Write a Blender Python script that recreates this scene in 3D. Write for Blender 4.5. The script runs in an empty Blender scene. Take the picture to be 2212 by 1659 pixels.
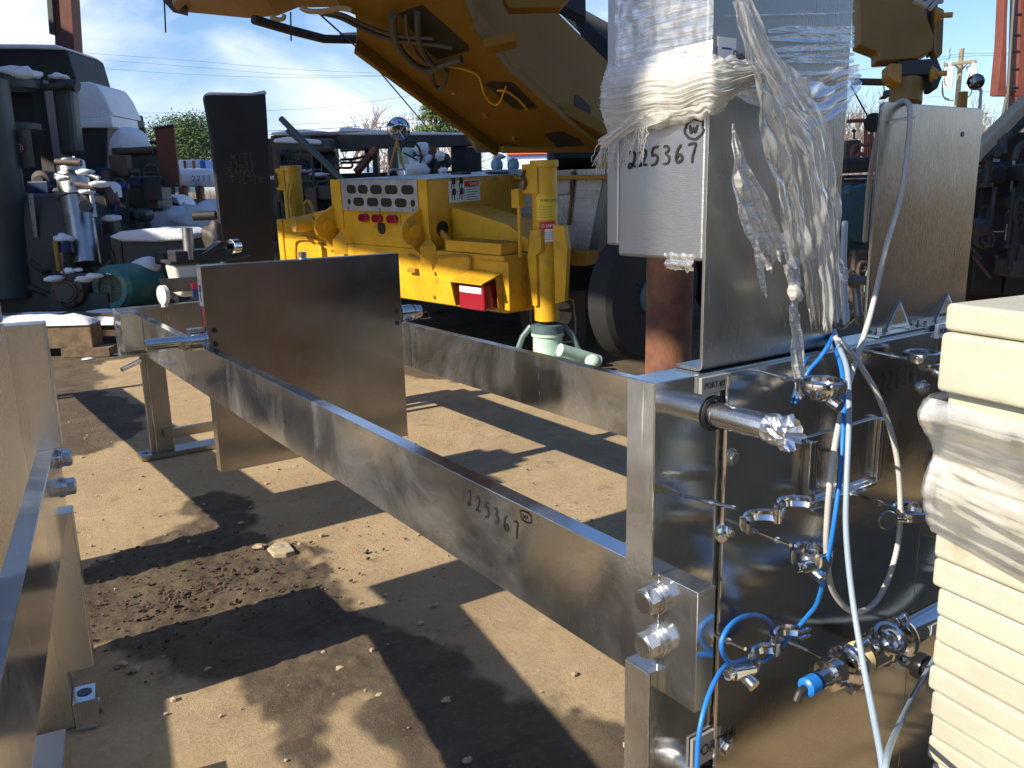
import bpy, bmesh, math, random
import numpy as np
from mathutils import Vector, Matrix, noise as mnoise

random.seed(7)
sc = bpy.context.scene
COL = sc.collection

# ------------------------------------------------------------------ camera
FPX, PITCH, ROLL, YAW, EYE = 1816.8, .224756, -.022309, .602617, 1.6
cy_, sy_ = math.cos(YAW), math.sin(YAW)
FW = Vector((sy_*math.cos(PITCH), cy_*math.cos(PITCH), -math.sin(PITCH)))
r0 = Vector((cy_, -sy_, 0)); u0 = r0.cross(FW)
RT = math.cos(ROLL)*r0 + math.sin(ROLL)*u0
UP = -math.sin(ROLL)*r0 + math.cos(ROLL)*u0
CAM = Vector((0, 0, EYE))
cam = bpy.data.cameras.new('camera'); co = bpy.data.objects.new('camera', cam); COL.objects.link(co)
cam.sensor_width = 36; cam.lens = 36*FPX/2212; cam.clip_start = .05; cam.clip_end = 3000
m = Matrix((RT, UP, -FW)).transposed().to_4x4(); m.translation = CAM
co.matrix_world = m; sc.camera = co

# ------------------------------------------------------------------ sky, sun, exposure
SUN_EL = math.radians(34.2)
SUN_DIR = Vector((1, -.02, -.68)).normalized()            # the way the light travels
w = bpy.data.worlds.new('World'); sc.world = w; w.use_nodes = True
nt = w.node_tree; N = nt.nodes; L = nt.links
for n in list(N): N.remove(n)
out = N.new('ShaderNodeOutputWorld'); bg = N.new('ShaderNodeBackground'); bg.inputs[1].default_value = .072
sky = N.new('ShaderNodeTexSky'); sky.sky_type = 'NISHITA'; sky.sun_disc = False
sky.sun_elevation = SUN_EL; sky.sun_rotation = math.radians(-90); sky.air_density = 1.1; sky.dust_density = .6; sky.ozone_density = 1.6
tc = N.new('ShaderNodeTexCoord'); sep = N.new('ShaderNodeSeparateXYZ'); L.new(tc.outputs['Generated'], sep.inputs[0])
def mth(op, a, b=None, c=None, clamp=False):
    n = N.new('ShaderNodeMath'); n.operation = op; n.use_clamp = clamp
    for i, v in enumerate((a, b, c)):
        if v is None: continue
        if isinstance(v, (int, float)): n.inputs[i].default_value = v
        else: L.new(v, n.inputs[i])
    return n.outputs[0]
zz = mth('ADD', mth('MAXIMUM', sep.outputs[2], 0.), .12)
comb = N.new('ShaderNodeCombineXYZ')
L.new(sep.outputs[0], comb.inputs[0]); L.new(sep.outputs[1], comb.inputs[1]); L.new(mth('MULTIPLY', sep.outputs[2], 2.6), comb.inputs[2])
no = N.new('ShaderNodeTexNoise'); no.inputs['Scale'].default_value = 3.1; no.inputs['Detail'].default_value = 7; no.inputs['Roughness'].default_value = .55
no.inputs['Distortion'].default_value = .5
L.new(comb.outputs[0], no.inputs['Vector'])
no2 = N.new('ShaderNodeTexNoise'); no2.inputs['Scale'].default_value = 1.3; no2.inputs['Detail'].default_value = 3
L.new(comb.outputs[0], no2.inputs['Vector'])
dens = mth('ADD', no.outputs[0], mth('MULTIPLY', no2.outputs[0], .55))
low = mth('MULTIPLY', mth('SUBTRACT', .5, sep.outputs[2], clamp=True), .5)      # more haze and cloud towards the horizon
cl = mth('MULTIPLY', mth('SUBTRACT', mth('ADD', dens, low), .955), 3.4, clamp=True)
cr = N.new('ShaderNodeValToRGB'); L.new(no.outputs[0], cr.inputs[0])
cr.color_ramp.elements[0].position = .35; cr.color_ramp.elements[0].color = (7.5, 8.2, 9.8, 1)
cr.color_ramp.elements[1].position = .65; cr.color_ramp.elements[1].color = (10.5, 10.9, 11.6, 1)
mx = N.new('ShaderNodeMix'); mx.data_type = 'RGBA'
L.new(mth('MULTIPLY', cl, .88), mx.inputs[0]); tint = N.new('ShaderNodeMix'); tint.data_type = 'RGBA'; tint.blend_type = 'MULTIPLY'; tint.inputs[0].default_value = 1; tint.inputs[7].default_value = (.95, 1.12, 1.42, 1); L.new(sky.outputs[0], tint.inputs[6]); L.new(tint.outputs[2], mx.inputs[6]); L.new(cr.outputs[0], mx.inputs[7])
L.new(mx.outputs[2], bg.inputs[0]); L.new(bg.outputs[0], out.inputs[0])
sun = bpy.data.lights.new('sun', 'SUN'); sun.energy = 5.0; sun.angle = math.radians(.53); sun.color = (1, .9, .74)
so = bpy.data.objects.new('sun', sun); COL.objects.link(so); so.location = (-20, 0, 20)
so.rotation_euler = SUN_DIR.to_track_quat('-Z', 'Y').to_euler()
sc.view_settings.view_transform = 'Standard'; sc.view_settings.look = 'None'
sc.view_settings.exposure = .85; sc.view_settings.gamma = 1; sc.view_settings.use_curve_mapping = False
try:
    sc.cycles.max_bounces = 8; sc.cycles.transparent_max_bounces = 16
except Exception: pass

# ------------------------------------------------------------------ helpers
def ray(px, py): return RT*((px-1106)/FPX) - UP*((py-829.5)/FPX) + FW
def at(px, py, ax, v):
    d = ray(px, py); i = 'xyz'.index(ax); return CAM + d*((v-CAM[i])/d[i])
def onp(px, py, P, n):
    d = ray(px, py); return CAM + d*((P-CAM).dot(n)/d.dot(n))
def D(px, py, t): return CAM + ray(px, py)*t
ZA = Vector((0, 0, 1))
HX = Vector((cy_, -sy_, 0)); HF = Vector((sy_, cy_, 0))       # heading frame: right, forward
WL = {}                                                        # world location of every parent
def thing(name, label, cat, loc=(0, 0, 0), group=None):
    o = bpy.data.objects.new(name, None); COL.objects.link(o); o.location = loc; o.empty_display_size = .1
    o['label'] = label; o['category'] = cat
    if group: o['group'] = group
    WL[o.name] = Vector(loc); return o
class MB:
    def __init__(s, M=None): s.v = []; s.f = []; s.M = M
    def add(s, vs, fs):
        k = len(s.v)
        s.v += [(s.M @ Vector(q)) if s.M else Vector(q) for q in vs]; s.f += [tuple(i+k for i in f) for f in fs]; return s
    def obox(s, o, a, b, c):
        o, a, b, c = map(Vector, (o, a, b, c))
        vs = [o, o+a, o+a+b, o+b, o+c, o+a+c, o+a+b+c, o+b+c]
        fs = [(0, 3, 2, 1), (4, 5, 6, 7), (0, 1, 5, 4), (1, 2, 6, 5), (2, 3, 7, 6), (3, 0, 4, 7)]
        if a.cross(b).dot(c) < 0: fs = [f[::-1] for f in fs]
        return s.add(vs, fs)
    def box(s, x0, x1, y0, y1, z0, z1): return s.obox((x0, y0, z0), (x1-x0, 0, 0), (0, y1-y0, 0), (0, 0, z1-z0))
    def prism(s, pts, vec):
        pts = [Vector(p) for p in pts]; vec = Vector(vec); n = len(pts)
        nn = Vector((0, 0, 0))
        for i in range(n): nn += (pts[i]-pts[0]).cross(pts[(i+1) % n]-pts[0])
        fs = [tuple(range(n))[::-1], tuple(range(n, 2*n))] + [(i, (i+1) % n, n+(i+1) % n, n+i) for i in range(n)]
        if nn.dot(vec) < 0: fs = [f[::-1] for f in fs]
        return s.add(pts+[p+vec for p in pts], fs)
    def quad(s, a, b, c, d): return s.add([a, b, c, d], [(0, 1, 2, 3)])
    def tube(s, path, r, n=10, closed=False, cap=True):
        P = [Vector(p) for p in path]; k = len(P)
        R = [r]*k if isinstance(r, (int, float)) else list(r)
        vs = []; prev = None
        for i, p in enumerate(P):
            if closed: t = P[(i+1) % k]-P[i-1]
            else: t = P[min(i+1, k-1)]-P[max(i-1, 0)]
            if t.length < 1e-9: t = Vector((0, 0, 1))
            t.normalize()
            if prev is None:
                prev = t.orthogonal().normalized()
            a = prev - t*prev.dot(t)
            if a.length < 1e-6: a = t.orthogonal()
            a.normalize(); prev = a; b = t.cross(a)
            vs += [p+(a*math.cos(2*math.pi*j/n)+b*math.sin(2*math.pi*j/n))*R[i] for j in range(n)]
        fs = []
        for i in range(k if closed else k-1):
            i2 = (i+1) % k
            fs += [(i*n+j, i*n+(j+1) % n, i2*n+(j+1) % n, i2*n+j) for j in range(n)]
        if cap and not closed: fs += [tuple(range(n))[::-1], tuple(range((k-1)*n, k*n))]
        return s.add(vs, fs)
    def lathe(s, o, ax, prof, n=24, cap=True):
        o = Vector(o); ax = Vector(ax).normalized(); a = ax.orthogonal().normalized(); b = ax.cross(a)
        vs = []; k = len(prof)
        for h, r in prof: vs += [o+ax*h+(a*math.cos(2*math.pi*j/n)+b*math.sin(2*math.pi*j/n))*max(r, 1e-4) for j in range(n)]
        fs = []
        for i in range(k-1): fs += [(i*n+j, i*n+(j+1) % n, (i+1)*n+(j+1) % n, (i+1)*n+j) for j in range(n)]
        if cap: fs += [tuple(range(n))[::-1], tuple(range((k-1)*n, k*n))]
        return s.add(vs, fs)
    def cyl(s, a, b, r, n=16, r2=None):
        a = Vector(a); b = Vector(b); return s.lathe(a, b-a, [(0, r), ((b-a).length, r if r2 is None else r2)], n)
    def hexa(s, a, b, r): return s.cyl(a, b, r, 6)
    def ball(s, c, r, n=14, sc3=(1, 1, 1), jit=0, seed=0):
        c = Vector(c); vs = []; m_ = n//2
        for i in range(m_+1):
            th = math.pi*i/m_
            for j in range(n):
                ph = 2*math.pi*j/n
                d = Vector((math.sin(th)*math.cos(ph), math.sin(th)*math.sin(ph), math.cos(th)))
                k = 1+(jit*mnoise.noise(d*1.7+Vector((seed, seed*.37, 0))) if jit else 0)
                vs.append(c+Vector((d.x*r*sc3[0], d.y*r*sc3[1], d.z*r*sc3[2]))*k)
        fs = [(i*n+j, (i+1)*n+j, (i+1)*n+(j+1) % n, i*n+(j+1) % n) for i in range(m_) for j in range(n)]
        return s.add(vs, fs)
    def build(s, name, mat, parent=None, smooth=False, bevel=0, label=None, kind=None, seg=2, ang=35):
        me = bpy.data.meshes.new(name); off = WL[parent.name] if parent else Vector((0, 0, 0))
        base = Vector((0, 0, 0))
        me.from_pydata([tuple(q-off) for q in s.v], [], s.f); me.update()
        if mat:
            for mm in (mat if isinstance(mat, (list, tuple)) else [mat]): me.materials.append(mm)
        o = bpy.data.objects.new(name, me); COL.objects.link(o)
        if parent: o.parent = parent
        WL[o.name] = off
        if smooth:
            for p_ in me.polygons: p_.use_smooth = True
            if smooth != 'all':
                bm = bmesh.new(); bm.from_mesh(me)
                for e in bm.edges:
                    if len(e.link_faces) == 2 and e.calc_face_angle(0) > math.radians(ang): e.smooth = False
                bm.to_mesh(me); bm.free()
        if bevel:
            b = o.modifiers.new('b', 'BEVEL'); b.width = bevel; b.segments = seg; b.limit_method = 'ANGLE'; b.angle_limit = math.radians(30)
            b.harden_normals = False
        if label: o['label'] = label
        if kind: o['kind'] = kind
        return o
def tag(o, label, cat, group=None, kind=None):
    if label: o['label'] = label
    if cat: o['category'] = cat
    if group: o['group'] = group
    if kind: o['kind'] = kind
    return o
def copy_tree(o, delta, parent=None, label=None):
    c = o.copy(); COL.objects.link(c)
    if parent is None: c.location = o.location+Vector(delta)
    else: c.parent = parent
    WL[c.name] = WL[o.name]+Vector(delta)
    if label: c['label'] = label
    for ch in [q for q in list(COL.objects) if q.parent == o]: copy_tree(ch, delta, c)
    return c
def curve(pts, n=8):
    """Catmull-Rom through pts"""
    P = [Vector(p) for p in pts]; P = [P[0]*2-P[1]]+P+[P[-1]*2-P[-2]]; o = []
    for i in range(1, len(P)-2):
        for k in range(n):
            t = k/n; a, b, c, d = P[i-1:i+3]
            o.append(.5*((2*b)+(c-a)*t+(2*a-5*b+4*c-d)*t*t+(3*b-a-3*c+d)*t**3))
    o.append(P[-2]); return o

ORD = ['first', 'second', 'third', 'fourth', 'fifth', 'sixth', 'seventh', 'eighth', 'ninth', 'tenth', 'eleventh', 'twelfth', 'thirteenth', 'fourteenth', 'fifteenth', 'sixteenth', 'seventeenth', 'eighteenth', 'nineteenth', 'twentieth', 'twenty first', 'twenty second', 'twenty third', 'twenty fourth', 'twenty fifth', 'twenty sixth', 'twenty seventh', 'twenty eighth', 'twenty ninth', 'thirtieth', 'thirty first', 'thirty second', 'thirty third', 'thirty fourth']
# ------------------------------------------------------------------ materials
def mat(name, col=(.5, .5, .5), rough=.5, metal=0, var=.0, vscale=4, bump=0, bscale=60, col2=None, f2=.5, s2=3, edge=.08, coat=0, rvar=0, stretch=None, spec=.5, emis=None, objc=True):
    m = bpy.data.materials.new(name); m.use_nodes = True; t = m.node_tree; n = t.nodes; l = t.links
    b = n['Principled BSDF']; b.inputs['Base Color'].default_value = (*col, 1); b.inputs['Roughness'].default_value = rough
    b.inputs['Metallic'].default_value = metal; b.inputs['Specular IOR Level'].default_value = spec
    if coat: b.inputs['Coat Weight'].default_value = coat; b.inputs['Coat Roughness'].default_value = .15
    tcn = n.new('ShaderNodeTexCoord'); src = tcn.outputs['Object']
    if stretch:
        mp = n.new('ShaderNodeMapping'); mp.inputs['Scale'].default_value = stretch; l.new(src, mp.inputs[0]); ssrc = mp.outputs[0]
    else: ssrc = src
    def nz(scale, detail=6, v=src, rough_=.6):
        q = n.new('ShaderNodeTexNoise'); q.inputs['Scale'].default_value = scale; q.inputs['Detail'].default_value = detail
        q.inputs['Roughness'].default_value = rough_; l.new(v, q.inputs['Vector']); return q.outputs[0]
    def mr(v, a0, a1, b0, b1):
        q = n.new('ShaderNodeMapRange'); q.inputs[1].default_value = a0; q.inputs[2].default_value = a1; q.inputs[3].default_value = b0; q.inputs[4].default_value = b1
        l.new(v, q.inputs[0]); return q.outputs[0]
    cs = None
    if col2:
        k = n.new('ShaderNodeMix'); k.data_type = 'RGBA'; k.inputs[6].default_value = (*col, 1); k.inputs[7].default_value = (*col2, 1)
        l.new(mr(nz(s2, 8), f2-edge, f2+edge, 0, 1), k.inputs[0]); cs = k.outputs[2]
    if var:
        k = n.new('ShaderNodeHueSaturation'); k.inputs['Color'].default_value = (*col, 1)
        if cs: l.new(cs, k.inputs['Color'])
        l.new(mr(nz(vscale, 8), .3, .7, 1-var, 1+var), k.inputs['Value']); cs = k.outputs[0]
    if cs: l.new(cs, b.inputs['Base Color'])
    if rvar: l.new(mr(nz(vscale*.8, 7, ssrc), .35, .68, max(rough-rvar, .02), rough+rvar), b.inputs['Roughness'])
    if bump:
        k = n.new('ShaderNodeBump'); k.inputs['Strength'].default_value = 1; k.inputs['Distance'].default_value = bump
        l.new(nz(bscale, 5, ssrc), k.inputs['Height']); l.new(k.outputs[0], b.inputs['Normal'])
    return m
def steel(name, col=.62, r0=.12, r1=.3, brush=(1, 1, 40), bump=.0003, wav=.0, tint=(1, .99, .96), spots=True, scr=True, vs=3., veil=0):
    """stainless steel: brushed grain, hand marks, dried water spots and scratches"""
    m = bpy.data.materials.new(name); m.use_nodes = True; t = m.node_tree; n = t.nodes; l = t.links
    b = n['Principled BSDF']; b.inputs['Metallic'].default_value = 1
    tcn = n.new('ShaderNodeTexCoord'); src = tcn.outputs['Object']
    def nz(scale, detail, v, ro=.6, dist=0):
        q = n.new('ShaderNodeTexNoise'); q.inputs['Scale'].default_value = scale; q.inputs['Detail'].default_value = detail
        q.inputs['Roughness'].default_value = ro; q.inputs['Distortion'].default_value = dist; l.new(v, q.inputs['Vector']); return q.outputs[0]
    def mr(v, a0, a1, b0, b1):
        q = n.new('ShaderNodeMapRange'); q.inputs[1].default_value = a0; q.inputs[2].default_value = a1; q.inputs[3].default_value = b0; q.inputs[4].default_value = b1
        l.new(v, q.inputs[0]); return q.outputs[0]
    def M_(op, a, c):
        q = n.new('ShaderNodeMath'); q.operation = op
        for i, v in enumerate((a, c)):
            if isinstance(v, (int, float)): q.inputs[i].default_value = v
            else: l.new(v, q.inputs[i])
        return q.outputs[0]
    mp = n.new('ShaderNodeMapping'); mp.inputs['Scale'].default_value = brush; l.new(src, mp.inputs[0])
    grain = nz(14, 4, mp.outputs[0])
    smear = nz(vs, 8, src, .62, .6)
    rgh = mr(smear, .36, .66, r0, r1)
    if scr:
        vo = n.new('ShaderNodeMapping'); vo.inputs['Scale'].default_value = (90, 90, 4); vo.inputs['Rotation'].default_value = (.5, .4, .3); l.new(src, vo.inputs[0])
        sc_ = mr(nz(1.5, 2, vo.outputs[0], .5), .68, .72, 0, .18); rgh = M_('ADD', rgh, sc_)
    rgh = M_('ADD', rgh, mr(grain, .3, .7, -.025, .035))
    l.new(rgh, b.inputs['Roughness'])
    k = n.new('ShaderNodeMix'); k.data_type = 'RGBA'
    k.inputs[6].default_value = (col*tint[0]*.88, col*tint[1]*.88, col*tint[2]*.88, 1); k.inputs[7].default_value = (col*tint[0]*1.06, col*tint[1]*1.06, col*tint[2]*1.06, 1)
    l.new(mr(smear, .35, .65, 0, 1), k.inputs[0]); base = k.outputs[2]
    if spots:
        v = n.new('ShaderNodeTexVoronoi'); v.inputs['Scale'].default_value = 75; l.new(src, v.inputs['Vector'])
        sp = mr(v.outputs['Distance'], .03, .06, 1, 0); gate = mr(nz(5, 2, src), .68, .74, 0, .45)
        k2 = n.new('ShaderNodeMix'); k2.data_type = 'RGBA'; l.new(M_('MULTIPLY', sp, gate), k2.inputs[0]); l.new(base, k2.inputs[6]); k2.inputs[7].default_value = (.8, .8, .78, 1); base = k2.outputs[2]
    l.new(base, b.inputs['Base Color'])
    bp = n.new('ShaderNodeBump'); bp.inputs['Distance'].default_value = bump; l.new(grain, bp.inputs['Height']); last = bp
    if wav:
        bp2 = n.new('ShaderNodeBump'); bp2.inputs['Distance'].default_value = wav; l.new(nz(2.2, 2, src), bp2.inputs['Height']); l.new(bp.outputs[0], bp2.inputs['Normal']); last = bp2
    l.new(last.outputs[0], b.inputs['Normal'])
    if veil:   # hand smears and fine scratches that scatter light over the mirror finish
        b2 = n.new('ShaderNodeBsdfPrincipled'); b2.inputs['Metallic'].default_value = 1; b2.inputs['Roughness'].default_value = .5; b2.inputs['Base Color'].default_value = (.66, .67, .68, 1)
        l.new(last.outputs[0], b2.inputs['Normal']); ms = n.new('ShaderNodeMixShader')
        l.new(mr(nz(2.4, 8, src, .65, .9), .44, .68, veil*.12, veil), ms.inputs[0]); l.new(b.outputs[0], ms.inputs[1]); l.new(b2.outputs[0], ms.inputs[2]); l.new(ms.outputs[0], n['Material Output'].inputs[0])
    return m
S_BAR = steel('stainless_bar', .6, .02, .13, (60, 2, 60), .0001, .0016, (.97, 1, 1.03), veil=.42)
S_PANEL = steel('stainless_polished_panel', .52, .04, .14, (60, 60, 2), .00012, .003, (1, .99, .96), scr=False, vs=1.6, veil=.16)
S_SUNNY = steel('stainless_sunlit_satin', .72, .24, .36, (50, 50, 2), .00012, .002, (1, .98, .93), vs=1.0, spots=False, scr=False)  # paler copy of the stainless, sunlight put into its base colour
S_BRUSH = steel('stainless_brushed_plate', .42, .22, .4, (50, 50, 2), .0004, .002, (1, .98, .93), vs=1.4)
S_DARK = steel('stainless_followers_plate', .38, .10, .26, (50, 50, 2), .0003, .003, (1, .97, .91), vs=1.1, spots=False, scr=False, veil=.15)
S_CAB = steel('stainless_cabinet_sheet', .47, .3, .42, (3, 3, 60), .0004, .002, (1, 1, 1), scr=False, vs=1.5)
S_BOLT = steel('stainless_bolt', .7, .16, .3, (20, 20, 20), .0002, 0)
S_CHROME = steel('polished_clamp_steel', .68, .05, .14, (20, 20, 20), .0001, 0, spots=False, scr=False)
ALU = steel('scratched_cut_edge', .66, .2, .4, (50, 50, 2), .0004, 0, veil=.5)
FOIL = mat('crumpled_foil', (.8, .8, .82), .28, 1, bump=.004, bscale=30)
INK = mat('marker_ink', (.012, .012, .014), .5)
INKB = mat('blue_marker_ink', (.03, .08, .3), .5)
CHALK = mat('faint_chalk', (.1, .1, .1), .9)
WHITE = mat('white_label', (.78, .78, .76), .5)
BLACKP = mat('black_rubber', (.02, .02, .022), .55, var=.2, bump=.0006)
BLACKG = mat('black_gloss', (.012, .012, .014), .2)
DARK = mat('shaded_black_steel', (.012, .0125, .014), .6, var=.4, vscale=3, bump=.002, bscale=20)  # black steel, darkened further to carry the shade around the machinery
DARK2 = mat('dark_weathered_steel', (.028, .03, .034), .6, var=.35, vscale=2, bump=.002, bscale=15, col2=(.05, .03, .02), f2=.58)
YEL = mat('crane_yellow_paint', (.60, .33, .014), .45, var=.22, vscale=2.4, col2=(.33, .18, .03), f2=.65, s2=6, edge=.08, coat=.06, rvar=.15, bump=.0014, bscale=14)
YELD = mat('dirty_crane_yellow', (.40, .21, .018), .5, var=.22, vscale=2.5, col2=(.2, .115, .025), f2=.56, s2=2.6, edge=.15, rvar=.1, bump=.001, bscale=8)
YELU = mat('shaded_grimy_boom_paint', (.22, .115, .014), .6, var=.2, vscale=1.2, col2=(.10, .058, .016), f2=.55, s2=1.2, edge=.2, bump=.001, bscale=8, spec=.12)  # boom yellow with grime, darkened further for the shade overhead
TAN = mat('tan_boom_paint', (.27, .165, .06), .5, var=.12, vscale=2)
TREAD = None
RED = mat('red_lamp_lens', (.25, .006, .02), .18, coat=.6, bump=.0006, bscale=90)
REDL = mat('red_print', (.6, .03, .03), .5)
ORG = mat('orange_print', (.85, .13, .02), .5)
BLUEP = mat('navy_print', (.03, .06, .16), .5)
RUST = mat('rusty_pipe', (.22, .085, .03), .8, var=.35, vscale=6, col2=(.09, .04, .03), f2=.52, s2=5, edge=.1, bump=.002, bscale=40, stretch=(3, 3, 1))
RUST2 = mat('red_oxide_steel', (.13, .035, .02), .7, var=.3, vscale=3, col2=(.05, .025, .02), f2=.55, s2=3)
SNOW = mat('snow', (.68, .70, .73), .75, bump=.012, bscale=14, var=.04)
MINT = mat('mint_green_paint', (.4, .55, .47), .45, var=.12, vscale=6, col2=(.1, .12, .11), f2=.66, s2=7, edge=.04)
GREYG = mat('grey_green_paint', (.038, .05, .047), .5, var=.22, vscale=3, bump=.001, bscale=20, rvar=.1)
GREYB = mat('grey_brown_paint', (.045, .04, .037), .55, var=.15, vscale=2)
GREYL = mat('pale_grey_steel', (.34, .34, .33), .45, .3, var=.2, vscale=4)
TEAL = mat('teal_motor_paint', (.03, .15, .145), .5, var=.3, vscale=6, col2=(.15, .2, .1), f2=.6, s2=5)
NAVY = mat('dark_blue_paint', (.015, .04, .12), .45, var=.2)
LBLUE = mat('light_blue_paint', (.22, .36, .45), .5, var=.1)
BROWN = mat('brown_pump_paint', (.07, .045, .035), .6, var=.3, vscale=5)
CREAM = None
WOOD = mat('weathered_timber', (.17, .115, .065), .85, var=.4, vscale=9, bump=.008, bscale=14, stretch=(1, 18, 18), col2=(.09, .065, .045), f2=.55, s2=6)
CONDW = mat('white_conduit', (.45, .44, .41), .4, var=.1)
CABB = mat('blue_cable_jacket', (.012, .15, .5), .4)
CABG = mat('grey_cable_jacket', (.24, .31, .38), .45, var=.06)
GASK = mat('cream_gasket', (.72, .58, .3), .45)
CONC = None
PAPER = mat('white_paper', (.85, .85, .83), .7)
TANP = mat('tan_painted_channel', (.3, .27, .2), .5, var=.1)
GLASSD = mat('mirror_glass', (.5, .52, .55), .04, 1)
WT = mat('white_tank_paint', (.8, .8, .8), .4)
BTREAD = mat('bright_tread_plate', (.42, .42, .42), .4, .25, var=.25, vscale=6)
LUG = mat('worn_tread_lug', (.75, .75, .74), .3, .3)
PVC = mat('translucent_poly', (.62, .6, .5), .35, coat=.3)
# ------------------------------------------------------------------ materials with more structure
def tread_mat():
    m = bpy.data.materials.new('diamond_plate'); m.use_nodes = True; n = m.node_tree.nodes; l = m.node_tree.links; b = n['Principled BSDF']
    b.inputs['Metallic'].default_value = .35; b.inputs['Roughness'].default_value = .45; b.inputs['Base Color'].default_value = (.36, .36, .36, 1)
    tcn = n.new('ShaderNodeTexCoord'); q = n.new('ShaderNodeTexNoise'); q.inputs['Scale'].default_value = 5; q.inputs['Detail'].default_value = 7; l.new(tcn.outputs['Object'], q.inputs[0])
    r = n.new('ShaderNodeValToRGB'); r.color_ramp.elements[0].color = (.2, .2, .2, 1); r.color_ramp.elements[0].position = .35; r.color_ramp.elements[1].color = (.5, .5, .5, 1); r.color_ramp.elements[1].position = .65
    l.new(q.outputs[0], r.inputs[0]); l.new(r.outputs[0], b.inputs['Base Color'])
    return m
TREAD = tread_mat()
def cream_mat():
    m = mat('cream_polypropylene', (.40, .385, .30), .6, var=.14, vscale=5, bump=.002, bscale=40, col2=(.27, .25, .18), f2=.66, s2=6, edge=.06, rvar=.1)
    b = m.node_tree.nodes['Principled BSDF']; b.inputs['Subsurface Weight'].default_value = .08; b.inputs['Subsurface Radius'].default_value = (.01, .008, .004)
    return m
CREAM = cream_mat()
def film(name, op=.35, tint=(.85, .84, .8), rough=.25, nscale=20, bump=.004, stretch=(1, 1, 1), streak=.35):
    """thin polyethylene film: part clear, part milky, glossy creases"""
    m = bpy.data.materials.new(name); m.use_nodes = True; n = m.node_tree.nodes; l = m.node_tree.links
    n.remove(n['Principled BSDF']); o = n['Material Output']
    tr = n.new('ShaderNodeBsdfTransparent'); di = n.new('ShaderNodeBsdfDiffuse'); tl = n.new('ShaderNodeBsdfTranslucent'); gl = n.new('ShaderNodeBsdfGlossy')
    tr.inputs[0].default_value = (.96, .96, .95, 1)
    di.inputs[0].default_value = (*tint, 1); tl.inputs[0].default_value = (*tint, 1); gl.inputs['Roughness'].default_value = rough; gl.inputs[0].default_value = (1, 1, 1, 1)
    tcn = n.new('ShaderNodeTexCoord'); mp = n.new('ShaderNodeMapping'); mp.inputs['Scale'].default_value = stretch; l.new(tcn.outputs['Object'], mp.inputs[0])
    q = n.new('ShaderNodeTexNoise'); q.inputs['Scale'].default_value = nscale; q.inputs['Detail'].default_value = 6; q.inputs['Distortion'].default_value = .8; l.new(mp.outputs[0], q.inputs[0])
    bp = n.new('ShaderNodeBump'); bp.inputs['Distance'].default_value = bump; l.new(q.outputs[0], bp.inputs['Height'])
    for s in (di, tl, gl): l.new(bp.outputs[0], s.inputs['Normal'])
    a = n.new('ShaderNodeMixShader'); a.inputs[0].default_value = .5; l.new(di.outputs[0], a.inputs[1]); l.new(tl.outputs[0], a.inputs[2])
    g = n.new('ShaderNodeMixShader'); lw = n.new('ShaderNodeLayerWeight'); lw.inputs[0].default_value = .35; l.new(bp.outputs[0], lw.inputs['Normal'])
    mul = n.new('ShaderNodeMath'); mul.operation = 'MULTIPLY_ADD'; l.new(lw.outputs['Fresnel'], mul.inputs[0]); mul.inputs[1].default_value = .5; mul.inputs[2].default_value = .05
    t2 = n.new('ShaderNodeMixShader'); r = n.new('ShaderNodeMapRange'); l.new(q.outputs[0], r.inputs[0])
    r.inputs[1].default_value = .35; r.inputs[2].default_value = .7; r.inputs[3].default_value = max(op-streak, .02); r.inputs[4].default_value = min(op+streak, 1)
    l.new(r.outputs[0], t2.inputs[0]); l.new(tr.outputs[0], t2.inputs[1]); l.new(a.outputs[0], t2.inputs[2])
    l.new(mul.outputs[0], g.inputs[0]); l.new(t2.outputs[0], g.inputs[1]); l.new(gl.outputs[0], g.inputs[2]); l.new(g.outputs[0], o.inputs[0])
    return m
FILM_C = film('clear_film', .3, nscale=9, bump=.0015, stretch=(1, 1, .3), streak=.22)
FILM_M = film('milky_film', .6, nscale=14, bump=.002, stretch=(1, 1, .4), streak=.22)
FILM_W = film('crinkled_film', .82, (.86, .84, .78), nscale=45, bump=.006, stretch=(.4, .4, 2), streak=.2)
FILM_S = film('stack_film', .34, (.8, .8, .8), nscale=12, bump=.003, stretch=(.8, .8, 1.6), streak=.32)
FILM_H = film('stretched_film_bands', .26, nscale=26, stretch=(.3, .3, 5), streak=.45)

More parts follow.
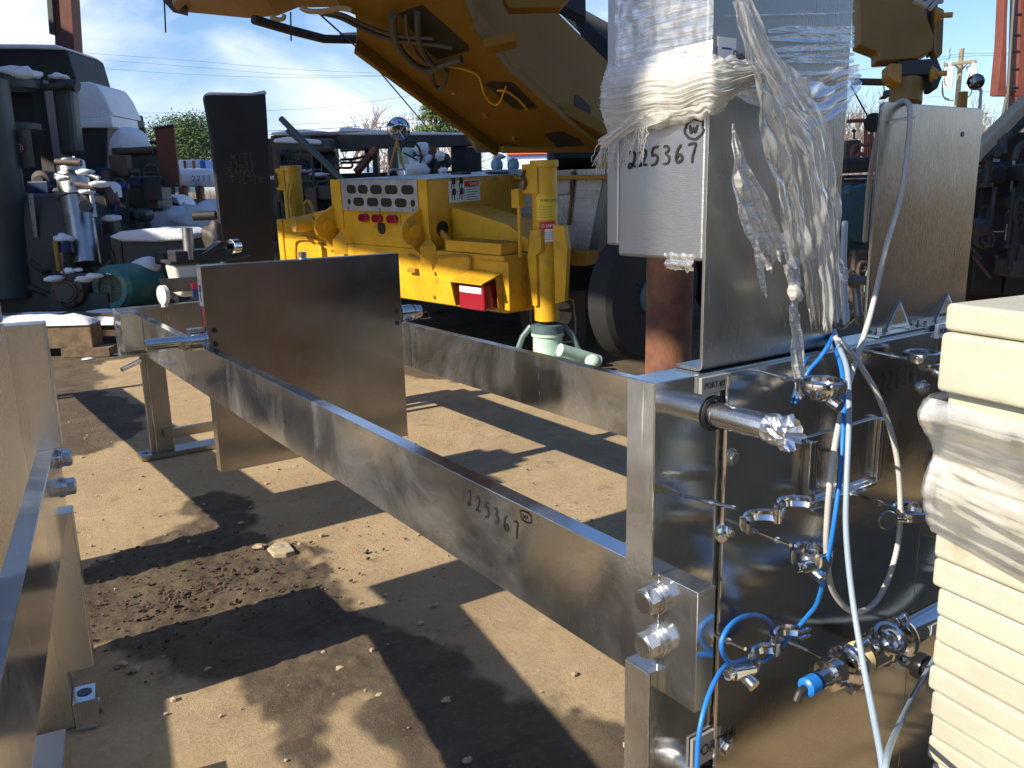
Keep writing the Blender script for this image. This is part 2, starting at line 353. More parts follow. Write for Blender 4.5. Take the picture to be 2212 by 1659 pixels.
# ------------------------------------------------------------------ writing
def frame(o, ex, ey): return (Vector(o), Vector(ex).normalized(), Vector(ey).normalized())
GL = {  # hand written strokes in a 1 x 1.4 box
 '2': [[(.1, 1.1), (.3, 1.35), (.65, 1.3), (.75, 1.0), (.5, .55), (.15, .15), (.1, .05), (.35, .2), (.6, .05), (.9, .15)]],
 'Q': [[(.15, 1.1), (.35, 1.35), (.7, 1.25), (.75, .8), (.55, .3), (.25, .0), (.05, .15), (.2, .4), (.5, .25), (.85, .1)]],
 '5': [[(.8, 1.4), (.3, 1.35), (.2, .85), (.55, .85), (.8, .5), (.55, .1), (.1, .05)]],
 '3': [[(.15, 1.3), (.5, 1.38), (.7, 1.1), (.4, .8), (.75, .5), (.55, .08), (.1, .08)]],
 '6': [[(.65, 1.4), (.3, 1.0), (.15, .4), (.35, .05), (.75, .15), (.75, .5), (.45, .6), (.2, .35)]],
 '7': [[(.05, 1.25), (.45, 1.33), (.85, 1.3), (.75, .9), (.6, .4), (.55, -.15)]],
 '9': [[(.75, 1.1), (.45, 1.38), (.2, 1.1), (.35, .8), (.7, .9), (.75, 1.2), (.65, .5), (.55, 0)]],
 '8': [[(.7, 1.2), (.4, 1.4), (.2, 1.1), (.7, .5), (.5, .05), (.2, .3), (.5, .75), (.7, 1.2)]],
 'W': [[(.1, 1.1), (.22, .3), (.45, .85), (.62, .3), (.88, 1.1)]],
 'O': [[(.5+.62*math.cos(a/18*2*math.pi+2), .7+.72*math.sin(a/18*2*math.pi+2)) for a in range(20)]],
 'I': [[(.5, 1.3), (.48, .05)]], 'T': [[(.1, 1.3), (.9, 1.35)], [(.5, 1.3), (.48, .05)]],
 'H': [[(.2, 1.3), (.18, .05)], [(.8, 1.3), (.8, .05)], [(.2, .7), (.8, .7)]],
 'S': [[(.8, 1.2), (.4, 1.35), (.2, 1.0), (.7, .5), (.5, .05), (.1, .2)]],
 'A': [[(.1, .05), (.5, 1.35), (.9, .05)], [(.3, .5), (.75, .5)]],
 'N': [[(.15, .05), (.2, 1.3), (.8, .05), (.85, 1.3)]], 'D': [[(.2, .05), (.2, 1.3), (.7, 1.1), (.8, .5), (.2, .05)]],
 'F': [[(.2, .05), (.2, 1.3), (.8, 1.3)], [(.2, .7), (.6, .7)]], 'L': [[(.2, 1.3), (.2, .05), (.8, .05)]],
 'E': [[(.8, 1.3), (.2, 1.3), (.2, .05), (.8, .05)], [(.2, .7), (.6, .7)]], 'R': [[(.2, .05), (.2, 1.3), (.75, 1.1), (.2, .7), (.8, .05)]],
 'G': [[(.8, 1.2), (.4, 1.35), (.15, .7), (.4, .05), (.8, .2), (.8, .6), (.5, .6)]], 'V': [[(.1, 1.3), (.5, .05), (.9, 1.3)]],
 '-': [[(.2, .7), (.8, .7)]], 'C': [[(.8, 1.2), (.4, 1.35), (.15, .7), (.4, .05), (.8, .2)]],
 'i': [[(.5, .7), (.48, .05)]], 'w': [[(.1, .7), (.3, .1), (.5, .6), (.7, .1), (.9, .7)]], ' ': []}
HSEED = [0]
def hand(txt, fr, h, wd, gap=.25, th=.1, lift=.0012, rise=0, jig=.04, name='handwriting', m_=None, parent=None):
    """pen strokes as thin flat ribbons lying on the surface"""
    o, ex, ey = fr; nrm = ex.cross(ey); mb = MB(); x = 0; HSEED[0] += 1; rnd = random.Random(HSEED[0]*7+1)
    for k, ch in enumerate(txt):
        dy = rise*k+rnd.uniform(-jig, jig)*h
        for st in GL.get(ch, []):
            P = [o+ex*(x+(a+rnd.uniform(-.05, .05))*wd)+ey*((b+rnd.uniform(-.06, .06))/1.4*h+dy)+nrm*lift for a, b in st]; P = curve(P, 5)
            vs = []; W = th*h*.5*rnd.uniform(.8, 1.15)
            for i, p in enumerate(P):
                t = P[min(i+1, len(P)-1)]-P[max(i-1, 0)]
                if t.length < 1e-9: t = ex.copy()
                sd = nrm.cross(t.normalized())*W*(1 if 0 < i < len(P)-1 else .5); vs += [p-sd, p+sd]
            mb.add(vs, [(2*i, 2*i+2, 2*i+3, 2*i+1) for i in range(len(P)-1)])
        x += wd*(1+gap)
    return mb.build(name, m_ or INK, parent)
def text(txt, fr, size, m_, parent, name='lettering', lift=.001, align='LEFT', extr=.0004, xs=1):
    o, ex, ey = fr; nrm = ex.cross(ey)
    c = bpy.data.curves.new(name, 'FONT'); c.body = txt; c.size = size; c.extrude = extr; c.align_x = align; c.resolution_u = 2
    t = bpy.data.objects.new(name, c); COL.objects.link(t)
    bpy.context.view_layer.update()
    me = bpy.data.meshes.new_from_object(t.evaluated_get(bpy.context.evaluated_depsgraph_get()))
    COL.objects.unlink(t); bpy.data.objects.remove(t)
    off = WL[parent.name] if parent else Vector((0, 0, 0))
    for v in me.vertices: v.co = (o+ex*v.co.x*xs+ey*v.co.y+nrm*(v.co.z+lift+extr))-off
    me.materials.clear(); me.materials.append(m_)
    ob = bpy.data.objects.new(name, me); COL.objects.link(ob); WL[ob.name] = off
    if parent: ob.parent = parent
    return ob

# ------------------------------------------------------------------ ground
def vnoise(X, Y, s, seed):
    rs = np.random.RandomState(seed); G = rs.rand(256, 256)
    x = X/s; y = Y/s; xi = np.floor(x).astype(int); yi = np.floor(y).astype(int); fx = x-xi; fy = y-yi
    fx = fx*fx*(3-2*fx); fy = fy*fy*(3-2*fy)
    g = lambda a, b: G[a % 256, b % 256]
    return (g(xi, yi)*(1-fx)+g(xi+1, yi)*fx)*(1-fy)+(g(xi, yi+1)*(1-fx)+g(xi+1, yi+1)*fx)*fy-.5
def c9(x, y): q = at(x*.6281, y*.6281+745.5, 'z', 0); return (q.x, q.y)
MUD = [[c9(*q) for q in [(200, 790), (420, 720), (650, 600), (640, 555), (730, 500), (790, 490), (860, 520), (930, 640), (1020, 680), (1050, 730), (1180, 800), (1340, 920), (1500, 1010), (1720, 1090), (1800, 1180), (1900, 1270), (2000, 1300), (2170, 1420), (2300, 1500)]]
       + [(1.75, 1.2), (1.5, .95), (1.1, .9)] + [c9(*q) for q in [(1350, 1500), (1330, 1400), (1200, 1240), (1120, 1280), (1050, 1500), (1000, 1380), (990, 1260), (950, 1180), (860, 1100), (700, 1130), (600, 1080), (300, 1060)]] + [(-.2, 3.3), (-.3, 4.1)],
       [c9(*q) for q in [(340, 50), (350, 120), (370, 170), (480, 215), (470, 250), (440, 330), (300, 380), (150, 400)]] + [(-.6, 5.2), (-1.5, 8), (-2, 12), (2.4, 12.5), (2.2, 9.6)],
       [(3.3, 6.8), (3.0, 8.5), (4, 12), (12, 14), (14, 5), (6, 3.2), (4.3, 4.2)]]
def sdist(X, Y, poly):
    P = np.array(poly); d = np.full(X.shape, 1e9); ins = np.zeros(X.shape, bool)
    for i in range(len(P)):
        a = P[i]; b = P[(i+1) % len(P)]; e = b-a
        t = np.clip(((X-a[0])*e[0]+(Y-a[1])*e[1])/(e@e+1e-12), 0, 1)
        d = np.minimum(d, np.hypot(X-a[0]-t*e[0], Y-a[1]-t*e[1]))
        c = ((a[1] > Y) != (b[1] > Y)) & (X < (b[0]-a[0])*(Y-a[1])/(b[1]-a[1]+1e-12)+a[0]); ins ^= c
    return np.where(ins, d, -d)
def lin(a, b, s): return list(np.arange(a, b, s))
gx = [-600, -300, -150, -80, -45, -28, -18, -12, -8, -5, -3.2, -2.2, -1.5, -1] + lin(-.7, 3.6, .016) + lin(3.6, 7, .05) + [7.3, 7.8, 8.5, 9.5, 11, 13, 16, 20, 26, 34, 45, 60, 90, 150, 300, 600]
gy = [-600, -300, -120, -60, -30, -16, -9, -5, -3, -1.5, -.6, 0, .4, .7] + lin(.9, 4.4, .016) + lin(4.4, 8, .03) + lin(8, 13, .09) + [13.5, 14.5, 16, 18, 21, 25, 30, 38, 50, 70, 100, 160, 300, 600]
X, Y = np.meshgrid(np.array(gx), np.array(gy), indexing='ij')
wob = .16*vnoise(X, Y, .35, 1)+.09*vnoise(X, Y, .11, 2)+.05*vnoise(X, Y, .045, 3)
sd = np.maximum.reduce([sdist(X, Y, p) for p in MUD])+wob*1.3
mud = np.clip(sd/.05+.5, 0, 1)
rough_ = np.clip(1.2-np.hypot(X-.75, Y-3.4)/1.25+.7*vnoise(X, Y, .5, 9), 0, 1)*mud
far = np.clip(1-(np.hypot(X-2, Y-4)-7)/6, 0, 1)
clod = np.maximum(vnoise(X, Y, .055, 4), -.1)+.6*np.maximum(vnoise(X, Y, .028, 5), -.05)+.35*vnoise(X, Y, .017, 14)
rut = .5+.5*np.sin((X*.17+Y*.98+.12*vnoise(X, Y, .8, 20))*52)
Z = (-.006*np.clip(rut*1.6-.8, 0, 1)*np.clip(vnoise(X, Y, .9, 21)*4, 0, 1)*(.35+mud)+mud*.002+rough_*clod*.026+.010*vnoise(X, Y, .6, 6)*(.4+mud)+(.0016+.003*mud)*vnoise(X, Y, .03, 7)+.006*(mud+.25)*np.maximum(vnoise(X, Y, .07, 8)-.1, 0))*far
Z += .03*vnoise(X, Y, 1.7, 10)*np.clip((Y-6.5)/2, 0, 1)*far - .004
nx, ny = X.shape
me = bpy.data.meshes.new('ground')
vv = np.stack([X, Y, Z], -1).reshape(-1, 3)
idx = np.arange(nx*ny).reshape(nx, ny)
ff = np.stack([idx[:-1, :-1], idx[1:, :-1], idx[1:, 1:], idx[:-1, 1:]], -1).reshape(-1, 4)
me.vertices.add(len(vv)); me.vertices.foreach_set('co', vv.ravel())
me.loops.add(len(ff)*4); me.loops.foreach_set('vertex_index', ff.ravel().astype(np.int32))
me.polygons.add(len(ff)); me.polygons.foreach_set('loop_start', np.arange(0, len(ff)*4, 4, dtype=np.int32)); me.polygons.foreach_set('loop_total', np.full(len(ff), 4, np.int32))
me.polygons.foreach_set('use_smooth', np.ones(len(ff), bool)); me.update(calc_edges=True)
at_ = me.attributes.new('mud', 'FLOAT', 'POINT'); at_.data.foreach_set('value', mud.ravel().astype(np.float32))
def ground_mat():
    m = bpy.data.materials.new('packed_sand_and_mud'); m.use_nodes = True; n = m.node_tree.nodes; l = m.node_tree.links; b = n['Principled BSDF']
    tcn = n.new('ShaderNodeTexCoord'); O = tcn.outputs['Object']
    def nz(s, d=8, r=.6, di=0):
        q = n.new('ShaderNodeTexNoise'); q.inputs['Scale'].default_value = s; q.inputs['Detail'].default_value = d; q.inputs['Roughness'].default_value = r; q.inputs['Distortion'].default_value = di; l.new(O, q.inputs[0]); return q.outputs[0]
    def mr(v, a0, a1, b0, b1):
        q = n.new('ShaderNodeMapRange'); q.inputs[1].default_value = a0; q.inputs[2].default_value = a1; q.inputs[3].default_value = b0; q.inputs[4].default_value = b1; l.new(v, q.inputs[0]); return q.outputs[0]
    def mix(f, a, c):
        k = n.new('ShaderNodeMix'); k.data_type = 'RGBA'; l.new(f, k.inputs[0])
        for i, v in ((6, a), (7, c)):
            if isinstance(v, tuple): k.inputs[i].default_value = (*v, 1)
            else: l.new(v, k.inputs[i])
        return k.outputs[2]
    sand = mix(mr(nz(2.2), .35, .65, 0, 1), (.36, .26, .145), (.45, .34, .20))
    sand = mix(mr(nz(60, 4), .3, .7, 0, 1), sand, mix(mr(nz(9), .3, .7, 0, 1), (.30, .21, .115), (.43, .325, .195)))
    sand = mix(mr(nz(5, 8, .7), .57, .66, 0, .7), sand, (.2, .145, .09))
    sand = mix(mr(nz(1.1, 6, .6, .8), .5, .62, 0, .45), sand, (.26, .19, .115))
    sand = mix(mr(nz(14, 6, .7), .6, .68, 0, .5), sand, (.5, .41, .27))
    sand = mix(mr(nz(220, 2), .62, .68, 0, .6), sand, (.13, .095, .06))
    mudc = mix(mr(nz(4), .35, .65, 0, 1), (.07, .052, .034), (.13, .097, .062))
    mudc = mix(mr(nz(40, 5), .55, .7, 0, .7), mudc, (.17, .125, .075))
    at2 = n.new('ShaderNodeAttribute'); at2.attribute_name = 'mud'
    col = mix(at2.outputs['Fac'], sand, mudc); l.new(col, b.inputs['Base Color'])
    l.new(mr(at2.outputs['Fac'], 0, 1, .95, .8), b.inputs['Roughness']); b.inputs['Specular IOR Level'].default_value = .3
    vo = n.new('ShaderNodeTexVoronoi'); vo.feature = 'DISTANCE_TO_EDGE'; vo.inputs['Scale'].default_value = 9; l.new(O, vo.inputs['Vector'])
    crack = mr(vo.outputs['Distance'], 0, .02, 0, 1)
    bp = n.new('ShaderNodeBump'); bp.inputs['Distance'].default_value = .012; l.new(nz(45, 8, .8), bp.inputs['Height'])
    bp2 = n.new('ShaderNodeBump'); bp2.inputs['Distance'].default_value = .003; l.new(nz(210, 3), bp2.inputs['Height']); l.new(bp.outputs[0], bp2.inputs['Normal'])
    l.new(bp2.outputs[0], b.inputs['Normal']); return m
GROUND = ground_mat(); me.materials.append(GROUND)
go = bpy.data.objects.new('ground', me); COL.objects.link(go); go['kind'] = 'structure'
# crumbled clods of wet soil in the churned patch, too many to count
cb_ = MB(); rr = random.Random(9); cnt = 0
while cnt < 1000:
    a = rr.uniform(0, 6.28); d = abs(rr.gauss(0, .62)); x = .72+d*1.15*math.cos(a); y = 3.42+d*.8*math.sin(a)
    if y < 2.7 or x < -.1: cnt += 1; continue
    s = rr.choice([.003, .004, .006, .008, .012])*rr.uniform(.7, 1.3)*(1.15-min(d, 1)*.6)
    cb_.ball((x, y, s*.25+.004), s, 6, (1, rr.uniform(.5, .9), rr.uniform(.4, .75)), .9, cnt); cnt += 1
tag(cb_.build('soil_clods', mat('wet_soil_clod', (.075, .052, .032), .9, var=.35, vscale=10, bump=.003, bscale=90)), 'crumbled clods of dark wet soil in the churned patch', 'soil', kind='stuff')
# loose pebbles, too many to count
pb = MB(); rr = random.Random(3)
MUDB = MUD[0]
for i in range(300):
    x = rr.uniform(-.2, 3.0); y = rr.uniform(1.4, 7.2)
    s = rr.choice([.004, .005, .006, .008, .012])*rr.uniform(.7, 1.4)
    pb.ball((x, y, s*.3), s, 6, (1, rr.uniform(.6, 1), rr.uniform(.4, .8)), .5, i)
tag(pb.build('pebbles', mat('pebble_stone', (.34, .27, .18), .9, var=.3, vscale=8), smooth=True), 'small loose pebbles scattered on the sandy ground', 'pebbles', kind='stuff')
STONE = mat('pale_stone', (.34, .27, .18), .9, var=.2, vscale=20, bump=.003, bscale=60)
for k, (px, py, s, lb) in enumerate([(965, 1512, .016, 'pale angular stone lying alone in the shaded mud'), (833, 1283, .011, 'pair of broken grey pebbles in the mud, upper piece'), (560, 1183, .028, 'flat pale stone chip, left of two at the mud edge'), (603, 1186, .03, 'flat pale stone chip, right of two at the mud edge'),
    (262, 1437, .022, 'rounded pebble in shade beside the left press foot'), (290, 1447, .02, 'light pebble in shade, right of another pebble'), (448, 1445, .013, 'small grey stone near the rusty stained patch'), (520, 1130, .016, 'small round stone at the sand and mud boundary'), (1010, 1642, .015, 'light stone on cracked mud at the bottom edge'), (820, 1500, .012, 'small pale stone in sunlit patch of ground')]):
    q = at(px, py, 'z', .004); o = MB().ball((q.x, q.y, s*.25), s, 10, (1.1, .8, .45), .7, k*3.1).build('stone', STONE, smooth=True)
    tag(o, lb, 'stone', 'stones on the ground')
# concrete slab remnant poking through the mud
q = [at(x, y, 'z', .012) for x, y in [(577, 1186), (600, 1168), (622, 1172), (637, 1190), (618, 1196), (592, 1197)]]
tag(MB().prism([Vector((p.x, p.y, -.01)) for p in q], (0, 0, .026)).build('flat_stone', STONE, bevel=.004), 'flat sand coloured slab showing through the brown mud', 'stone')
# ------------------------------------------------------------------ the filter presses
def press(M, label, near=True, ylen=4.6, detail=True, hm=None):
    t = thing('filter_press', label, 'filter press', tuple(M @ Vector((0, 0, 0))))
    P = lambda *q: M @ Vector(q)
    Vx = lambda *q: M.to_3x3() @ Vector(q)
    B = lambda: MB(M)
    Wd = 1.145
    pts = [(-.02, .19), (-.02, .70), (.046, .70), (.046, .90), (-.02, .90), (-.02, 1.267), (Wd+.02, 1.267), (Wd+.02, .90), (Wd-.046, .90), (Wd-.046, .70), (Wd+.02, .70), (Wd+.02, .19), (Wd-.07, .19), (Wd-.07, .0), (.055, .0), (.055, .19)]
    h = B(); h.prism([(x, 0, z) for x, z in pts], (0, .07, 0)); h.build('head_plate', hm or S_PANEL, t, bevel=.0015)
    for x0 in (-.0222, ): # cut edge facing strip of the head, scratched
        h = B(); h.box(x0, -.0202, .0015, .0685, .902, 1.2655); h.build('edge_face', ALU, t)
        h = B(); h.box(x0, -.0202, .0015, .0685, .192, .698); h.build('edge_face', ALU, t)
    h = B(); h.box(-.014, .05, -.06, .1, 0, .012); h.box(-.014, .05, -.001, .1, .012, .098); ft = h.build('foot', S_BOLT, t, bevel=.002)
    B().lathe((.018, .045, .0985), (0, 0, 1), [(0, .022), (.002, .022)], 16).build('anchor_hole', BLACKG, ft)
    # the two side bars with their end blocks
    for x0 in (0, Wd-.045):
        b = B(); b.box(x0, x0+.045, .0015, ylen, .66, .90); b.build('side_bar', S_BAR, t, bevel=.0015)
        b = B(); b.box(x0, x0+.046, -.095, 0, .66, .90); b.build('bar_end_block', S_BAR, t, bevel=.0012)
    for (zz_, ax) in ((.851, -1), (.761, -1), (.851, 1), (.761, 1)):
        x0 = 0 if ax < 0 else Wd
        q = MB(M); c = Vector((x0, .005, zz_)); d = Vector((ax, 0, 0))
        q.cyl(c, c+d*.008, .031, 20); q.cyl(c+d*.008, c+d*.014, .027, 20); q.hexa(c+d*.014, c+d*.036, .026); q.cyl(c+d*.036, c+d*.039, .021, 20)
        q.build('hex_bolt', S_BOLT, t, smooth=True, bevel=.001)
    # foot end: end plate, posts and base plate
    e = B(); e.box(-.12, Wd+.12, ylen+.001, ylen+.075, .64, .945); e.build('end_plate', S_BAR, t, bevel=.002)
    e = B(); e.box(-.12, -.001, ylen-.16, ylen, .70, .935); e.build('end_cheek', S_BAR, t, bevel=.002)
    e = B(); e.box(-.135, -.0, ylen-.11, ylen-.03, .655, .672); e.build('lug', S_BOLT, t, bevel=.002)
    for i in range(3): B().hexa((-.121, ylen-.12+.045*i, .86), (-.14, ylen-.12+.045*i, .86), .018).build('hex_bolt', S_BOLT, t, bevel=.001)
    for x0 in (0.0, Wd-.11):
        e = B(); e.box(x0, x0+.11, ylen-.13, ylen-.07, .03, .66); e.build('post', S_BRUSH, t, bevel=.003)
        e = B(); e.box(x0-.03, x0-.003, ylen-.115, ylen-.085, .03, .66); e.build('post_flange', S_BRUSH, t, bevel=.002)
    e = B(); e.box(-.1, Wd+.1, ylen-.17, ylen-.02, .0, .03); bp = e.build('base_plate', S_BRUSH, t, bevel=.002)
    B().lathe((-.06, ylen-.09, .0305), (0, 0, 1), [(0, .022), (.001, .022)], 14).build('slot', BLACKG, bp)
    e = B(); e.box(.05, Wd-.05, ylen-.17, ylen-.133, .17, .178); e.box(.05, Wd-.05, ylen-.17, ylen-.163, .12, .17); e.build('cross_brace', S_BRUSH, t)
    # intermediate legs of the head
    if detail:
        # cladding sheet, seam bead, pocket and studs on the head front
        c = B(); c.box(.162, Wd-.26, -.007, -.0002, .02, 1.262); c.build('front_sheet', S_PANEL, t, bevel=.001)
        c = B(); c.box(Wd-.255, Wd+.015, -.005, -.0002, .02, 1.262); c.build('side_sheet', S_PANEL, t, bevel=.001)
        c = B(); c.tube([(.158, -.008, .2), (.158, -.008, 1.258)], .0038, 10); c.build('seam_bead', S_CHROME, t, smooth=True)
    return t
MM = Matrix.Translation((1.04, 1.04, 0))
MAIN = press(MM, 'long stainless filter press with bare side bars across the yard and port plates')
aL = math.radians(9.8)
ML = Matrix.Translation((.2305+.02*math.cos(aL), 2.69+.0, 0)) @ Matrix.Rotation(math.pi-aL, 4, 'Z') @ Matrix.Translation((.02, -.07, 0))
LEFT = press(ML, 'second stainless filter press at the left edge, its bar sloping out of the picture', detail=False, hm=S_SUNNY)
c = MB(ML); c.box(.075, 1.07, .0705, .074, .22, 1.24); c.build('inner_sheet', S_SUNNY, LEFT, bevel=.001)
c = MB(ML); c.box(.03, .10, .5, 4.4, .10, .26); c.box(1.0, 1.07, .5, 4.4, .10, .26); c.build('skid_rail', S_BRUSH, LEFT, bevel=.002)
# third press standing out of the frame on the left; its shadow crosses the yard
M3 = Matrix.Translation((.10, 4.02, 0)) @ Matrix.Rotation(math.radians(2.5), 4, 'Z') @ Matrix.Translation((-1.145, 0, 0))
THIRD = press(M3, 'third filter press standing left of the picture behind the second one', detail=False, ylen=3.9)

def simple_cab(M, lab, x0, x1, y0, y1, z0, z1, steps=()):
    t = thing('control_cabinet', lab, 'cabinet', tuple(M @ Vector((x0, y0, z0))))
    MB(M).box(x0, x1, y0, y1, z0, z1).build('box', S_CAB, t, bevel=.006)
    for b in steps: MB(M).box(*b).build('junction_box', S_CAB, t, bevel=.004)
    return t
simple_cab(Matrix.Identity(4), 'cabinet on top of the second press, outside the picture on the left', -.55, .16, 2.78, 3.08, 1.268, 2.2)
simple_cab(Matrix.Identity(4), 'low housing behind the second press head, hidden by it', -.9, .20, 2.80, 3.20, .02, .66)
simple_cab(Matrix.Identity(4), 'stepped cabinet on the third press, outside the picture on the left', -.5, .02, 3.98, 4.44, 1.28, 1.86, [(-.45, -.05, 4.05, 4.36, 1.861, 1.98), (-.3, .02, 3.80, 3.979, 1.3, 1.7)])
simple_cab(Matrix.Identity(4), 'low housing in front of the third press head, outside the picture', -.9, .08, 3.80, 4.0, .02, 1.25)

# pocket on the head front
def P104(px, py, y=1.033): return at(px, py, 'y', y)
tl, bl, br, tr = P104(1737, 945), P104(1729, 1092), P104(1882, 1036), P104(1895, 906)
zt, zb = tl.z, bl.z; xl, xr = tl.x, tr.x
pk = MB().box(xl, xr, 1.027, 1.0328, zb, zt).build('pocket_plate', S_PANEL, MAIN, bevel=.001)
MB().box(xl-.004, xl+.010, 1.012, 1.0268, zb, zt-.006).box(xl+.010, xl+.02, 1.012, 1.015, zb, zt-.006).build('pocket_rail', S_CHROME, pk, bevel=.0015)
MB().box(xr-.008, xr+.006, 1.012, 1.0268, zb+.006, zt).box(xr-.018, xr-.008, 1.012, 1.015, zb+.006, zt).build('pocket_rail', S_CHROME, pk, bevel=.0015)
MB().box(xl+.022, xr-.02, 1.010, 1.0268, zb-.006, zb+.006).build('pocket_lip', S_CHROME, pk, bevel=.0015)
# port pipes with foil caps
def port(zc, lab, rlen=.14):
    x = 1.170
    r = MB().lathe((x, 1.0399, zc), (0, -1, 0), [(0, .034), (.004, .034), (.004, .026)], 28, False).build('gasket_ring', BLACKP, MAIN, smooth=True)
    r = MB().lathe((x, 1.039, zc), (0, -1, 0), [(0, .0235), (rlen, .0235)], 28).build('port_pipe', S_BOLT, MAIN, smooth=True, label='short bright pipe under its engraved plate')
    cap = MB(); prof = []; n = 22; ax = Vector((0, -1, 0)); o = Vector((x, 1.039-rlen+.012, zc)); rnd = random.Random(int(zc*100))
    k = 7; vs = []
    for i in range(k):
        h = i/(k-1)*.052
        for j in range(n):
            a = 2*math.pi*j/n; rr_ = .0262+.004*(i/(k-1))*math.sin(a*4+i*.5)+rnd.uniform(-.0012, .0012)*(1+i)
            if i == k-1: rr_ *= .92
            vs.append(o+ax*(h+(rnd.uniform(-.005, .005) if i > 4 else 0))+Vector((math.cos(a), 0, math.sin(a)))*rr_)
    fs = [(i*n+j, i*n+(j+1) % n, (i+1)*n+(j+1) % n, (i+1)*n+j) for i in range(k-1) for j in range(n)]
    cap.add(vs, fs)
    cv = len(vs); c2 = [o+ax*.022+Vector((rnd.uniform(-.004, .004), 0, rnd.uniform(-.004, .004)))]
    cap.add([vs[(k-1)*n+j] for j in range(n)]+c2, [(j, (j+1) % n, n) for j in range(n)])
    cap.build('foil_cap', FOIL, MAIN)
port(at(1538, 893, 'y', 1.04).z, '3')
def plate_label(px0, py0, px1, py1, txt, sz=.019):
    a = at(px0, py0, 'y', 1.036); b = at(px1, py1, 'y', 1.036)
    if txt == 'PO': b.x = a.x+.08
    o = MB().box(a.x, b.x, 1.031, 1.0395, min(a.z, b.z), max(a.z, b.z)).build('port_plate', GREYL if 0 else mat('engraved_tag', (.3, .3, .29), .4, .3), MAIN, bevel=.0008)
    h = abs(a.z-b.z)
    text(txt if txt != 'PO' else 'PORT #1', frame((a.x+.006, 1.031, min(a.z, b.z)+h*.3), (1, 0, 0), (0, 0, 1)), h*.55, INK, o, xs=.86)
plate_label(1512, 817, 1574, 838, 'PORT #3')
plate_label(1493, 1598, 1552, 1626, 'PORT #4')
z4 = at(1520, 1610, 'y', 1.036).z-.075
port(z4, '4', .07)
a = at(2023, 700, 'y', 1.03); o = MB().box(a.x, a.x+.08, 1.025, 1.034, a.z-.034, a.z).build('port_plate', WHITE, MAIN, bevel=.0008)
text('PORT #1', frame((a.x+.006, 1.025, a.z-.024), (1, 0, 0), (0, 0, 1)), .019, INK, o, xs=.86)
# nuts on the head front
for px, py, r in ((1560, 1000, .012), (1569, 1614, .014), (1995, 838, .012), (1545, 1160, .008)):
    q = at(px-22 if px == 1560 else px, py if px != 1560 else py, 'y', 1.03)
    q.x = max(q.x, 1.215)
    k = MB(); k.cyl((q.x, 1.0335, q.z), (q.x, 1.03, q.z), r*1.45, 16); k.hexa((q.x, 1.03, q.z), (q.x, 1.02, q.z), r); k.build('hex_nut', S_BOLT, MAIN, bevel=.0006)
# hand written numbers on the steel
q0, q1 = at(1010, 1088, 'x', 1.0395), at(1122, 1137, 'x', 1.0395)
hand('Q25367', frame((1.0396, at(1010, 1090, 'x', 1.04).y, .832), (0, -1, 0), (0, 0, 1)), .041, .021, .95, .14, rise=-.0035, parent=MAIN, jig=.06)
q = at(1126, 1108, 'x', 1.0396); hand('O', frame((1.0396, q.y, q.z-.018), (0, -1, 0), (0, 0, 1)), .026, .036, 0, .1, parent=MAIN)
hand('W', frame((1.0396, q.y-.004, q.z-.014), (0, -1, 0), (0, 0, 1)), .018, .024, 0, .14, parent=MAIN)
q = P104(1903, 850, 1.0326)
hand('225367', frame((q.x, 1.0326, q.z-.004), (1, 0, .12), (0, 0, 1)), .048, .015, .9, .06, parent=MAIN, jig=.05)

# ---- follower plate riding on the bars
FOL = thing('follower_plate', 'large square stainless plate standing across the two long bars', 'press plate', (1.06, 4.1, .27))
MB().box(1.06, 2.10, 4.1, 4.175, .27, 1.291).build('plate', S_DARK, FOL, bevel=.002)
MB().box(1.058, 2.102, 4.0985, 4.1765, 1.2455, 1.2935).build('top_cap', S_DARK, FOL, bevel=.0015) if 0 else None
MB().box(1.0591, 1.0598, 4.103, 4.172, 1.01, 1.285).build('edge_face', ALU, FOL)
for px, py in ((463, 713), (466, 743), (857, 672), (858, 698)):
    q = at(px, py, 'y', 4.1); b = MB(); b.lathe((q.x, 4.0995, q.z), (0, -1, 0), [(0, .013), (.003, .013), (.006, .009)], 16).build('socket_bolt', BLACKP, FOL, smooth=True)
q = at(655, 555, 'y', 4.13); MB().cyl((q.x, 4.137, 1.291), (q.x, 4.137, 1.296), .026).hexa((q.x, 4.137, 1.296), (q.x, 4.137, 1.326), .021).build('hex_bolt', S_BOLT, FOL, bevel=.002)
# label on its left edge
for z0, z1, mt in ((1.10, 1.215, WHITE), (1.0, 1.1, ORG)):
    MB().box(1.0578, 1.0588, 4.105, 4.17, z0, z1).build('warning_label', mt, FOL)
MB().box(1.0570, 1.0576, 4.14, 4.166, 1.005, 1.095).box(1.0570, 1.0576, 4.12, 4.155, 1.165, 1.20).box(1.0570, 1.0576, 4.13, 4.145, 1.12, 1.16).build('label_print', BLUEP, FOL)
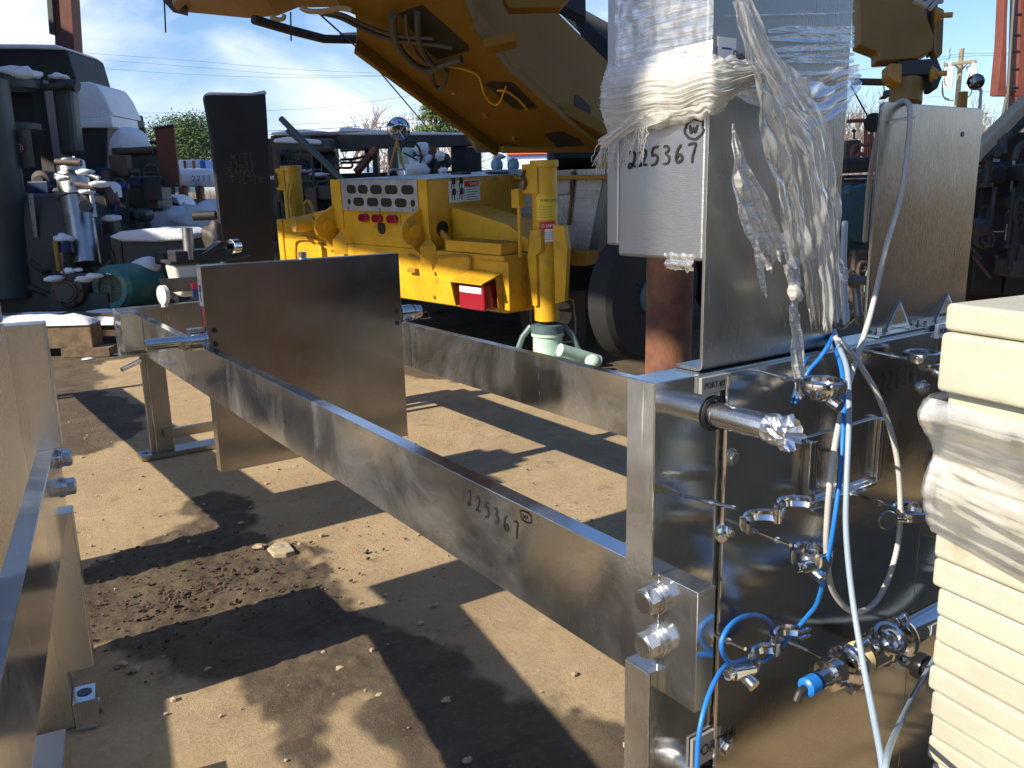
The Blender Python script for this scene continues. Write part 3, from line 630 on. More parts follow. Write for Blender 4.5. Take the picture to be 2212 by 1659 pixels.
# rollers / handles
def roller(x0, s, z, y=4.135):
    k = MB(); k.lathe((x0, y, z), (s, 0, 0), [(0, .055), (.012, .055), (.014, .044), (.075, .044), (.078, .036), (.088, .036), (.09, .03)], 28); k.build('roller_hub', S_CHROME, FOL, smooth=True)
    k = MB(); k.lathe((x0+s*.088, y, z), (s, 0, 0), [(0, .04), (.02, .04), (.022, .026), (.03, .026), (.032, .03), (.045, .03), (.046, .0), ], 24, False); k.hexa((x0+s*.1, y-.005, z), (x0+s*.125, y-.005, z), .036); k.build('collar', S_BOLT, FOL, smooth=True)
zr = .935
roller(1.06, -1, zr); MB().lathe((.985, 4.125, zr+.008), (-1, 0, 0), [(0, .027), (.20, .027), (.203, .024), (.203, .02)], 24).build('handle_bar', S_CHROME, FOL, smooth=True)
MB().box(.985, 1.058, 4.12, 4.16, zr+.05, zr+.062).box(.978, .99, 4.11, 4.16, zr-.03, zr+.062).build('hanger_bracket', S_BOLT, FOL, bevel=.002)
roller(2.10, 1, .96); MB().lathe((2.20, 4.16, .97), (1, .1, 0), [(0, .022), (.05, .022)], 20).build('handle_bar', S_CHROME, FOL, smooth=True)
MB().tube(curve([(2.19, 4.1, .93), (2.22, 4.08, .925), (2.26, 4.06, .93)]), .002, 5).tube(curve([(2.19, 4.1, .94), (2.25, 4.08, .96), (2.27, 4.1, .9)]), .0015, 5).build('wire_tie', RUST, FOL)

# ---- pump unit on the far end of the frame
ye = 5.76
PUMP = thing('hydraulic_pump', 'white canister with black top and gauge on the far end frame', 'pump', tuple(at(400, 650, 'y', ye)))
def ep(px, py, y=ye): return at(px, py, 'y', y)
a, b = ep(371, 572), ep(440, 655); cx = (a.x+b.x)/2+.05
MB().add([], []).prism([(a.x+.0, ye, a.z), (a.x+.03, ye, b.z+.05), (a.x+.32, ye, b.z+.05), (a.x+.33, ye, a.z)], (0, .22, 0)).build('canister', PVC, PUMP, bevel=.03, seg=4)
MB().box(a.x-.015, a.x+.36, ye-.02, ye+.24, a.z, a.z+.022).build('canister_lid', BLACKP, PUMP, bevel=.006)
l0 = ep(377, 563); MB().box(l0.x, l0.x+.36, ye-.03, ye+.18, l0.z-.01, l0.z+.06).build('motor_block', BLACKP, PUMP, bevel=.006)
l1 = ep(432, 548); l2 = ep(465, 527); MB().prism([l1+Vector((0, -.04, 0)), l1+Vector((.08, -.04, 0)), l2+Vector((.1, -.04, 0)), l2+Vector((.03, -.04, .02))], (0, .1, 0)).build('carry_handle', BLACKP, PUMP, bevel=.005)
p0, p1 = ep(410, 560), ep(404, 492); MB().cyl(p0, p1, .034, 20).build('upright_tube', steel('dull_tube', .4, .3, .45, (20, 20, 20), spots=False), PUMP, smooth=True)
MB().tube([ep(400, 543), ep(412, 550), ep(432, 575)], .012, 6).build('lever', S_BOLT, PUMP)
g = ep(503, 532); k = MB(); k.lathe(g+Vector((-.0, -.02, 0)), Vector((-.85, -.4, 0)), [(-.03, .028), (-.028, .05), (.03, .05), (.032, .044), (.024, .042)], 24); k.build('gauge', S_CHROME, PUMP, smooth=True)
g2 = ep(505, 553); MB().cyl(g-Vector((0, 0, .04)), g2-Vector((0, 0, .02)), .011).tube([ep(470, 560), ep(505, 556), ep(540, 548)], .016, 8).tube(curve([ep(470, 560), ep(450, 552), ep(440, 558)]), .009, 6).build('hose_fitting', BLACKP, PUMP, smooth=True)
a, b = ep(345, 603, 5.72), ep(437, 660, 5.72)
MB().prism([(a.x, 5.72, a.z), (a.x+.36, 5.72, a.z), (a.x+.36, 5.72, b.z), (a.x+.24, 5.72, b.z), (a.x+.24, 5.72, a.z-.09), (a.x+.02, 5.72, a.z-.09)], (0, .008, 0)).build('bracket_plate', S_BRUSH, PUMP, bevel=.001)
q = ep(405, 625, 5.715); MB().box(q.x+.03, q.x+.2, 5.712, 5.7195, q.z, q.z+.035).build('label_print', REDL, PUMP); MB().box(q.x+.03, q.x+.2, 5.712, 5.7195, q.z-.06, q.z-.001).build('label_print', BLUEP, PUMP)
q = ep(353, 637, 5.55); MB().lathe(q, (1, .25, 0), [(-.018, .045), (-.014, .06), (.014, .06), (.018, .045)], 28).tube([q-Vector((0, 0, .05)), (q.x, q.y, .945)], .02, 10).build('hand_wheel', PVC, PUMP, smooth=True)
q = ep(303, 779, 5.5); MB().cyl(q, ep(263, 799, 5.45), .014).build('drain_rod', S_BOLT, PUMP, smooth=True)
q = ep(366, 648, 5.73); MB().prism([ep(362, 622, 5.73), ep(386, 640, 5.73), ep(386, 655, 5.73), ep(362, 636, 5.73)], (0, .01, 0)).build('strut', S_BRUSH, PUMP)

# ---- cabinet on the head
CAB = thing('control_cabinet', 'tall stainless control box on its bent back plate, wrapped in torn film', 'cabinet', (1.15, 1.05, 1.267))
cyb = 1.045; zc0 = 1.2675
# bent mounting plate: flange + radius + upright
prof = [(1.115, 0), (1.062, 0)]+[(1.062-.014*math.sin(a_), .014-.014*math.cos(a_)) for a_ in [i*math.pi/12 for i in range(1, 6)]]+[(1.048, .02), (1.048, 1.1)]
prof2 = [(1.055, 1.1), (1.055, .022)]+[(1.062-.007*math.cos(a_), .014-.007*math.sin(a_)) for a_ in [i*math.pi/12 for i in range(0, 6)]]+[(1.062, .007), (1.115, .007)]
k = MB(); k.prism([(1.146, y, zc0+z) for y, z in prof+prof2], (1.536-1.146, 0, 0)); k.build('mounting_plate', S_BRUSH, CAB, bevel=.001)
qb, qa = at(1520, 569, 'x', 1.148), at(1334, 549, 'x', 1.148)
zbx = (qb.z+qa.z)/2; yb1 = qa.y
k = MB(); k.box(1.148, 1.50, 1.0555, yb1, zbx, 2.42); k.build('box', S_CAB, CAB, bevel=.006, seg=3)
q = at(1318, 525, 'x', 1.165); k = MB(); k.box(1.155, 1.49, yb1+.006, max(q.y, yb1+.03), zbx+.02, 2.40); k.build('box_door', S_CAB, CAB, bevel=.004)
MB().box(1.170, 1.48, yb1, yb1+.006, zbx+.03, 2.39).build('door_gasket', BLACKP, CAB)
# numbers on the box
zq = at(1357, 350, 'x', 1.1478); wz = abs(at(1510, 350, 'x', 1.1478).y-zq.y)
hand('Q25367', frame((1.1474, zq.y, zq.z-.012), (0, -1, .04), (0, 0, 1)), .032, wz/6/1.28, .3, .15, parent=CAB, jig=.03)
q = at(1483, 300, 'x', 1.1478); hand('O', frame((1.1474, q.y, q.z), (0, -1, 0), (0, 0, 1)), .033, .036, 0, .12, parent=CAB)
hand('W', frame((1.1474, q.y-.006, q.z+.004), (0, -1, 0), (0, 0, 1)), .024, .024, 0, .16, parent=CAB)
# label with a name on the front
a, b = at(1578, 115, 'y', 1.046), at(1680, 137, 'y', 1.046)
lb = MB().box(a.x, b.x, 1.0465, 1.0478, b.z-.01, a.z).build('name_label', WHITE, CAB, bevel=.0006)
text('Dunkel L', frame((a.x+.006, 1.0465, b.z), (1, 0, 0), (0, 0, 1)), .021, INK, lb, xs=.72)
# taped paper on the left side with blue writing
q0, q1 = at(1338, 195, 'x', 1.145), at(1540, 90, 'x', 1.145)
pp = MB().prism([at(1340, 195, 'x', 1.1455), at(1536, 168, 'x', 1.1455), at(1540, 85, 'x', 1.1455), at(1440, 110, 'x', 1.1455), at(1340, 145, 'x', 1.1455)], (.0015, 0, 0)).build('paper_sheet', PAPER, CAB)
hand('C i', frame(at(1345, 182, 'x', 1.145), (0, -1, .1), (0, 0, 1)), .024, .024, .4, .05, parent=CAB, m_=INKB)
hand('S-i', frame(at(1470, 152, 'x', 1.145), (0, -1, .1), (0, 0, 1)), .03, .022, .4, .05, parent=CAB, m_=INKB)
a, b = at(1552, 78, 'y', 1.0455), at(1590, 135, 'y', 1.0455); MB().box(a.x, b.x, 1.0460, 1.0468, b.z, a.z).build('paper_sheet', PAPER, CAB)
MB().box(a.x+.01, b.x-.012, 1.0452, 1.0459, (a.z+b.z)/2, (a.z+b.z)/2+.003).build('pen_line', INKB, CAB)

# ---- second back plate with gussets
BP2 = thing('back_plate', 'bare upright stainless plate with two triangular gussets, right of the cabinet', 'mounting plate', (1.7, 1.07, 1.267))
y2 = 1.075
L0, R0 = at(1897, 222, 'y', y2), at(2127, 232, 'y', y2)
xl, xr, zt = at(1885, 500, 'y', y2).x, at(2100, 500, 'y', y2).x, (L0.z+R0.z)/2
rc = .016; out_ = [(xl, 1.272), (xr, 1.272)]+[(xr-rc+rc*math.cos(a_), zt-rc+rc*math.sin(a_)) for a_ in [i*math.pi/10 for i in range(6)]]+[(xl+rc+rc*math.cos(a_), zt-rc+rc*math.sin(a_)) for a_ in [math.pi/2+i*math.pi/10 for i in range(6)]]
MB().prism([(x, y2, z) for x, z in out_], (0, .007, 0)).build('plate', S_DARK, BP2, bevel=.0015)
MB().box(xl, xr, 1.04, y2, 1.2675, 1.2745).build('flange', S_PANEL, BP2, bevel=.001)
for px in (1940, 2042):
    q = at(px, 690, 'y', y2-.001); h = .062
    MB().prism([(q.x, y2-.0005, 1.275+h), (q.x, y2-.0005, 1.275), (q.x, 1.043, 1.275)], (.004, 0, 0)).prism([(q.x-.045, y2-.0005, 1.2748), (q.x, y2-.0005, 1.275+h), (q.x+.04, y2-.0005, 1.2748)], (0, -.003, 0)).build('gusset', S_CHROME, BP2, bevel=.0006)
for px in (1905, 1992):
    q = at(px, 710, 'y', 1.055); MB().cyl((q.x, 1.057, 1.2746), (q.x, 1.057, 1.277), .014).hexa((q.x, 1.057, 1.277), (q.x, 1.057, 1.287), .011).build('hex_bolt', S_BOLT, BP2, bevel=.0006)
q = at(2080, 290, 'y', y2-.001); MB().lathe((q.x, y2-.0003, q.z), (0, -1, 0), [(0, .006), (.001, .006)], 14).build('plug_hole', BLACKG, BP2)
q = at(1895, 265, 'y', y2+.02); MB().lathe((q.x-.012, y2+.02, q.z), (-1, 0, 0), [(-.01, .02), (.006, .02), (.008, .012)], 16).build('cable_gland', BLACKP, BP2, smooth=True)
a, b = at(1920, 268, 'y', y2-.002), at(1975, 256, 'y', y2-.002); MB().obox(a, b-a, (0, -.004, 0), (0, 0, .006)).build('cable_tie', PVC, BP2)

# ---- pipe clamps hanging on studs
def half_ring(mb, c, r, a0, a1, w=.013, th=.006, M=None, n=14):
    """half of a grooved pipe clamp: U shaped section swept round"""
    sec = [(0, -w), (th, -w*.8), (th*1.25, 0), (th, w*.8), (0, w), (-th*.7, w*.75), (0, 0), (-th*.7, -w*.75)]
    vs = []; k = len(sec)
    for i in range(n+1):
        a = a0+(a1-a0)*i/n
        for dr, dz in sec: vs.append(Vector(c)+Vector(((r+dr)*math.cos(a), (r+dr)*math.sin(a), dz)) if M is None else M @ Vector(((r+dr)*math.cos(a), (r+dr)*math.sin(a), dz)))
    fs = [(i*k+j, i*k+(j+1) % k, (i+1)*k+(j+1) % k, (i+1)*k+j) for i in range(n) for j in range(k)]+[tuple(range(k))[::-1], tuple(range(n*k, (n+1)*k))]
    mb.add(vs, fs)
def clamp(px, py, y, rpx, label, mode='closed', nut=None, ry=.0, rot=0, w=.012):
    c = at(px, py, 'y', y); dep = (c-CAM).dot(FW); r = rpx*dep/FPX
    t = thing('pipe_clamp', label, 'clamp', tuple(c), 'sanitary clamps hanging on the press head')
    Mx = Matrix.Translation(c) @ Matrix.Rotation(rot, 4, 'Z') @ Matrix.Rotation(ry, 4, 'Y')
    if mode == 'closed':
        a = MB(); half_ring(a, c, r, math.radians(-75), math.radians(100), w, M=Mx); a.build('ring_half', S_CHROME, t, smooth=True)
        a = MB(); half_ring(a, c, r, math.radians(105), math.radians(280), w, M=Mx); a.build('ring_half', S_CHROME, t, smooth=True)
    else:
        M1 = Mx @ Matrix.Translation((-r*1.0, 0, 0)); M2 = Mx @ Matrix.Translation((r*1.15, -r*.15, .006)) 
        a = MB(); half_ring(a, c, r, math.radians(15), math.radians(178), w, M=M1); a.build('ring_half', S_CHROME, t, smooth=True)
        a = MB(); half_ring(a, c, r, math.radians(10), math.radians(172), w, M=M2); a.build('ring_half', S_CHROME, t, smooth=True)
        q = Mx @ Vector((0.06*r, r*.25, 0)); MB().cyl(q-ZA*w*1.1, q+ZA*w*1.1, .008, 12).build('hinge_pin', S_CHROME, t, smooth=True)
        for s in (1, -1):
            e = Mx @ Vector((r*2.15, -r*.1, s*w*.6)); MB().obox(e-Vector((.004, .004, .002)), (.028, -.004, 0), (0, .008, 0), (0, 0, .004)).build('fork_lug', S_CHROME, t, bevel=.001)
    if nut:
        q = at(nut[0], nut[1], 'y', y-.02); d = Vector((-.6, -.5, -.35)).normalized() if nut[2] == 'oval' else Vector((1, -.15, -.1)).normalized()
        if nut[2] == 'oval':
            k = MB(); k.lathe(q, d, [(0, .010), (.02, .010), (.021, .007), (.024, .007)], 14); k.build('wing_nut', S_CHROME, t, smooth=True)
            ex = d.cross(ZA).normalized(); ez = ex.cross(d)
            pts = [q+d*.010+ex*(.011*math.cos(v))+ez*((.016 if 1 else 0)*math.sin(v)) for v in [i*math.pi/10 for i in range(20)]]
            ob = MB().prism(pts, d*.007).build('wing', S_CHROME, t, smooth=True, bevel=.0012)
        elif nut[2] == 'disc':
            q = at(nut[0], nut[1], 'y', y-.02); k = MB(); k.lathe(q, Vector((-.5, -.85, .1)), [(0, .019), (.005, .021), (.010, .019)], 22); k.build('wing', S_CHROME, t, smooth=True)
            MB().tube([q, c+Vector((-r*.7, -.01, -.01))], .005, 8).build('clamp_screw', S_CHROME, t, smooth=True)
        else:
            k = MB(); k.cyl(q-d*.03, q+d*.03, .009, 16); k.cyl(q-d*.018, q+d*.004, .0125, 16); k.cyl(q+d*.012+Vector((0, 0, -.012)), q+d*.012+Vector((0, -.02, -.02)), .012, 14); k.build('wing_nut', S_CHROME, t, smooth=True)
            for s in (-.028, -.02): MB().hexa(q+d*s, q+d*(s-.004), .010).build('jam_nut', S_CHROME, t, bevel=.0005)
    return t, c, r
def stud(px0, py0, px1, py1, y, par=MAIN):
    b = at(px1, py1, 'y', y); a = Vector((b.x-.0, 1.034, b.z)); a = at(px0, py0, 'y', 1.034)
    MB().cyl(a, b, .0035, 10).cyl(a+(b-a)*.52, a+(b-a)*.6, .0062, 12).build('hanger_stud', S_CHROME, par, smooth=True)
clamp(1775, 833, .90, 44, 'closed steel clamp high on the head under the torn film tail', nut=(1785, 852, 'barrel'))
clamp(1688, 1118, .90, 50, 'hinged clamp hanging wide open across the middle of the head', 'open', nut=(1560, 1142, 'oval'), rot=.05)
clamp(1752, 1200, .90, 36, 'heavy double clamp with barrel nuts below the wide open one', nut=(1748, 1222, 'barrel'), w=.016)
clamp(1968, 1106, .93, 36, 'closed clamp with a round disc knob near the cream plate stack', nut=(1915, 1122, 'disc'))
clamp(1686, 1405, .90, 42, 'lower open clamp beside the blue cable loop', 'open', nut=(1600, 1452, 'barrel'), rot=.22)
clamp(1992, 770, .97, 32, 'small clamp below the back plate at the upper right of the head', nut=(2012, 790, 'barrel'))
stud(1480, 1072, 1590, 1098, .92); stud(1640, 1150, 1708, 1178, .91); stud(1855, 1070, 1935, 1100, .93); stud(1525, 1362, 1610, 1402, .91); stud(1885, 760, 1960, 775, .96); stud(1640, 800, 1738, 828, .93); stud(1745, 1405, 1820, 1445, .93)
# ---- valve and sensor assembly
VAL = thing('sensor_valve', 'horizontal steel sensor tube with blue cap and open tee mouth, low on the head', 'valve', tuple(at(1850, 1430, 'y', .86)))
yv = .84; v0, v1 = at(1738, 1487, 'y', yv), at(2052, 1316, 'y', yv); dv = (v1-v0).normalized(); LL = (v1-v0).length
def onv(px): 
    k = (px-1738)/(2052-1738); return v0+(v1-v0)*k
MB().lathe(onv(1738), dv, [(0, .013), (.004, .018), (.03, .018), (.03, .015)], 24).build('blue_cap', CABB, VAL, smooth=True)
MB().tube(curve([onv(1740), onv(1730)+Vector((0, 0, -.004)), onv(1724)+Vector((0, 0, -.018))]), .008, 10).build('cable_stub', BLACKP, VAL, smooth=True)
MB().lathe(onv(1762), dv, [(0, .017), (.028, .019), (.03, .03), (.045, .032), (.047, .026), (.06, .026)], 28).build('sensor_head', S_CHROME, VAL, smooth=True)
MB().lathe(onv(1812), dv, [(0, .026), (.006, .040), (.014, .042), (.022, .040), (.026, .030)], 28).build('clamp_band', S_CHROME, VAL, smooth=True)
MB().lathe(onv(1835), dv, [(0, .034), (.018, .034)], 28).build('gasket', GASK, VAL, smooth=True)
MB().lathe(onv(1851), dv, [(0, .033), (.05, .033), (.052, .037), (.062, .040), (.070, .037), (.072, .028)], 28).build('tee_body', S_CHROME, VAL, smooth=True)
qt = onv(1880); dt = (Vector((-.12, -.55, .75))).normalized()
MB().lathe(qt, dt, [(0, .026), (.045, .026), (.047, .033), (.053, .034), (.054, .027), (.03, .0255), (.01, .0255)], 32, False).build('tee_mouth', S_CHROME, VAL, smooth=True)
MB().lathe(qt+dt*.012, dt, [(0, .0254), (.001, .0254)], 20).build('bore', BLACKG, VAL)
MB().lathe(onv(1925), dv, [(-.002, .030), (.0, .040), (.008, .043), (.016, .040), (.018, .029), (.2, .029), (.2, .027), (.3, .027)], 32).build('sensor_tube', S_CHROME, VAL, smooth=True)
for px_, dz in ((1827, -.045), (1838, .04), (1915, .052), (1926, -.05)):
    q = onv(px_)+Vector((0, -.012, dz)); MB().cyl(q-Vector((.012, 0, 0)), q+Vector((.012, 0, 0)), .008, 12).hexa(q+Vector((-.018, 0, 0)), q+Vector((-.01, 0, 0)), .01).hexa(q+Vector((.01, 0, 0)), q+Vector((.018, 0, 0)), .01).build('clamp_screw', S_CHROME, VAL, bevel=.0006)
q = onv(1978); MB().box(q.x-.01, q.x+.045, q.y-.0302, q.y-.0295, q.z-.006, q.z+.016).build('rating_label', WHITE, VAL)
# black rod poking out of the head behind it
zr2 = at(1935, 1440, 'y', 1.03); MB().cyl((zr2.x+.02, 1.034, zr2.z+.02), (zr2.x+.02, .72, zr2.z+.02), .020, 20).lathe((zr2.x+.02, .99, zr2.z+.02), (0, -1, 0), [(0, .032), (.012, .034), (.024, .032)], 24).build('black_rod', BLACKG, MAIN, smooth=True)

# ---- cables
def cable(name, pts, r, m_, label, cat='cable', rib=0, n=10, sub=10, grp=None):
    P = curve([at(x, y_, 'y', yy) for x, y_, yy in pts], sub); t = None
    if rib:
        Q = [P[0]]; 
        for a, b in zip(P, P[1:]):
            k = max(1, int((b-a).length/rib)); Q += [a.lerp(b, i/k) for i in range(1, k+1)]
        P = Q; R = [r*(1.0 if i % 2 else .88) for i in range(len(P))]
    else: R = r
    o = MB().tube(P, R, n).build(name, m_, None, smooth='all'); tag(o, label, cat, grp); return o
cable('conduit', [(1868, 520, 1.25), (1880, 380, 1.15), (1905, 262, 1.1), (1935, 225, 1.09), (1957, 220, 1.075), (1966, 245, 1.055), (1960, 330, 1.05), (1944, 430, 1.045), (1915, 530, 1.04), (1880, 680, 1.03), (1845, 790, .99), (1818, 890, .93), (1798, 1000, .87), (1787, 1120, .87), (1786, 1200, .88), (1800, 1278, .9), (1845, 1322, .9), (1895, 1296, .92), (1932, 1210, .93), (1945, 1110, .94), (1936, 980, .95), (1903, 870, .97), (1862, 795, .99), (1828, 750, 1.0), (1803, 730, 1.03)], .0062, CONDW, 'white ribbed conduit looping over the back plate and down the head', 'conduit', rib=.0034)
cable('cable', [(1797, 722, 1.06), (1803, 745, 1.03), (1820, 810, .95), (1823, 900, .9), (1812, 1050, .86), (1792, 1190, .86), (1768, 1295, .9), (1745, 1330, .93), (1712, 1368, .96), (1680, 1405, .98), (1640, 1432, .97), (1590, 1437, .94), (1562, 1412, .92), (1562, 1375, .92), (1590, 1340, .93), (1632, 1328, .95), (1664, 1345, .97), (1666, 1375, .98), (1640, 1410, .97), (1595, 1428, .95), (1566, 1440, .92), (1540, 1480, .9), (1518, 1545, .88), (1507, 1620, .87), (1509, 1720, .86), (1530, 1900, .85)], .0046, CABB, 'bright blue cable running down the head with one loop')
cable('cable', [(1800, 722, 1.05), (1790, 745, 1.02), (1770, 775, 1.02), (1748, 800, 1.025), (1733, 830, 1.028), (1718, 872, 1.03)], .0045, CABB, 'short blue cable disappearing behind the uppermost clamp')
cable('cable', [(1802, 715, 1.07), (1812, 748, 1.0), (1830, 800, .93), (1834, 900, .88), (1829, 1040, .84), (1828, 1150, .82), (1840, 1280, .79), (1862, 1420, .74), (1885, 1540, .68), (1905, 1650, .62), (1918, 1780, .58), (1910, 1950, .6)], .0053, CABG, 'grey blue cable hanging the full height of the head')
cable('cable', [(2140, 1190, .98), (2100, 1290, .97), (2040, 1385, .95), (1985, 1480, .85), (1945, 1560, .7), (1915, 1640, .56), (1905, 1760, .55)], .0050, CABG, 'grey blue cable slanting from the cream plates to the lower edge')
cable('conduit', [(1828, 700, 1.3), (1825, 640, 1.35), (1822, 560, 1.4), (1825, 480, 1.45)], .009, CONDW, 'pale conduit hanging behind the cabinet right side', 'conduit', rib=.004)

# ---- cream plate stack
T0 = D(2040, 652, 1.26); a8 = math.radians(8.5)
sa = Vector((-math.sin(a8), -math.cos(a8), 0)); sb = Vector((math.cos(a8), -math.sin(a8), 0))   # towards the camera, to the right
ztop = T0.z; bz = ztop; lab = ['topmost cream filter plate of the tall stack', 'extra thick cream filter plate just under the top one', 'cream plate under the thick one, covered by film', 'second cream plate covered by the film', 'third cream plate covered by the film', 'fourth cream plate covered by the film', 'fifth cream plate covered by the film', 'sixth cream plate covered by the film', 'first cream plate showing below the film', 'second cream plate showing below the film', 'third cream plate showing below the film', 'fourth cream plate showing below the film', 'fifth cream plate showing below the film', 'sixth cream plate showing below the film', 'cream plate at the bottom edge of the picture, right side', 'hidden cream plate near the stack bottom']
rs = random.Random(5); i = 0
while bz > .08:
    hgt = .043 if i == 0 else (.092 if i == 1 else rs.uniform(.044, .051))
    j = ([0, -.0115, .006][i] if i < 3 else rs.uniform(-.004, .004))+(ztop-bz)*.088
    o = T0+sb*(j)+sa*rs.uniform(-.006, .006); o = Vector((o.x, o.y, bz-hgt))
    a_ = rs.uniform(-.006, .006); ea = (sa+sb*a_).normalized(); eb = (sb-sa*a_).normalized()
    p = MB().obox(o, ea*.82, eb*.82, (0, 0, hgt-.0015)).build('filter_plate', CREAM, None, bevel=.008, seg=3)
    tag(p, lab[i] if i < 15 else 'cream filter plate low in the stack below the picture edge, %s from the bottom' % ['lowest one', 'second', 'third', 'fourth', 'fifth', 'sixth', 'seventh', 'eighth', 'ninth', 'tenth', 'eleventh', 'twelfth', 'thirteenth', 'fourteenth', 'fifteenth', 'sixteenth'][min(15, max(0, int((bz-.085)/.0475)))], 'filter plate', 'cream filter plates in the stack')
    if i == 0:
        q = at(2197, 641, 'z', bz+.0005)
        MB().lathe((q.x, q.y, bz-.0012), (0, 0, 1), [(0, .012), (.0008, .012)], 20).build('plate_hole', mat('cream_shadow_hole', (.12, .11, .08), .8), p) if 0 else None
    bz -= hgt; i += 1
pal = thing('pallet', 'wooden pallet under the cream plate stack, out of view', 'pallet', tuple(T0))
MB().obox((T0.x, T0.y, .004), sa*.82, sb*.82, (0, 0, max(bz-.006, .02))).build('pallet_boards', WOOD, pal)
# stretch film round the stack
def film_sheet(name, fn, nu, nv, m_, label, cat='plastic film', thick=0):
    vs = [fn(i/nu, j/nv) for i in range(nu+1) for j in range(nv+1)]
    fs = [(i*(nv+1)+j, (i+1)*(nv+1)+j, (i+1)*(nv+1)+j+1, i*(nv+1)+j+1) for i in range(nu) for j in range(nv)]
    o = MB().add(vs, fs).build(name, m_, None, smooth='all'); tag(o, label, cat); return o
zf0, zf1 = at(2040, 858, 'z', 0), 0
fz0 = D(2040, 872, 1.26).z; fz1 = D(2040, 1218, 1.26).z
def stackfilm(u, v):
    # u runs round: behind-left edge, face to camera, v down
    zt_ = fz0+.004*math.sin(u*9); zb_ = fz1+.02-(.20*max(u-.28, 0)) + (.10 if u < .0 else 0)
    z = zt_+(zb_-zt_)*v
    bulge = .006+.018*math.exp(-((v-.12)/.14)**2)+.008*math.exp(-((v-.7)/.2)**2)
    nz_ = mnoise.noise(Vector((u*5, v*6, 1)))*.004+mnoise.noise(Vector((u*9+v*7, v*16, 7)))*.0010+.003*abs(mnoise.noise(Vector((u*3+v*5, v*8, 3))))
    bulge += nz_
    if u < .25: k = u/.25; p = T0+sb*(.25*(1-k))+(-sa)*bulge
    elif u < .33: k = (u-.25)/.08; an = k*math.pi/2; p = T0+(-sa)*bulge*math.cos(an)-sb*bulge*math.sin(an)*1.6+Vector((0, 0, 0))
    else: k = (u-.33)/.67; p = T0+sa*(.8*k)-sb*(bulge*1.3)
    return Vector((p.x, p.y, z))+sb*(ztop-z)*.088
film_sheet('stretch_film', stackfilm, 120, 70, FILM_S, 'milky stretch film wrapped round the middle of the cream plate stack')
def stackfilm2(u, v):
    q = stackfilm(.2+u*.8, .02+v*.93); return q-sb*(.004+.003*mnoise.noise(Vector((u*15, v*22, 4))))
film_sheet('stretch_film', stackfilm2, 90, 60, FILM_C, 'outer clear turn of film round the cream plate stack')

# ---- torn film on the cabinet
def ruffle(path, widths, y0, amp, freq, nz_=1, nu=40, nv=24, seed=0, tear=.0, ax=None):
    """hanging strip: path and widths in photo pixels, on the plane y=y0, gathered into folds"""
    C_ = curve([at(px, py, 'y', y0) for px, py in path], 12); k = len(C_)-1
    Wp = np.interp(np.linspace(0, len(widths)-1, k+1), range(len(widths)), widths)
    dep = (C_[0]-CAM).dot(FW)/FPX; vs = []
    for i, c in enumerate(C_):
        t = C_[min(i+1, k)]-C_[max(i-1, 0)]; sd = Vector((t.z, 0, -t.x)).normalized(); Wm = Wp[i]*dep*1.22
        for j in range(nv+1):
            s = j/nv-.5; ph = s*freq*2*math.pi+seed+i*.03
            w1 = mnoise.noise(Vector((s*3+seed, i*.12, seed)))
            d = amp*(math.sin(ph)*.5+w1*1.2)*min(1, Wp[i]/60)+.0009*mnoise.noise(Vector((s*14, i*.5, seed+5)))*nz_+amp*.5*abs(mnoise.noise(Vector((s*5+seed, i*.05, seed+9))))
            e = 0
            if tear and i > k-9: e = tear*mnoise.noise(Vector((s*24, seed, 2)))*(i-(k-9))/9
            vs.append(c+sd*s*Wm*(1+.12*mnoise.noise(Vector((i*.25, seed, j*.02))))+Vector((0, -abs(d)-.004, 0))+Vector((0, 0, -abs(e))))
    fs = [(i*(nv+1)+j, (i+1)*(nv+1)+j, (i+1)*(nv+1)+j+1, i*(nv+1)+j+1) for i in range(k) for j in range(nv)]
    return MB().add(vs, fs)
WR = thing('plastic_wrap', 'torn clear plastic wrapping and tails hanging from the tall control cabinet', 'plastic wrap', (1.15, 1.0, 1.9))
def WF(mb, nm, m_, lab=None): return mb.build(nm, m_, WR, smooth='all', label=lab)
WF(ruffle([(1578, 268), (1588, 330), (1600, 400), (1632, 480), (1668, 560)], [5, 22, 44, 78, 74, 60], 1.02, .010, 2.2, 2.5, seed=1, tear=.03, nv=40), 'crinkled_tail', FILM_W)
WF(ruffle([(1585, 0), (1612, 90), (1640, 180), (1662, 290), (1690, 400), (1712, 500), (1722, 570)], [28, 36, 50, 64, 66, 70, 72], 1.0, .016, 1.5, 1.6, seed=2, nv=30), 'hanging_sheet', FILM_C)
WF(ruffle([(1600, 0), (1640, 110), (1700, 210), (1752, 300), (1775, 420), (1785, 540), (1792, 690)], [30, 46, 70, 92, 90, 84, 74, 66], .985, .012, 2.5, 2, seed=3, nv=46, tear=.05), 'hanging_sheet', FILM_M)
WF(ruffle([(1660, 190), (1712, 300), (1738, 420), (1755, 560), (1768, 680)], [60, 80, 90, 84, 70], 1.012, .010, 5, 2, seed=8, nv=46, tear=.05), 'hanging_sheet', FILM_C)
WF(ruffle([(1700, 560), (1712, 610), (1716, 640), (1708, 672), (1716, 740), (1722, 850)], [56, 36, 16, 22, 30, 36, 30], 1.0, .012, 2, 2.5, seed=4, nv=22, tear=.02), 'knotted_tail', FILM_W)
WF(MB().ball(at(1716, 628, 'y', .992), .013, 18, (1, .8, 1.3), .5, 3).ball(at(1727, 640, 'y', .992), .008, 12, (1, .8, 1.2), .5, 8), 'knot', FILM_W)
WF(ruffle([(1638, 470), (1634, 540), (1640, 600), (1652, 640)], [14, 22, 18, 6], 1.02, .006, 1.5, 2, seed=6, nv=12), 'shred', FILM_W)
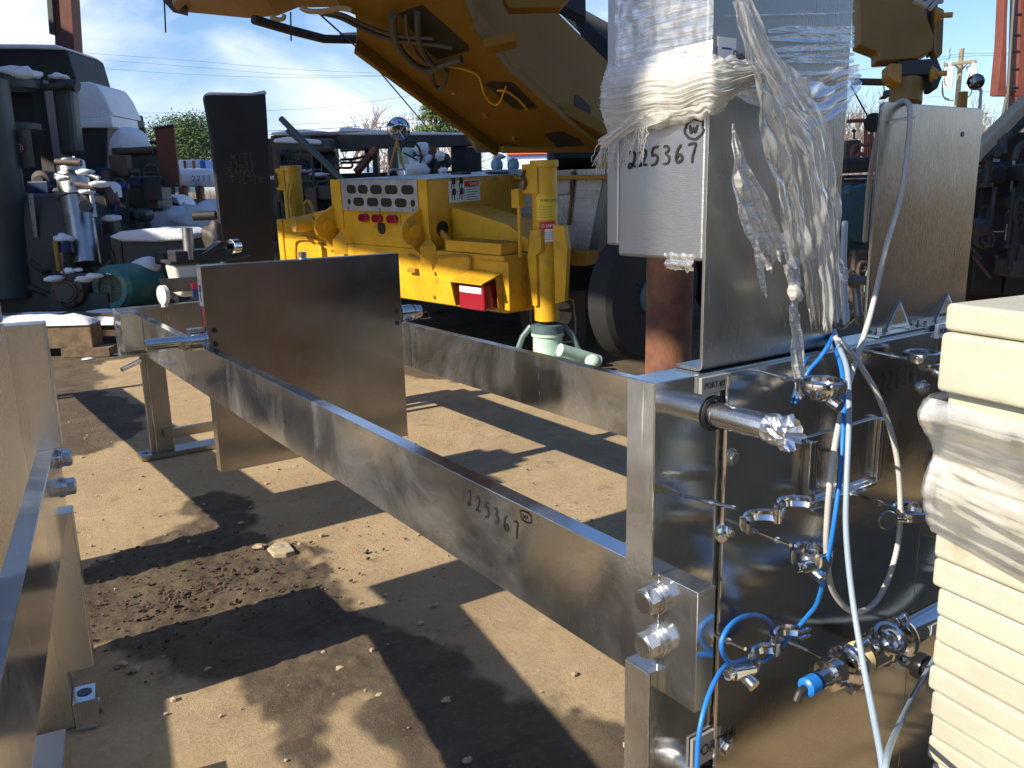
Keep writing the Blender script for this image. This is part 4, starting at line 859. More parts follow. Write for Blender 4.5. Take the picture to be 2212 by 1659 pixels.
WF(ruffle([(1690, 500), (1700, 560), (1712, 575)], [26, 18, 8], 1.0, .006, 1.5, 2, seed=16, nv=12), 'shred', FILM_W)
WF(ruffle([(1800, 560), (1815, 590), (1826, 605)], [24, 30, 10], .99, .006, 1.5, 2, seed=17, nv=12), 'shred', FILM_W)
WF(ruffle([(1560, 172), (1620, 190), (1700, 205)], [30, 60, 70], 1.03, .01, 3, 2, seed=9, nv=20), 'gathered_film', FILM_M)
WF(ruffle([(1660, 250), (1730, 225), (1800, 195), (1850, 165)], [60, 90, 80, 44], 1.03, .012, 2, 1.5, seed=10, nv=22), 'film_wing', FILM_C)
# wrap bands on the front of the cabinet
rb = random.Random(4)
for y_, h_, x0_ in ((66, 16, 1655), (84, 18, 1650), (103, 12, 1660), (120, 8, 1670), (133, 10, 1690), (158, 10, 1655), (172, 7, 1690), (30, 4, 1560)):
    WF(ruffle([(x0_, y_+rb.uniform(0, 8)), (1720, y_+rb.uniform(-3, 3)), (1790, y_), (1841, y_-rb.uniform(0, 6))], [h_*.4, h_*.9, h_*.8, h_*.7], 1.040, .004, 1.2, 1.5, seed=20+y_, nv=8), 'film_band', FILM_H)
def side_film(u, v):  # film on the left (sunlit) side of the box
    a_ = at(1330+u*214, -8, 'x', 1.143); z1 = at(1330+u*214, 205-28*u, 'x', 1.143).z; z0 = 2.40
    z = z0+(z1-z0)*v
    return Vector((1.1425-.004*abs(mnoise.noise(Vector((u*6+v*5, v*26, 2))))-.003*abs(mnoise.noise(Vector((u*20, v*60, 5)))), a_.y, z))
vs = [side_film(i/40, j/90) for i in range(41) for j in range(91)]
MB().add(vs, [(i*91+j, (i+1)*91+j, (i+1)*91+j+1, i*91+j+1) for i in range(40) for j in range(90)]).build('side_film', FILM_H, WR, smooth='all')
# gathered band round the box at shoulder height
zb0 = at(1340, 262, 'x', 1.14).z; 
Cb = [at(1316, 215, 'x', 1.152), at(1334, 215, 'x', 1.140), at(1400, 208, 'x', 1.136), at(1470, 197, 'x', 1.134), at(1530, 186, 'x', 1.134), at(1549, 182, 'y', 1.034), at(1585, 170, 'y', 1.032), at(1630, 160, 'y', 1.028), at(1665, 165, 'y', 1.03)]
Cb = curve(Cb, 12); hb = np.interp(np.linspace(0, 1, len(Cb)), [0, .45, .65, .8, 1], [.066, .052, .046, .026, .012])
for layer, (off_, m_) in enumerate(((.0, FILM_M), (.006, FILM_W), (.011, FILM_M))):
    vs = []; nv = 46
    for i, c in enumerate(Cb):
        for j in range(nv+1):
            v_ = j/nv*2-1; h = hb[i]*(1-.22*layer)
            pl = abs(mnoise.noise(Vector((i*.035+layer, v_*7, layer*3))))*.014+abs(mnoise.noise(Vector((i*.12, v_*19, layer))))*.005
            env = math.sqrt(max(1-v_*v_, 0)); o_ = off_+.010*env+pl*env
            dirn = Vector((-1, 0, 0)) if i < 50 else Vector((0, -1, 0))
            if 44 <= i <= 64: a_ = (i-44)/20*math.pi/2; dirn = Vector((-math.cos(a_), -math.sin(a_), 0))
            vs.append(c+dirn*o_+ZA*(v_*h+.006*mnoise.noise(Vector((i*.09, layer, 5)))+(.006*mnoise.noise(Vector((i*.3, j*.1, 8))) if abs(v_) > .9 else 0)))
    WF(MB().add(vs, [(i*(nv+1)+j, (i+1)*(nv+1)+j, (i+1)*(nv+1)+j+1, i*(nv+1)+j+1) for i in range(len(Cb)-1) for j in range(nv)]), 'gathered_band', m_)
# torn tail with frayed strands, lower left of the band
def tail(u, v):
    a_ = at(1452-u*150, 205+u*92, 'x', 1.13); wv = (.036*(1-u)+.012)*(v-.5)*(1+.3*math.sin(u*7))
    return a_+Vector((-.008*math.sin(v*14+u*6)-.004, wv*.6, wv*1.2-.014*u))
vs = [tail(i/26, j/16) for i in range(27) for j in range(17)]
WF(MB().add(vs, [(i*17+j, (i+1)*17+j, (i+1)*17+j+1, i*17+j+1) for i in range(26) for j in range(16)]), 'torn_tail', FILM_W)
fr_ = MB()
for k in range(26):
    u = rb.uniform(.35, .95); p = tail(u, rb.uniform(.5, 1)*0); L_ = rb.uniform(.02, .07); pts = [p]
    for s in range(5): pts.append(pts[-1]+Vector((rb.uniform(-.004, .004), rb.uniform(-.004, .006), -L_/5)))
    fr_.tube(curve(pts, 3), .0008, 4)
for k in range(14):
    p = tail(.97, rb.uniform(0, 1)); pts = [p]
    for s in range(5): pts.append(pts[-1]+Vector((rb.uniform(-.003, .003), rb.uniform(0, .006), -rb.uniform(.004, .012))))
    fr_.tube(curve(pts, 3), .0008, 4)
WF(fr_, 'frayed_strands', FILM_W)
a, b = at(1440, 565, 'x', 1.15), at(1500, 568, 'x', 1.15)
WF(MB().add([Vector((1.146+.03*j/6*0-.004*math.sin(j*2), a.y+(b.y-a.y)*i/14, zbx+.012-.03*j/6-.008*mnoise.noise(Vector((i*.5, j, 0))))) for i in range(15) for j in range(7)], [(i*7+j, (i+1)*7+j, (i+1)*7+j+1, i*7+j+1) for i in range(14) for j in range(6)]), 'shred', FILM_C)
# ------------------------------------------------------------------ the crane
az, pt, rl = map(math.radians, (-11.326, 2.156, 1.385))
a0_ = Vector((math.sin(az), math.cos(az), 0)); b0_ = Vector((math.cos(az), -math.sin(az), 0))
cb = b0_*math.cos(pt)+ZA*math.sin(pt); cz = -b0_*math.sin(pt)+ZA*math.cos(pt)
ca = a0_*math.cos(rl)+cz*math.sin(rl); cz = -a0_*math.sin(rl)+cz*math.cos(rl)
JK = Vector((4.6, 5.98, 0))
MC = Matrix((-ca, cb, cz)).transposed().to_4x4(); MC.translation = JK
MCi = MC.inverted()
def c2(x, y): return ((860+x/2.0481)*.67770, (450+y/2.0481)*.67770)
def cp(px, py, ax, v):
    """photo pixel -> crane coordinates on one of its planes"""
    n = {'x': -ca, 'y': cb, 'z': cz}[ax]; d = ray(px, py)
    t = ((JK-CAM).dot(n)+v)/d.dot(n); return MCi @ (CAM+d*t)
def c2p(x, y, ax, v): return cp(*c2(x, y), ax, v)
CR = thing('truck_crane', 'yellow truck crane parked with its rear outriggers toward the yard', 'crane', tuple(JK))
CB = lambda: MB(MC)
yf = -.3
# lower cross beam, end caps, centre tail box
CB().box(-3.92, -.32, yf, .22, .535, 1.05).build('outrigger_beam', YEL, CR, bevel=.012)
CB().prism([(-3.92, yf+.012, 1.049), (-2.80, yf+.012, 1.049), (-2.80, yf+.012, 1.43), (-3.99, yf+.012, 1.24)], (0, .42, 0)).build('outrigger_box', YEL, CR, bevel=.01)
CB().box(-4.03, -3.925, yf-.015, .25, .56, 1.26).build('end_plate', YEL, CR, bevel=.01)
CB().box(-2.79, -1.295, yf-.004, 2.4, 1.052, 1.705).build('tail_box', YEL, CR, bevel=.008)
CB().box(-2.86, -2.68, yf-.02, yf-.006, 1.2, 1.712).build('tail_post', YEL, CR, bevel=.004); CB().box(-1.42, -1.29, yf-.02, yf-.006, 1.2, 1.712).build('tail_post', YEL, CR, bevel=.004)
CB().prism([(-1.293, -.02, 1.06), (-.28, -.02, 1.06), (-.28, -.02, 1.17), (-.55, -.02, 1.30), (-1.293, -.02, 1.44)], (0, .42, 0)).build('outrigger_box', YEL, CR, bevel=.01)
CB().box(-2.78, -1.30, yf+.02, 3.2, 1.706, 1.716).build('deck_plate', TREAD, CR)
CB().box(-1.28, .9, .85, 3.4, 1.66, 1.70).build('side_deck', YELD, CR, bevel=.005)
# perforated tread plate with its slots
pp = CB().box(-2.655, -1.425, yf-.026, yf-.018, 1.40, 1.71).build('perforated_plate', BTREAD, CR, bevel=.003)
def stad(x0, x1, zc, h, y):
    r = h/2; pts = [(x1-r+r*math.cos(a), y, zc+r*math.sin(a)) for a in [-math.pi/2+i*math.pi/8 for i in range(9)]]+[(x0+r+r*math.cos(a), y, zc+r*math.sin(a)) for a in [math.pi/2+i*math.pi/8 for i in range(9)]]
    return pts
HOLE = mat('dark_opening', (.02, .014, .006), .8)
for x0, x1 in ((502, 563), (575, 640), (655, 732), (750, 835), (858, 940)):
    a, b = c2p(x0, 315, 'y', yf-.026), c2p(x1, 315, 'y', yf-.026); CB().prism(stad(a.x, b.x, 1.615, .088, yf-.0262), (0, -.002, 0)).build('slot', HOLE, pp)
for x0, x1 in ((508, 530), (545, 615), (634, 708), (724, 796), (815, 893), (918, 948)):
    a, b = c2p(x0, 390, 'y', yf-.026), c2p(x1, 390, 'y', yf-.026); CB().prism(stad(a.x, b.x, 1.49, .085 if b.x-a.x > .085 else b.x-a.x-.001, yf-.0262), (0, -.002, 0)).build('slot', HOLE, pp)
for px in (515, 720, 935): a = c2p(px, 440, 'y', yf-.026); CB().lathe((a.x, yf-.026, 1.42), (0, -1, 0), [(0, .012), (.006, .01)], 8).build('rivet', RUST, pp)
# raised lugs of the tread pattern
lug = CB(); k = 0
for i in range(24):
    for j in range(3):
        x = -2.63+i*.051; z = 1.417+j*.02
        lug.obox((x, yf-.0262, z), (.012, 0, .010*(1 if (i+j) % 2 else -1)), (0, -.003, 0), (.003, 0, .003))
o = lug.build('tread_lugs', GREYL, pp); o['kind'] = 'stuff'
# lights
CB().box(-2.38, -1.72, yf-.018, yf-.006, 1.285, 1.375).build('light_bar', YEL, CR, bevel=.003)
for px in (621, 708, 807):
    a = c2p(px, 497, 'y', yf-.02); CB().prism(stad(a.x-.078, a.x+.078, 1.33, .085, yf-.0185), (0, -.04, 0)).build('tail_lamp', RED, CR, bevel=.012, seg=3)
a = c2p(733, 565, 'y', yf); CB().lathe((a.x, yf-.0045, a.z), (0, -1, 0), [(0, .066), (.004, .066), (.004, .056)], 24).build('pintle_hole', HOLE, CR)
# lifting eyes
for xe in (-2.86, -1.42):
    cz0 = 1.235; pr = [(-.33, 1.44)]+[(-.44+.135*math.cos(a)-.0, cz0+.135*math.sin(a)) for a in [math.pi*.55+i*math.pi/9 for i in range(9)]]+[(-.35, .99), (-.30, .93), (-.30, 1.44)]
    e = CB().prism([(xe, y, z) for y, z in pr], (.035, 0, 0)).build('lifting_eye', YEL, CR, bevel=.004)
    CB().cyl((xe-.02, -.42, cz0), (xe+.065, -.42, cz0), .062, 20).build('eye_pin', YEL, CR, smooth=True)
    CB().prism([(xe+.10, yf, 1.02), (xe+.2, yf, .93), (xe+.10, yf-.12, .93)], (.0, .0, .16)).build('gusset', YEL, CR, bevel=.004)
a = c2p(275, 540, 'y', yf); CB().cyl((a.x, yf, a.z), (a.x-.05, yf-.2, a.z+.01), .085, 20).build('pipe_stub', YEL, CR, smooth=True)
# jacks
def jack(x, y, z0, lab):
    k = CB(); k.cyl((x, y, z0), (x, y, 1.80), .112, 28); j = k.build('jack_cylinder', YEL, CR, smooth=True, label=lab)
    CB().box(x-.15, x+.03, y-.13, y+.1, 1.58, 1.83).lathe((x, y, 1.80), (0, 0, 1), [(0, .125), (.06, .125)], 24).build('jack_head', YEL, j, bevel=.008)
    CB().tube(curve([(x-.1, y-.135, 1.78), (x-.12, y-.15, 1.73), (x-.09, y-.15, 1.68), (x-.12, y-.14, 1.62)]), .014, 6).build('retaining_dog', BROWN, j)
    return j
j1 = jack(-.09, 0, .46, 'jack cylinder standing on the mint green foot'); j2 = jack(-4.11, 0, 1.0, None)
for x in (-4.0, -3.93): CB().tube(curve([(x, -.12, 1.66), (x, -.16, 1.5), (x+.02, -.16, 1.2), (x+.03, -.1, 1.05)]), .02, 8).build('jack_hose', YEL, CR, smooth=True)
CB().tube(curve([(-3.72, -.1, 1.2), (-3.7, -.12, 1.42), (-3.62, -.12, 1.46), (-3.55, -.12, 1.4), (-3.5, -.1, 1.15)]), .02, 8).build('grab_loop', YELD, CR, smooth=True)
CB().tube([(-.27, -.14, 1.03), (-.27, -.14, 1.5)], .017, 8).box(-.33, -.24, -.17, -.1, 1.46, 1.62).build('jack_hose', YEL, CR, smooth=True)
# collar plates either side of the jack
def poly_at(pts, yv_, th, nm, m_, bevel=.004, par=CR):
    return CB().prism([c2p(x, y, 'y', yv_) for x, y in pts], (0, th, 0)).build(nm, m_, par, bevel=bevel)
poly_at([(1700, 580), (1770, 575), (1770, 720), (1738, 745), (1747, 1075), (1716, 1075), (1680, 760)], -.14, .05, 'jack_guide', YEL)
poly_at([(1848, 545), (1920, 555), (1942, 700), (1925, 1045), (1862, 1060), (1853, 700)], -.06, .05, 'jack_guide', YEL)
poly_at([(1540, 1125), (1535, 745), (1690, 735), (1716, 1100)], -.02, .05, 'beam_end', YELD)
# warning labels
def sign(pts_px, yv_, m_, nm='warning_label', xs=None, par=CR):
    ps = [c2p(x, y, 'y', yv_) for x, y in pts_px]; return CB().prism(ps, (0, .002, 0)).build(nm, m_, par)
YLAB = mat('yellow_label', (.75, .5, .03), .5)
def jlabel(x0, x1, z0, z1, m_, nm='warning_label'):
    """sticker bent round the jack tube"""
    vs = []; R_ = .1135
    for i in range(9):
        a = x0+(x1-x0)*i/8; p = Vector((-.09+R_*math.sin(a), -R_*math.cos(a), 0)); vs += [p+Vector((0, 0, z0)), p+Vector((0, 0, z1))]
    return CB().add(vs, [(2*i, 2*i+2, 2*i+3, 2*i+1) for i in range(8)]).build(nm, m_, j1)
jl = jlabel(.05, 1.5, 1.36, 1.56, YLAB)
def ctext(s, o, ex, ey, size, m_, par, xs=1): return text(s, frame(MC @ Vector(o), MC.to_3x3() @ Vector(ex), MC.to_3x3() @ Vector(ey)), size, m_, par, xs=xs)
va = .55; tdir = (math.cos(va), math.sin(va), 0); R_ = .1142
def jt(s, a, z, size, m_): ctext(s, (-.09+R_*math.sin(a), -R_*math.cos(a)-.003, z), (math.cos(a+.3), math.sin(a+.3), 0), (0, 0, 1), size, m_, j1)
jt('WARNING', .35, 1.515, .034, INK)
for k in range(5): jlabel(.2, 1.3, 1.38+.022*k, 1.384+.022*k, BLACKP, 'label_print')
jlabel(.25, 1.6, 1.17, 1.28, WHITE); jlabel(.25, 1.6, 1.281, 1.345, REDL); jt('DANGER', .45, 1.295, .038, WHITE)
for k in range(4): jlabel(.4, 1.4, 1.19+.02*k, 1.194+.02*k, BLACKP, 'label_print')
# danger sign on the tail box side
xs_ = -1.2945
def sidep(px, py): return cp(*c2(px, py), 'x', xs_)
a, b = sidep(1165, 262), sidep(1375, 400)
y0_, y1_ = a.y, b.y; z1_, z0_ = a.z, sidep(1175, 402).z; hy = (y1_-y0_)
sg = CB().box(xs_+.0006, xs_+.002, y0_, y1_, z0_, z1_).build('danger_sign', WHITE, CR)
ym = y0_+hy*.5
CB().box(xs_+.0021, xs_+.003, ym, y1_-.006, z1_-(z1_-z0_)*.3, z1_-.006).build('sign_band', REDL, sg)
ctext('DANGER', (xs_+.003, ym+.07, z1_-(z1_-z0_)*.25), (0, 1, 0), (0, 0, 1), .045, WHITE, sg, .9)
for k in range(7): CB().box(xs_+.0021, xs_+.003, ym+.02, y1_-.03-.02*(k % 3), z0_+.014+k*.024, z0_+.020+k*.024).build('sign_line', GREYB, sg)
for u in (0, 1):
    for v_ in (0, 1):
        ya, za = y0_+.02+u*hy*.24, z0_+.03+v_*(z1_-z0_)*.5
        CB().box(xs_+.0021, xs_+.003, ya+hy*.05, ya+hy*.17, za+.04, za+.10).box(xs_+.0021, xs_+.003, ya+hy*.03, ya+hy*.06, za, za+.05).box(xs_+.0021, xs_+.003, ya+hy*.1, ya+hy*.13, za-.01, za+.05).build('pictogram', INK, sg)
CB().box(xs_+.0021, xs_+.003, ym-.004, ym, z0_, z1_).box(xs_+.0021, xs_+.003, y0_+hy*.25, y0_+hy*.255, z0_, z1_).box(xs_+.0021, xs_+.003, y0_, ym, (z0_+z1_)/2-.002, (z0_+z1_)/2+.002).build('sign_grid', INK, sg)
# hose hole on the side, grating box, tail lamp with its hood
a = sidep(1122, 572); CB().lathe((xs_, a.y, a.z), (1, 0, 0), [(0, .10), (.012, .10), (.012, .075)], 24).build('hole_ring', YEL, CR); CB().lathe((xs_, a.y, a.z), (1, 0, 0), [(0, .078), (.013, .078)], 20).build('opening', HOLE, CR)
for d_ in (0, .03): CB().tube(curve([(xs_-.02, a.y, a.z-.02), (xs_+.1, a.y-.05, a.z-.05-d_), (xs_+.3, a.y-.1, a.z-.16-d_), (xs_+.42, a.y-.1, a.z-.2)]), .024, 8).build('hose', YELD, CR, smooth=True)
CB().box(-1.10, -.36, yf+.01, yf+.26, 1.055, 1.155).build('grating_box', YEL, CR, bevel=.004)
gr = CB()
for i in range(17):
    for j in range(5): gr.box(-1.09+i*.044, -1.06+i*.044, yf+.02+j*.048, yf+.052+j*.048, 1.1555, 1.1575)
o = gr.build('grating_lugs', YELD, CR); o['kind'] = 'stuff'
CB().box(-.62, -.36, yf-.001, yf+.2, 1.06, 1.13).build('box_shadow_gap', HOLE, CR) if 0 else None
# tail lamp
h0, h1 = c2p(1240, 905, 'y', yf-.30), c2p(1475, 880, 'y', yf-.012)
lx, rx = c2p(1240, 1000, 'y', yf-.16).x, c2p(1450, 1000, 'y', yf-.10).x
zt_, zb_ = .845, .60
CB().box(lx+.13, rx+.13, yf-.014, yf-.001, .57, 1.0).build('lamp_backplate', YEL, CR, bevel=.004)
hood = CB().prism([(lx, yf-.015, zt_+.06), (lx, yf-.27, zt_-.01), (lx, yf-.27, zt_-.022), (lx, yf-.015, zt_+.045)], (rx-lx+.05, 0, 0)).build('lamp_hood', YEL, CR, bevel=.002)
CB().prism([(lx, yf-.015, zt_+.045), (lx, yf-.27, zt_-.022), (lx, yf-.22, zb_), (lx, yf-.015, zb_-.02)], (.006, 0, 0)).build('hood_side', YELD, CR); CB().prism([(rx+.05, yf-.015, zt_+.045), (rx+.05, yf-.10, zt_+.02), (rx+.05, yf-.08, zb_), (rx+.05, yf-.015, zb_-.02)], (.006, 0, 0)).build('hood_side', YELD, CR)
lm = CB().box(lx+.045, rx+.02, yf-.22, yf-.02, zb_-.02, zt_-.03).build('lamp_housing', RED, CR, bevel=.02, seg=3)
CB().box(lx+.07, rx-.01, yf-.223, yf-.2205, zt_-.11, zt_-.055).build('clear_lens', WHITE, lm, bevel=.004)
# hoses along the beam
for zz_ in (0, .018): CB().tube(curve([(-3.7, yf-.012, .62+zz_), (-3.68, yf-.012, .92), (-3.6, yf-.018, 1.035+zz_), (-3.3, yf-.02, 1.05+zz_), (-3.05, yf-.02, .99), (-2.9, yf-.03, .97+zz_), (-2.72, yf-.02, 1.05)], 6), .012, 6).build('hose', YEL, CR, smooth=True)
CB().tube(curve([(-1.62, yf-.02, .985), (-1.4, yf-.02, .96), (-1.15, yf-.02, 1.0), (-.8, yf-.02, 1.03), (-.72, yf-.03, 1.0), (-.74, yf-.03, .9), (-.78, yf-.02, .8)], 6), .013, 6).build('hose', YELD, CR, smooth=True)
for x, z in ((-1.52, .84), (-1.25, .83), (-1.28, .6), (-.55, .9), (-.45, .84), (-3.2, .75), (-2.7, .93)): CB().cyl((x, yf, z), (x, yf-.02, z), .016, 6).build('bolt', YELD, CR)
CB().box(-1.62, -1.5, yf-.05, yf-.001, .82, .86).build('lug', YELD, CR, bevel=.004)
# fender tread plates behind the jack
fy = .95
f1 = CB().prism([cp(x, y, 'y', fy) for x, y in [(1112, 372), (1240, 366), (1216, 560), (1180, 575), (1112, 470)]], (0, .01, 0)).build('fender_plate', BTREAD, CR)
f2 = CB().prism([cp(x, y, 'y', fy-.01) for x, y in [(1244, 366), (1307, 364), (1268, 556), (1216, 570)]], (0, .012, 0)).build('fender_plate', BTREAD, CR)
CB().prism([cp(x, y, 'y', fy) for x, y in [(1307, 364), (1322, 366), (1290, 545), (1268, 557)]], (0, .5, 0)).build('fender_side', mat('dull_aluminium', (.2, .21, .23), .45, .8), CR)
CB().prism([cp(x, y, 'y', fy-.02) for x, y in [(1170, 373), (1236, 370), (1232, 418), (1170, 423)]], (0, -.02, 0)).build('patch_plate', GREYL, CR, bevel=.003)
CB().tube([cp(1241, 370, 'y', fy-.03), cp(1233, 440, 'y', fy-.04), cp(1228, 485, 'y', fy-.04)], .016, 6).build('rusty_rod', RUST, CR)
CB().prism([cp(x, y, 'y', fy-.2) for x, y in [(1213, 540), (1268, 545), (1262, 575), (1216, 572)]], (0, .2, 0)).build('step_bracket', YELD, CR, bevel=.004)
lg = CB()
for poly, seed in (([(1118, 376), (1236, 372), (1214, 556), (1185, 556), (1118, 464)], 1), ([(1248, 372), (1302, 369), (1266, 550), (1222, 555)], 2)):
    ps = [cp(x, y, 'y', fy-.012) for x, y in poly]; xs2 = [p.x for p in ps]; zs2 = [p.z for p in ps]
    def inside(x, z):
        c = False
        for i in range(len(ps)):
            A_, B_ = ps[i], ps[(i+1) % len(ps)]
            if (A_.z > z) != (B_.z > z) and x < (B_.x-A_.x)*(z-A_.z)/(B_.z-A_.z)+A_.x: c = not c
        return c
    i = 0; z = min(zs2)
    while z < max(zs2):
        x = min(xs2)+(.03 if i % 2 else 0)
        while x < max(xs2):
            if inside(x, z): s = 1 if i % 2 else -1; lg.obox((x, fy-.0125, z), (.024, 0, .02*s), (0, -.004, 0), (.004, 0, .006))
            x += .06
        z += .038; i += 1
o = lg.build('tread_lugs', LUG, CR); o['kind'] = 'stuff'
# mud flap with the painted emblem
mf = 1.02
def mp_(x, y, d=0): return cp((1640+x/5.5286)*.6777, (900+y/5.5286)*.6777, 'y', mf+d)
MFp = [mp_(x, y) for x, y in [(90, 480), (1250, 150), (1250, 1300), (260, 1200), (150, 1050)]]
flap = CB().prism(MFp, (0, .012, 0)).build('mud_flap', BLACKP, CR)
EMB = mat('worn_white_emblem', (.3, .28, .25), .7, var=.2, vscale=20)
def ribbon(pts, w_, d=-.004, closed=False):
    P = [mp_(x, y, d) for x, y in pts]; vs = []; n = len(P)
    for i, p in enumerate(P):
        t = (P[(i+1) % n]-P[i-1]) if closed else (P[min(i+1, n-1)]-P[max(i-1, 0)]); t.normalize(); s = Vector((t.z, 0, -t.x))*w_/2; vs += [p-s, p+s]
    return CB().add(vs, [(2*i, 2*i+1, (2*i+3) % (2*n), (2*i+2) % (2*n)) for i in range(n if closed else n-1)])
ribbon([(280, 480), (290, 700), (330, 880), (420, 1030), (600, 1055), (860, 1055), (1040, 1035), (1075, 900), (1072, 640), (1035, 320), (880, 262), (600, 300), (330, 360)], .022, closed=True).build('emblem_outline', EMB, flap)
CB().prism([mp_(x, y, -.003) for x, y in [(860, 320), (940, 370), (990, 445), (840, 475), (760, 450), (620, 440), (560, 500), (540, 620), (600, 740), (800, 600), (700, 600), (700, 505), (1010, 530), (1000, 640), (940, 740), (830, 810), (700, 810), (560, 780), (460, 700), (430, 560), (470, 420), (600, 340)]], (0, -.001, 0)).build('emblem', EMB, flap)
q = MC @ mp_(455, 985, -.004); text('GROVE', frame(q, MC.to_3x3() @ Vector((1, 0, -.03)), MC.to_3x3() @ Vector((0, 0, 1))), .125, EMB, flap, xs=.8)
# wheels
TYRE = mat('tyre_rubber', (.012, .012, .013), .8, bump=.003, bscale=30)
for x, y in ((-.45, 1.9), (-.12, 1.9), (-.12, 3.15), (-3.8, 1.9), (-3.8, 3.15)):
    wh = CB().lathe((x-.15, y, .52), (1, 0, 0), [(0, .30), (.01, .46), (.05, .51), (.15, .525), (.25, .51), (.29, .46), (.30, .30)], 40).build('wheel', TYRE, CR, smooth=True)
    CB().lathe((x+.14, y, .52), (1, 0, 0), [(0, .30), (.02, .29), (-.06, .24), (-.05, .12), (.04, .11), (.05, .0)], 32, False).build('rim', mat('teal_grey_rim', (.035, .07, .08), .5), wh, smooth=True)
    for k in range(8): a = k*math.pi/4; CB().cyl((x+.08, y+.17*math.cos(a), .52+.17*math.sin(a)), (x+.12, y+.17*math.cos(a), .52+.17*math.sin(a)), .018, 6).build('wheel_nut', DARK2, wh)
qh = MCi @ D(1402, 640, 7.0)
wh = CB().lathe((qh.x-.26, qh.y, qh.z), (1, 0, 0), [(0, .34), (.01, .50), (.05, .54), (.14, .55), (.22, .54), (.26, .50), (.27, .34)], 44).build('wheel', TYRE, CR, smooth=True)
RIMT = mat('dusty_teal_hub', (.06, .12, .13), .55, var=.2)
CB().lathe((qh.x-.02, qh.y, qh.z), (1, 0, 0), [(0, .34), (.03, .33), (-.03, .28), (-.02, .15), (.05, .14), (.06, .001)], 32, False).build('rim', RIMT, wh, smooth=True)
for k in range(10): a = k*math.pi/5; CB().cyl((qh.x-.03, qh.y+.21*math.cos(a), qh.z+.21*math.sin(a)), (qh.x+.01, qh.y+.21*math.cos(a), qh.z+.21*math.sin(a)), .02, 6).build('wheel_nut', RIMT, wh)
CB().box(-3.4, -1.32, .25, 6.5, .75, 1.6).build('chassis', DARK, CR)
CB().box(-3.4, .6, 2.5, 6.8, 1.6, 1.66).build('rear_deck', YELD, CR)
# mirror on the tail deck, handle, wires
def cD(px, py, yv_): return cp(px, py, 'y', yv_)
q = cD(861, 279, .5); n_ = Vector((.95, -.45, 0)).normalized()
mr_ = CB().lathe(q, n_, [(-.02, .02), (-.015, .115), (.0, .13), (.006, .13)], 36).build('mirror_shell', BLACKP, CR, smooth=True)
CB().lathe(q+n_*.007, n_, [(0, .124), (.016, .1), (.030, .055), (.035, .0)], 36, False).build('convex_mirror', GLASSD, mr_, smooth='all')
for s, (x2_, y2_) in enumerate(((838, 374), (876, 372))): CB().tube([cD(858, 290, .48), cD(857, 306, .45), cD(x2_, y2_+6, .35)], .013, 8).build('mirror_bracket', YELD, CR, smooth=True)
CB().tube([cD(858, 300, .5), cD(874, 270, .5)], .006, 6).tube([cD(862, 282, .45), cD(873, 300, .45)], .005, 6).build('mirror_stay', S_BOLT, CR)
CB().tube(curve([cD(838, 379, .3), cD(842, 368, .3), cD(858, 366, .3), cD(872, 368, .3), cD(876, 378, .3)]), .012, 8).build('grab_handle', S_BOLT, CR, smooth=True)
for px in (1000, 1080): q = cD(px, 378, .9); CB().box(q.x-.08, q.x+.08, .8, .95, 1.716, 1.74).build('deck_hinge', DARK2, CR)
CB().box(-2.5, -1.5, -.1, .3, 1.7165, 1.73).build('snow_patch', SNOW, CR, bevel=.006) if 0 else None

# foot under the jack
FT = thing('jack_stand', 'mint green round jack stand under the near crane outrigger', 'jack stand', tuple(JK+Vector((-.09, 0, 0))))
q = MC @ Vector((-.09, 0, .0)); zt1 = .40
MB().lathe(q, ZA, [(0, .26), (.03, .26), (.05, .15), (.12, .135), (.3, .135), (.31, .15), (.34, .15)], 30).build('base_drum', MINT, FT, smooth=True)
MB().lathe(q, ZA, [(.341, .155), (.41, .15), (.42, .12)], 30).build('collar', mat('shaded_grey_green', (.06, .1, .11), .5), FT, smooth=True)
MB().lathe(q, ZA, [(.42, .055), (.50, .06), (.51, .10), (.56, .10)], 20).build('jack_ram', mat('greasy_ram', (.09, .07, .03), .5, var=.4), FT, smooth=True)
for s in (-1, 1):
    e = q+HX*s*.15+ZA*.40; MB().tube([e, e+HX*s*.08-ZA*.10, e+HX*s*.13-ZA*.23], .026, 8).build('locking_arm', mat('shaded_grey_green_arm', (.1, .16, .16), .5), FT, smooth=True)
    MB().ball(e+HX*s*.133-ZA*.235, .03, 10).build('arm_tip', MINT, FT, smooth=True)
a = D(1234, 745, 7.35); a.z = .2; b = at(1300, 795, 'z', .05); MB().tube([q+HX*.1-HF*.15+ZA*.2, b+HF*.3], .06, 16).build('spread_leg', MINT, FT, smooth=True)
b2 = at(1281, 781, 'z', .1); MB().ball(b2, .075, 16, (1, 1, .9)).build('leg_foot', MINT, FT, smooth=True)
MB().box(q.x-.35, q.x+.35, q.y-.35, q.y+.35, .001, .03).build('timber_mat', WOOD, FT)

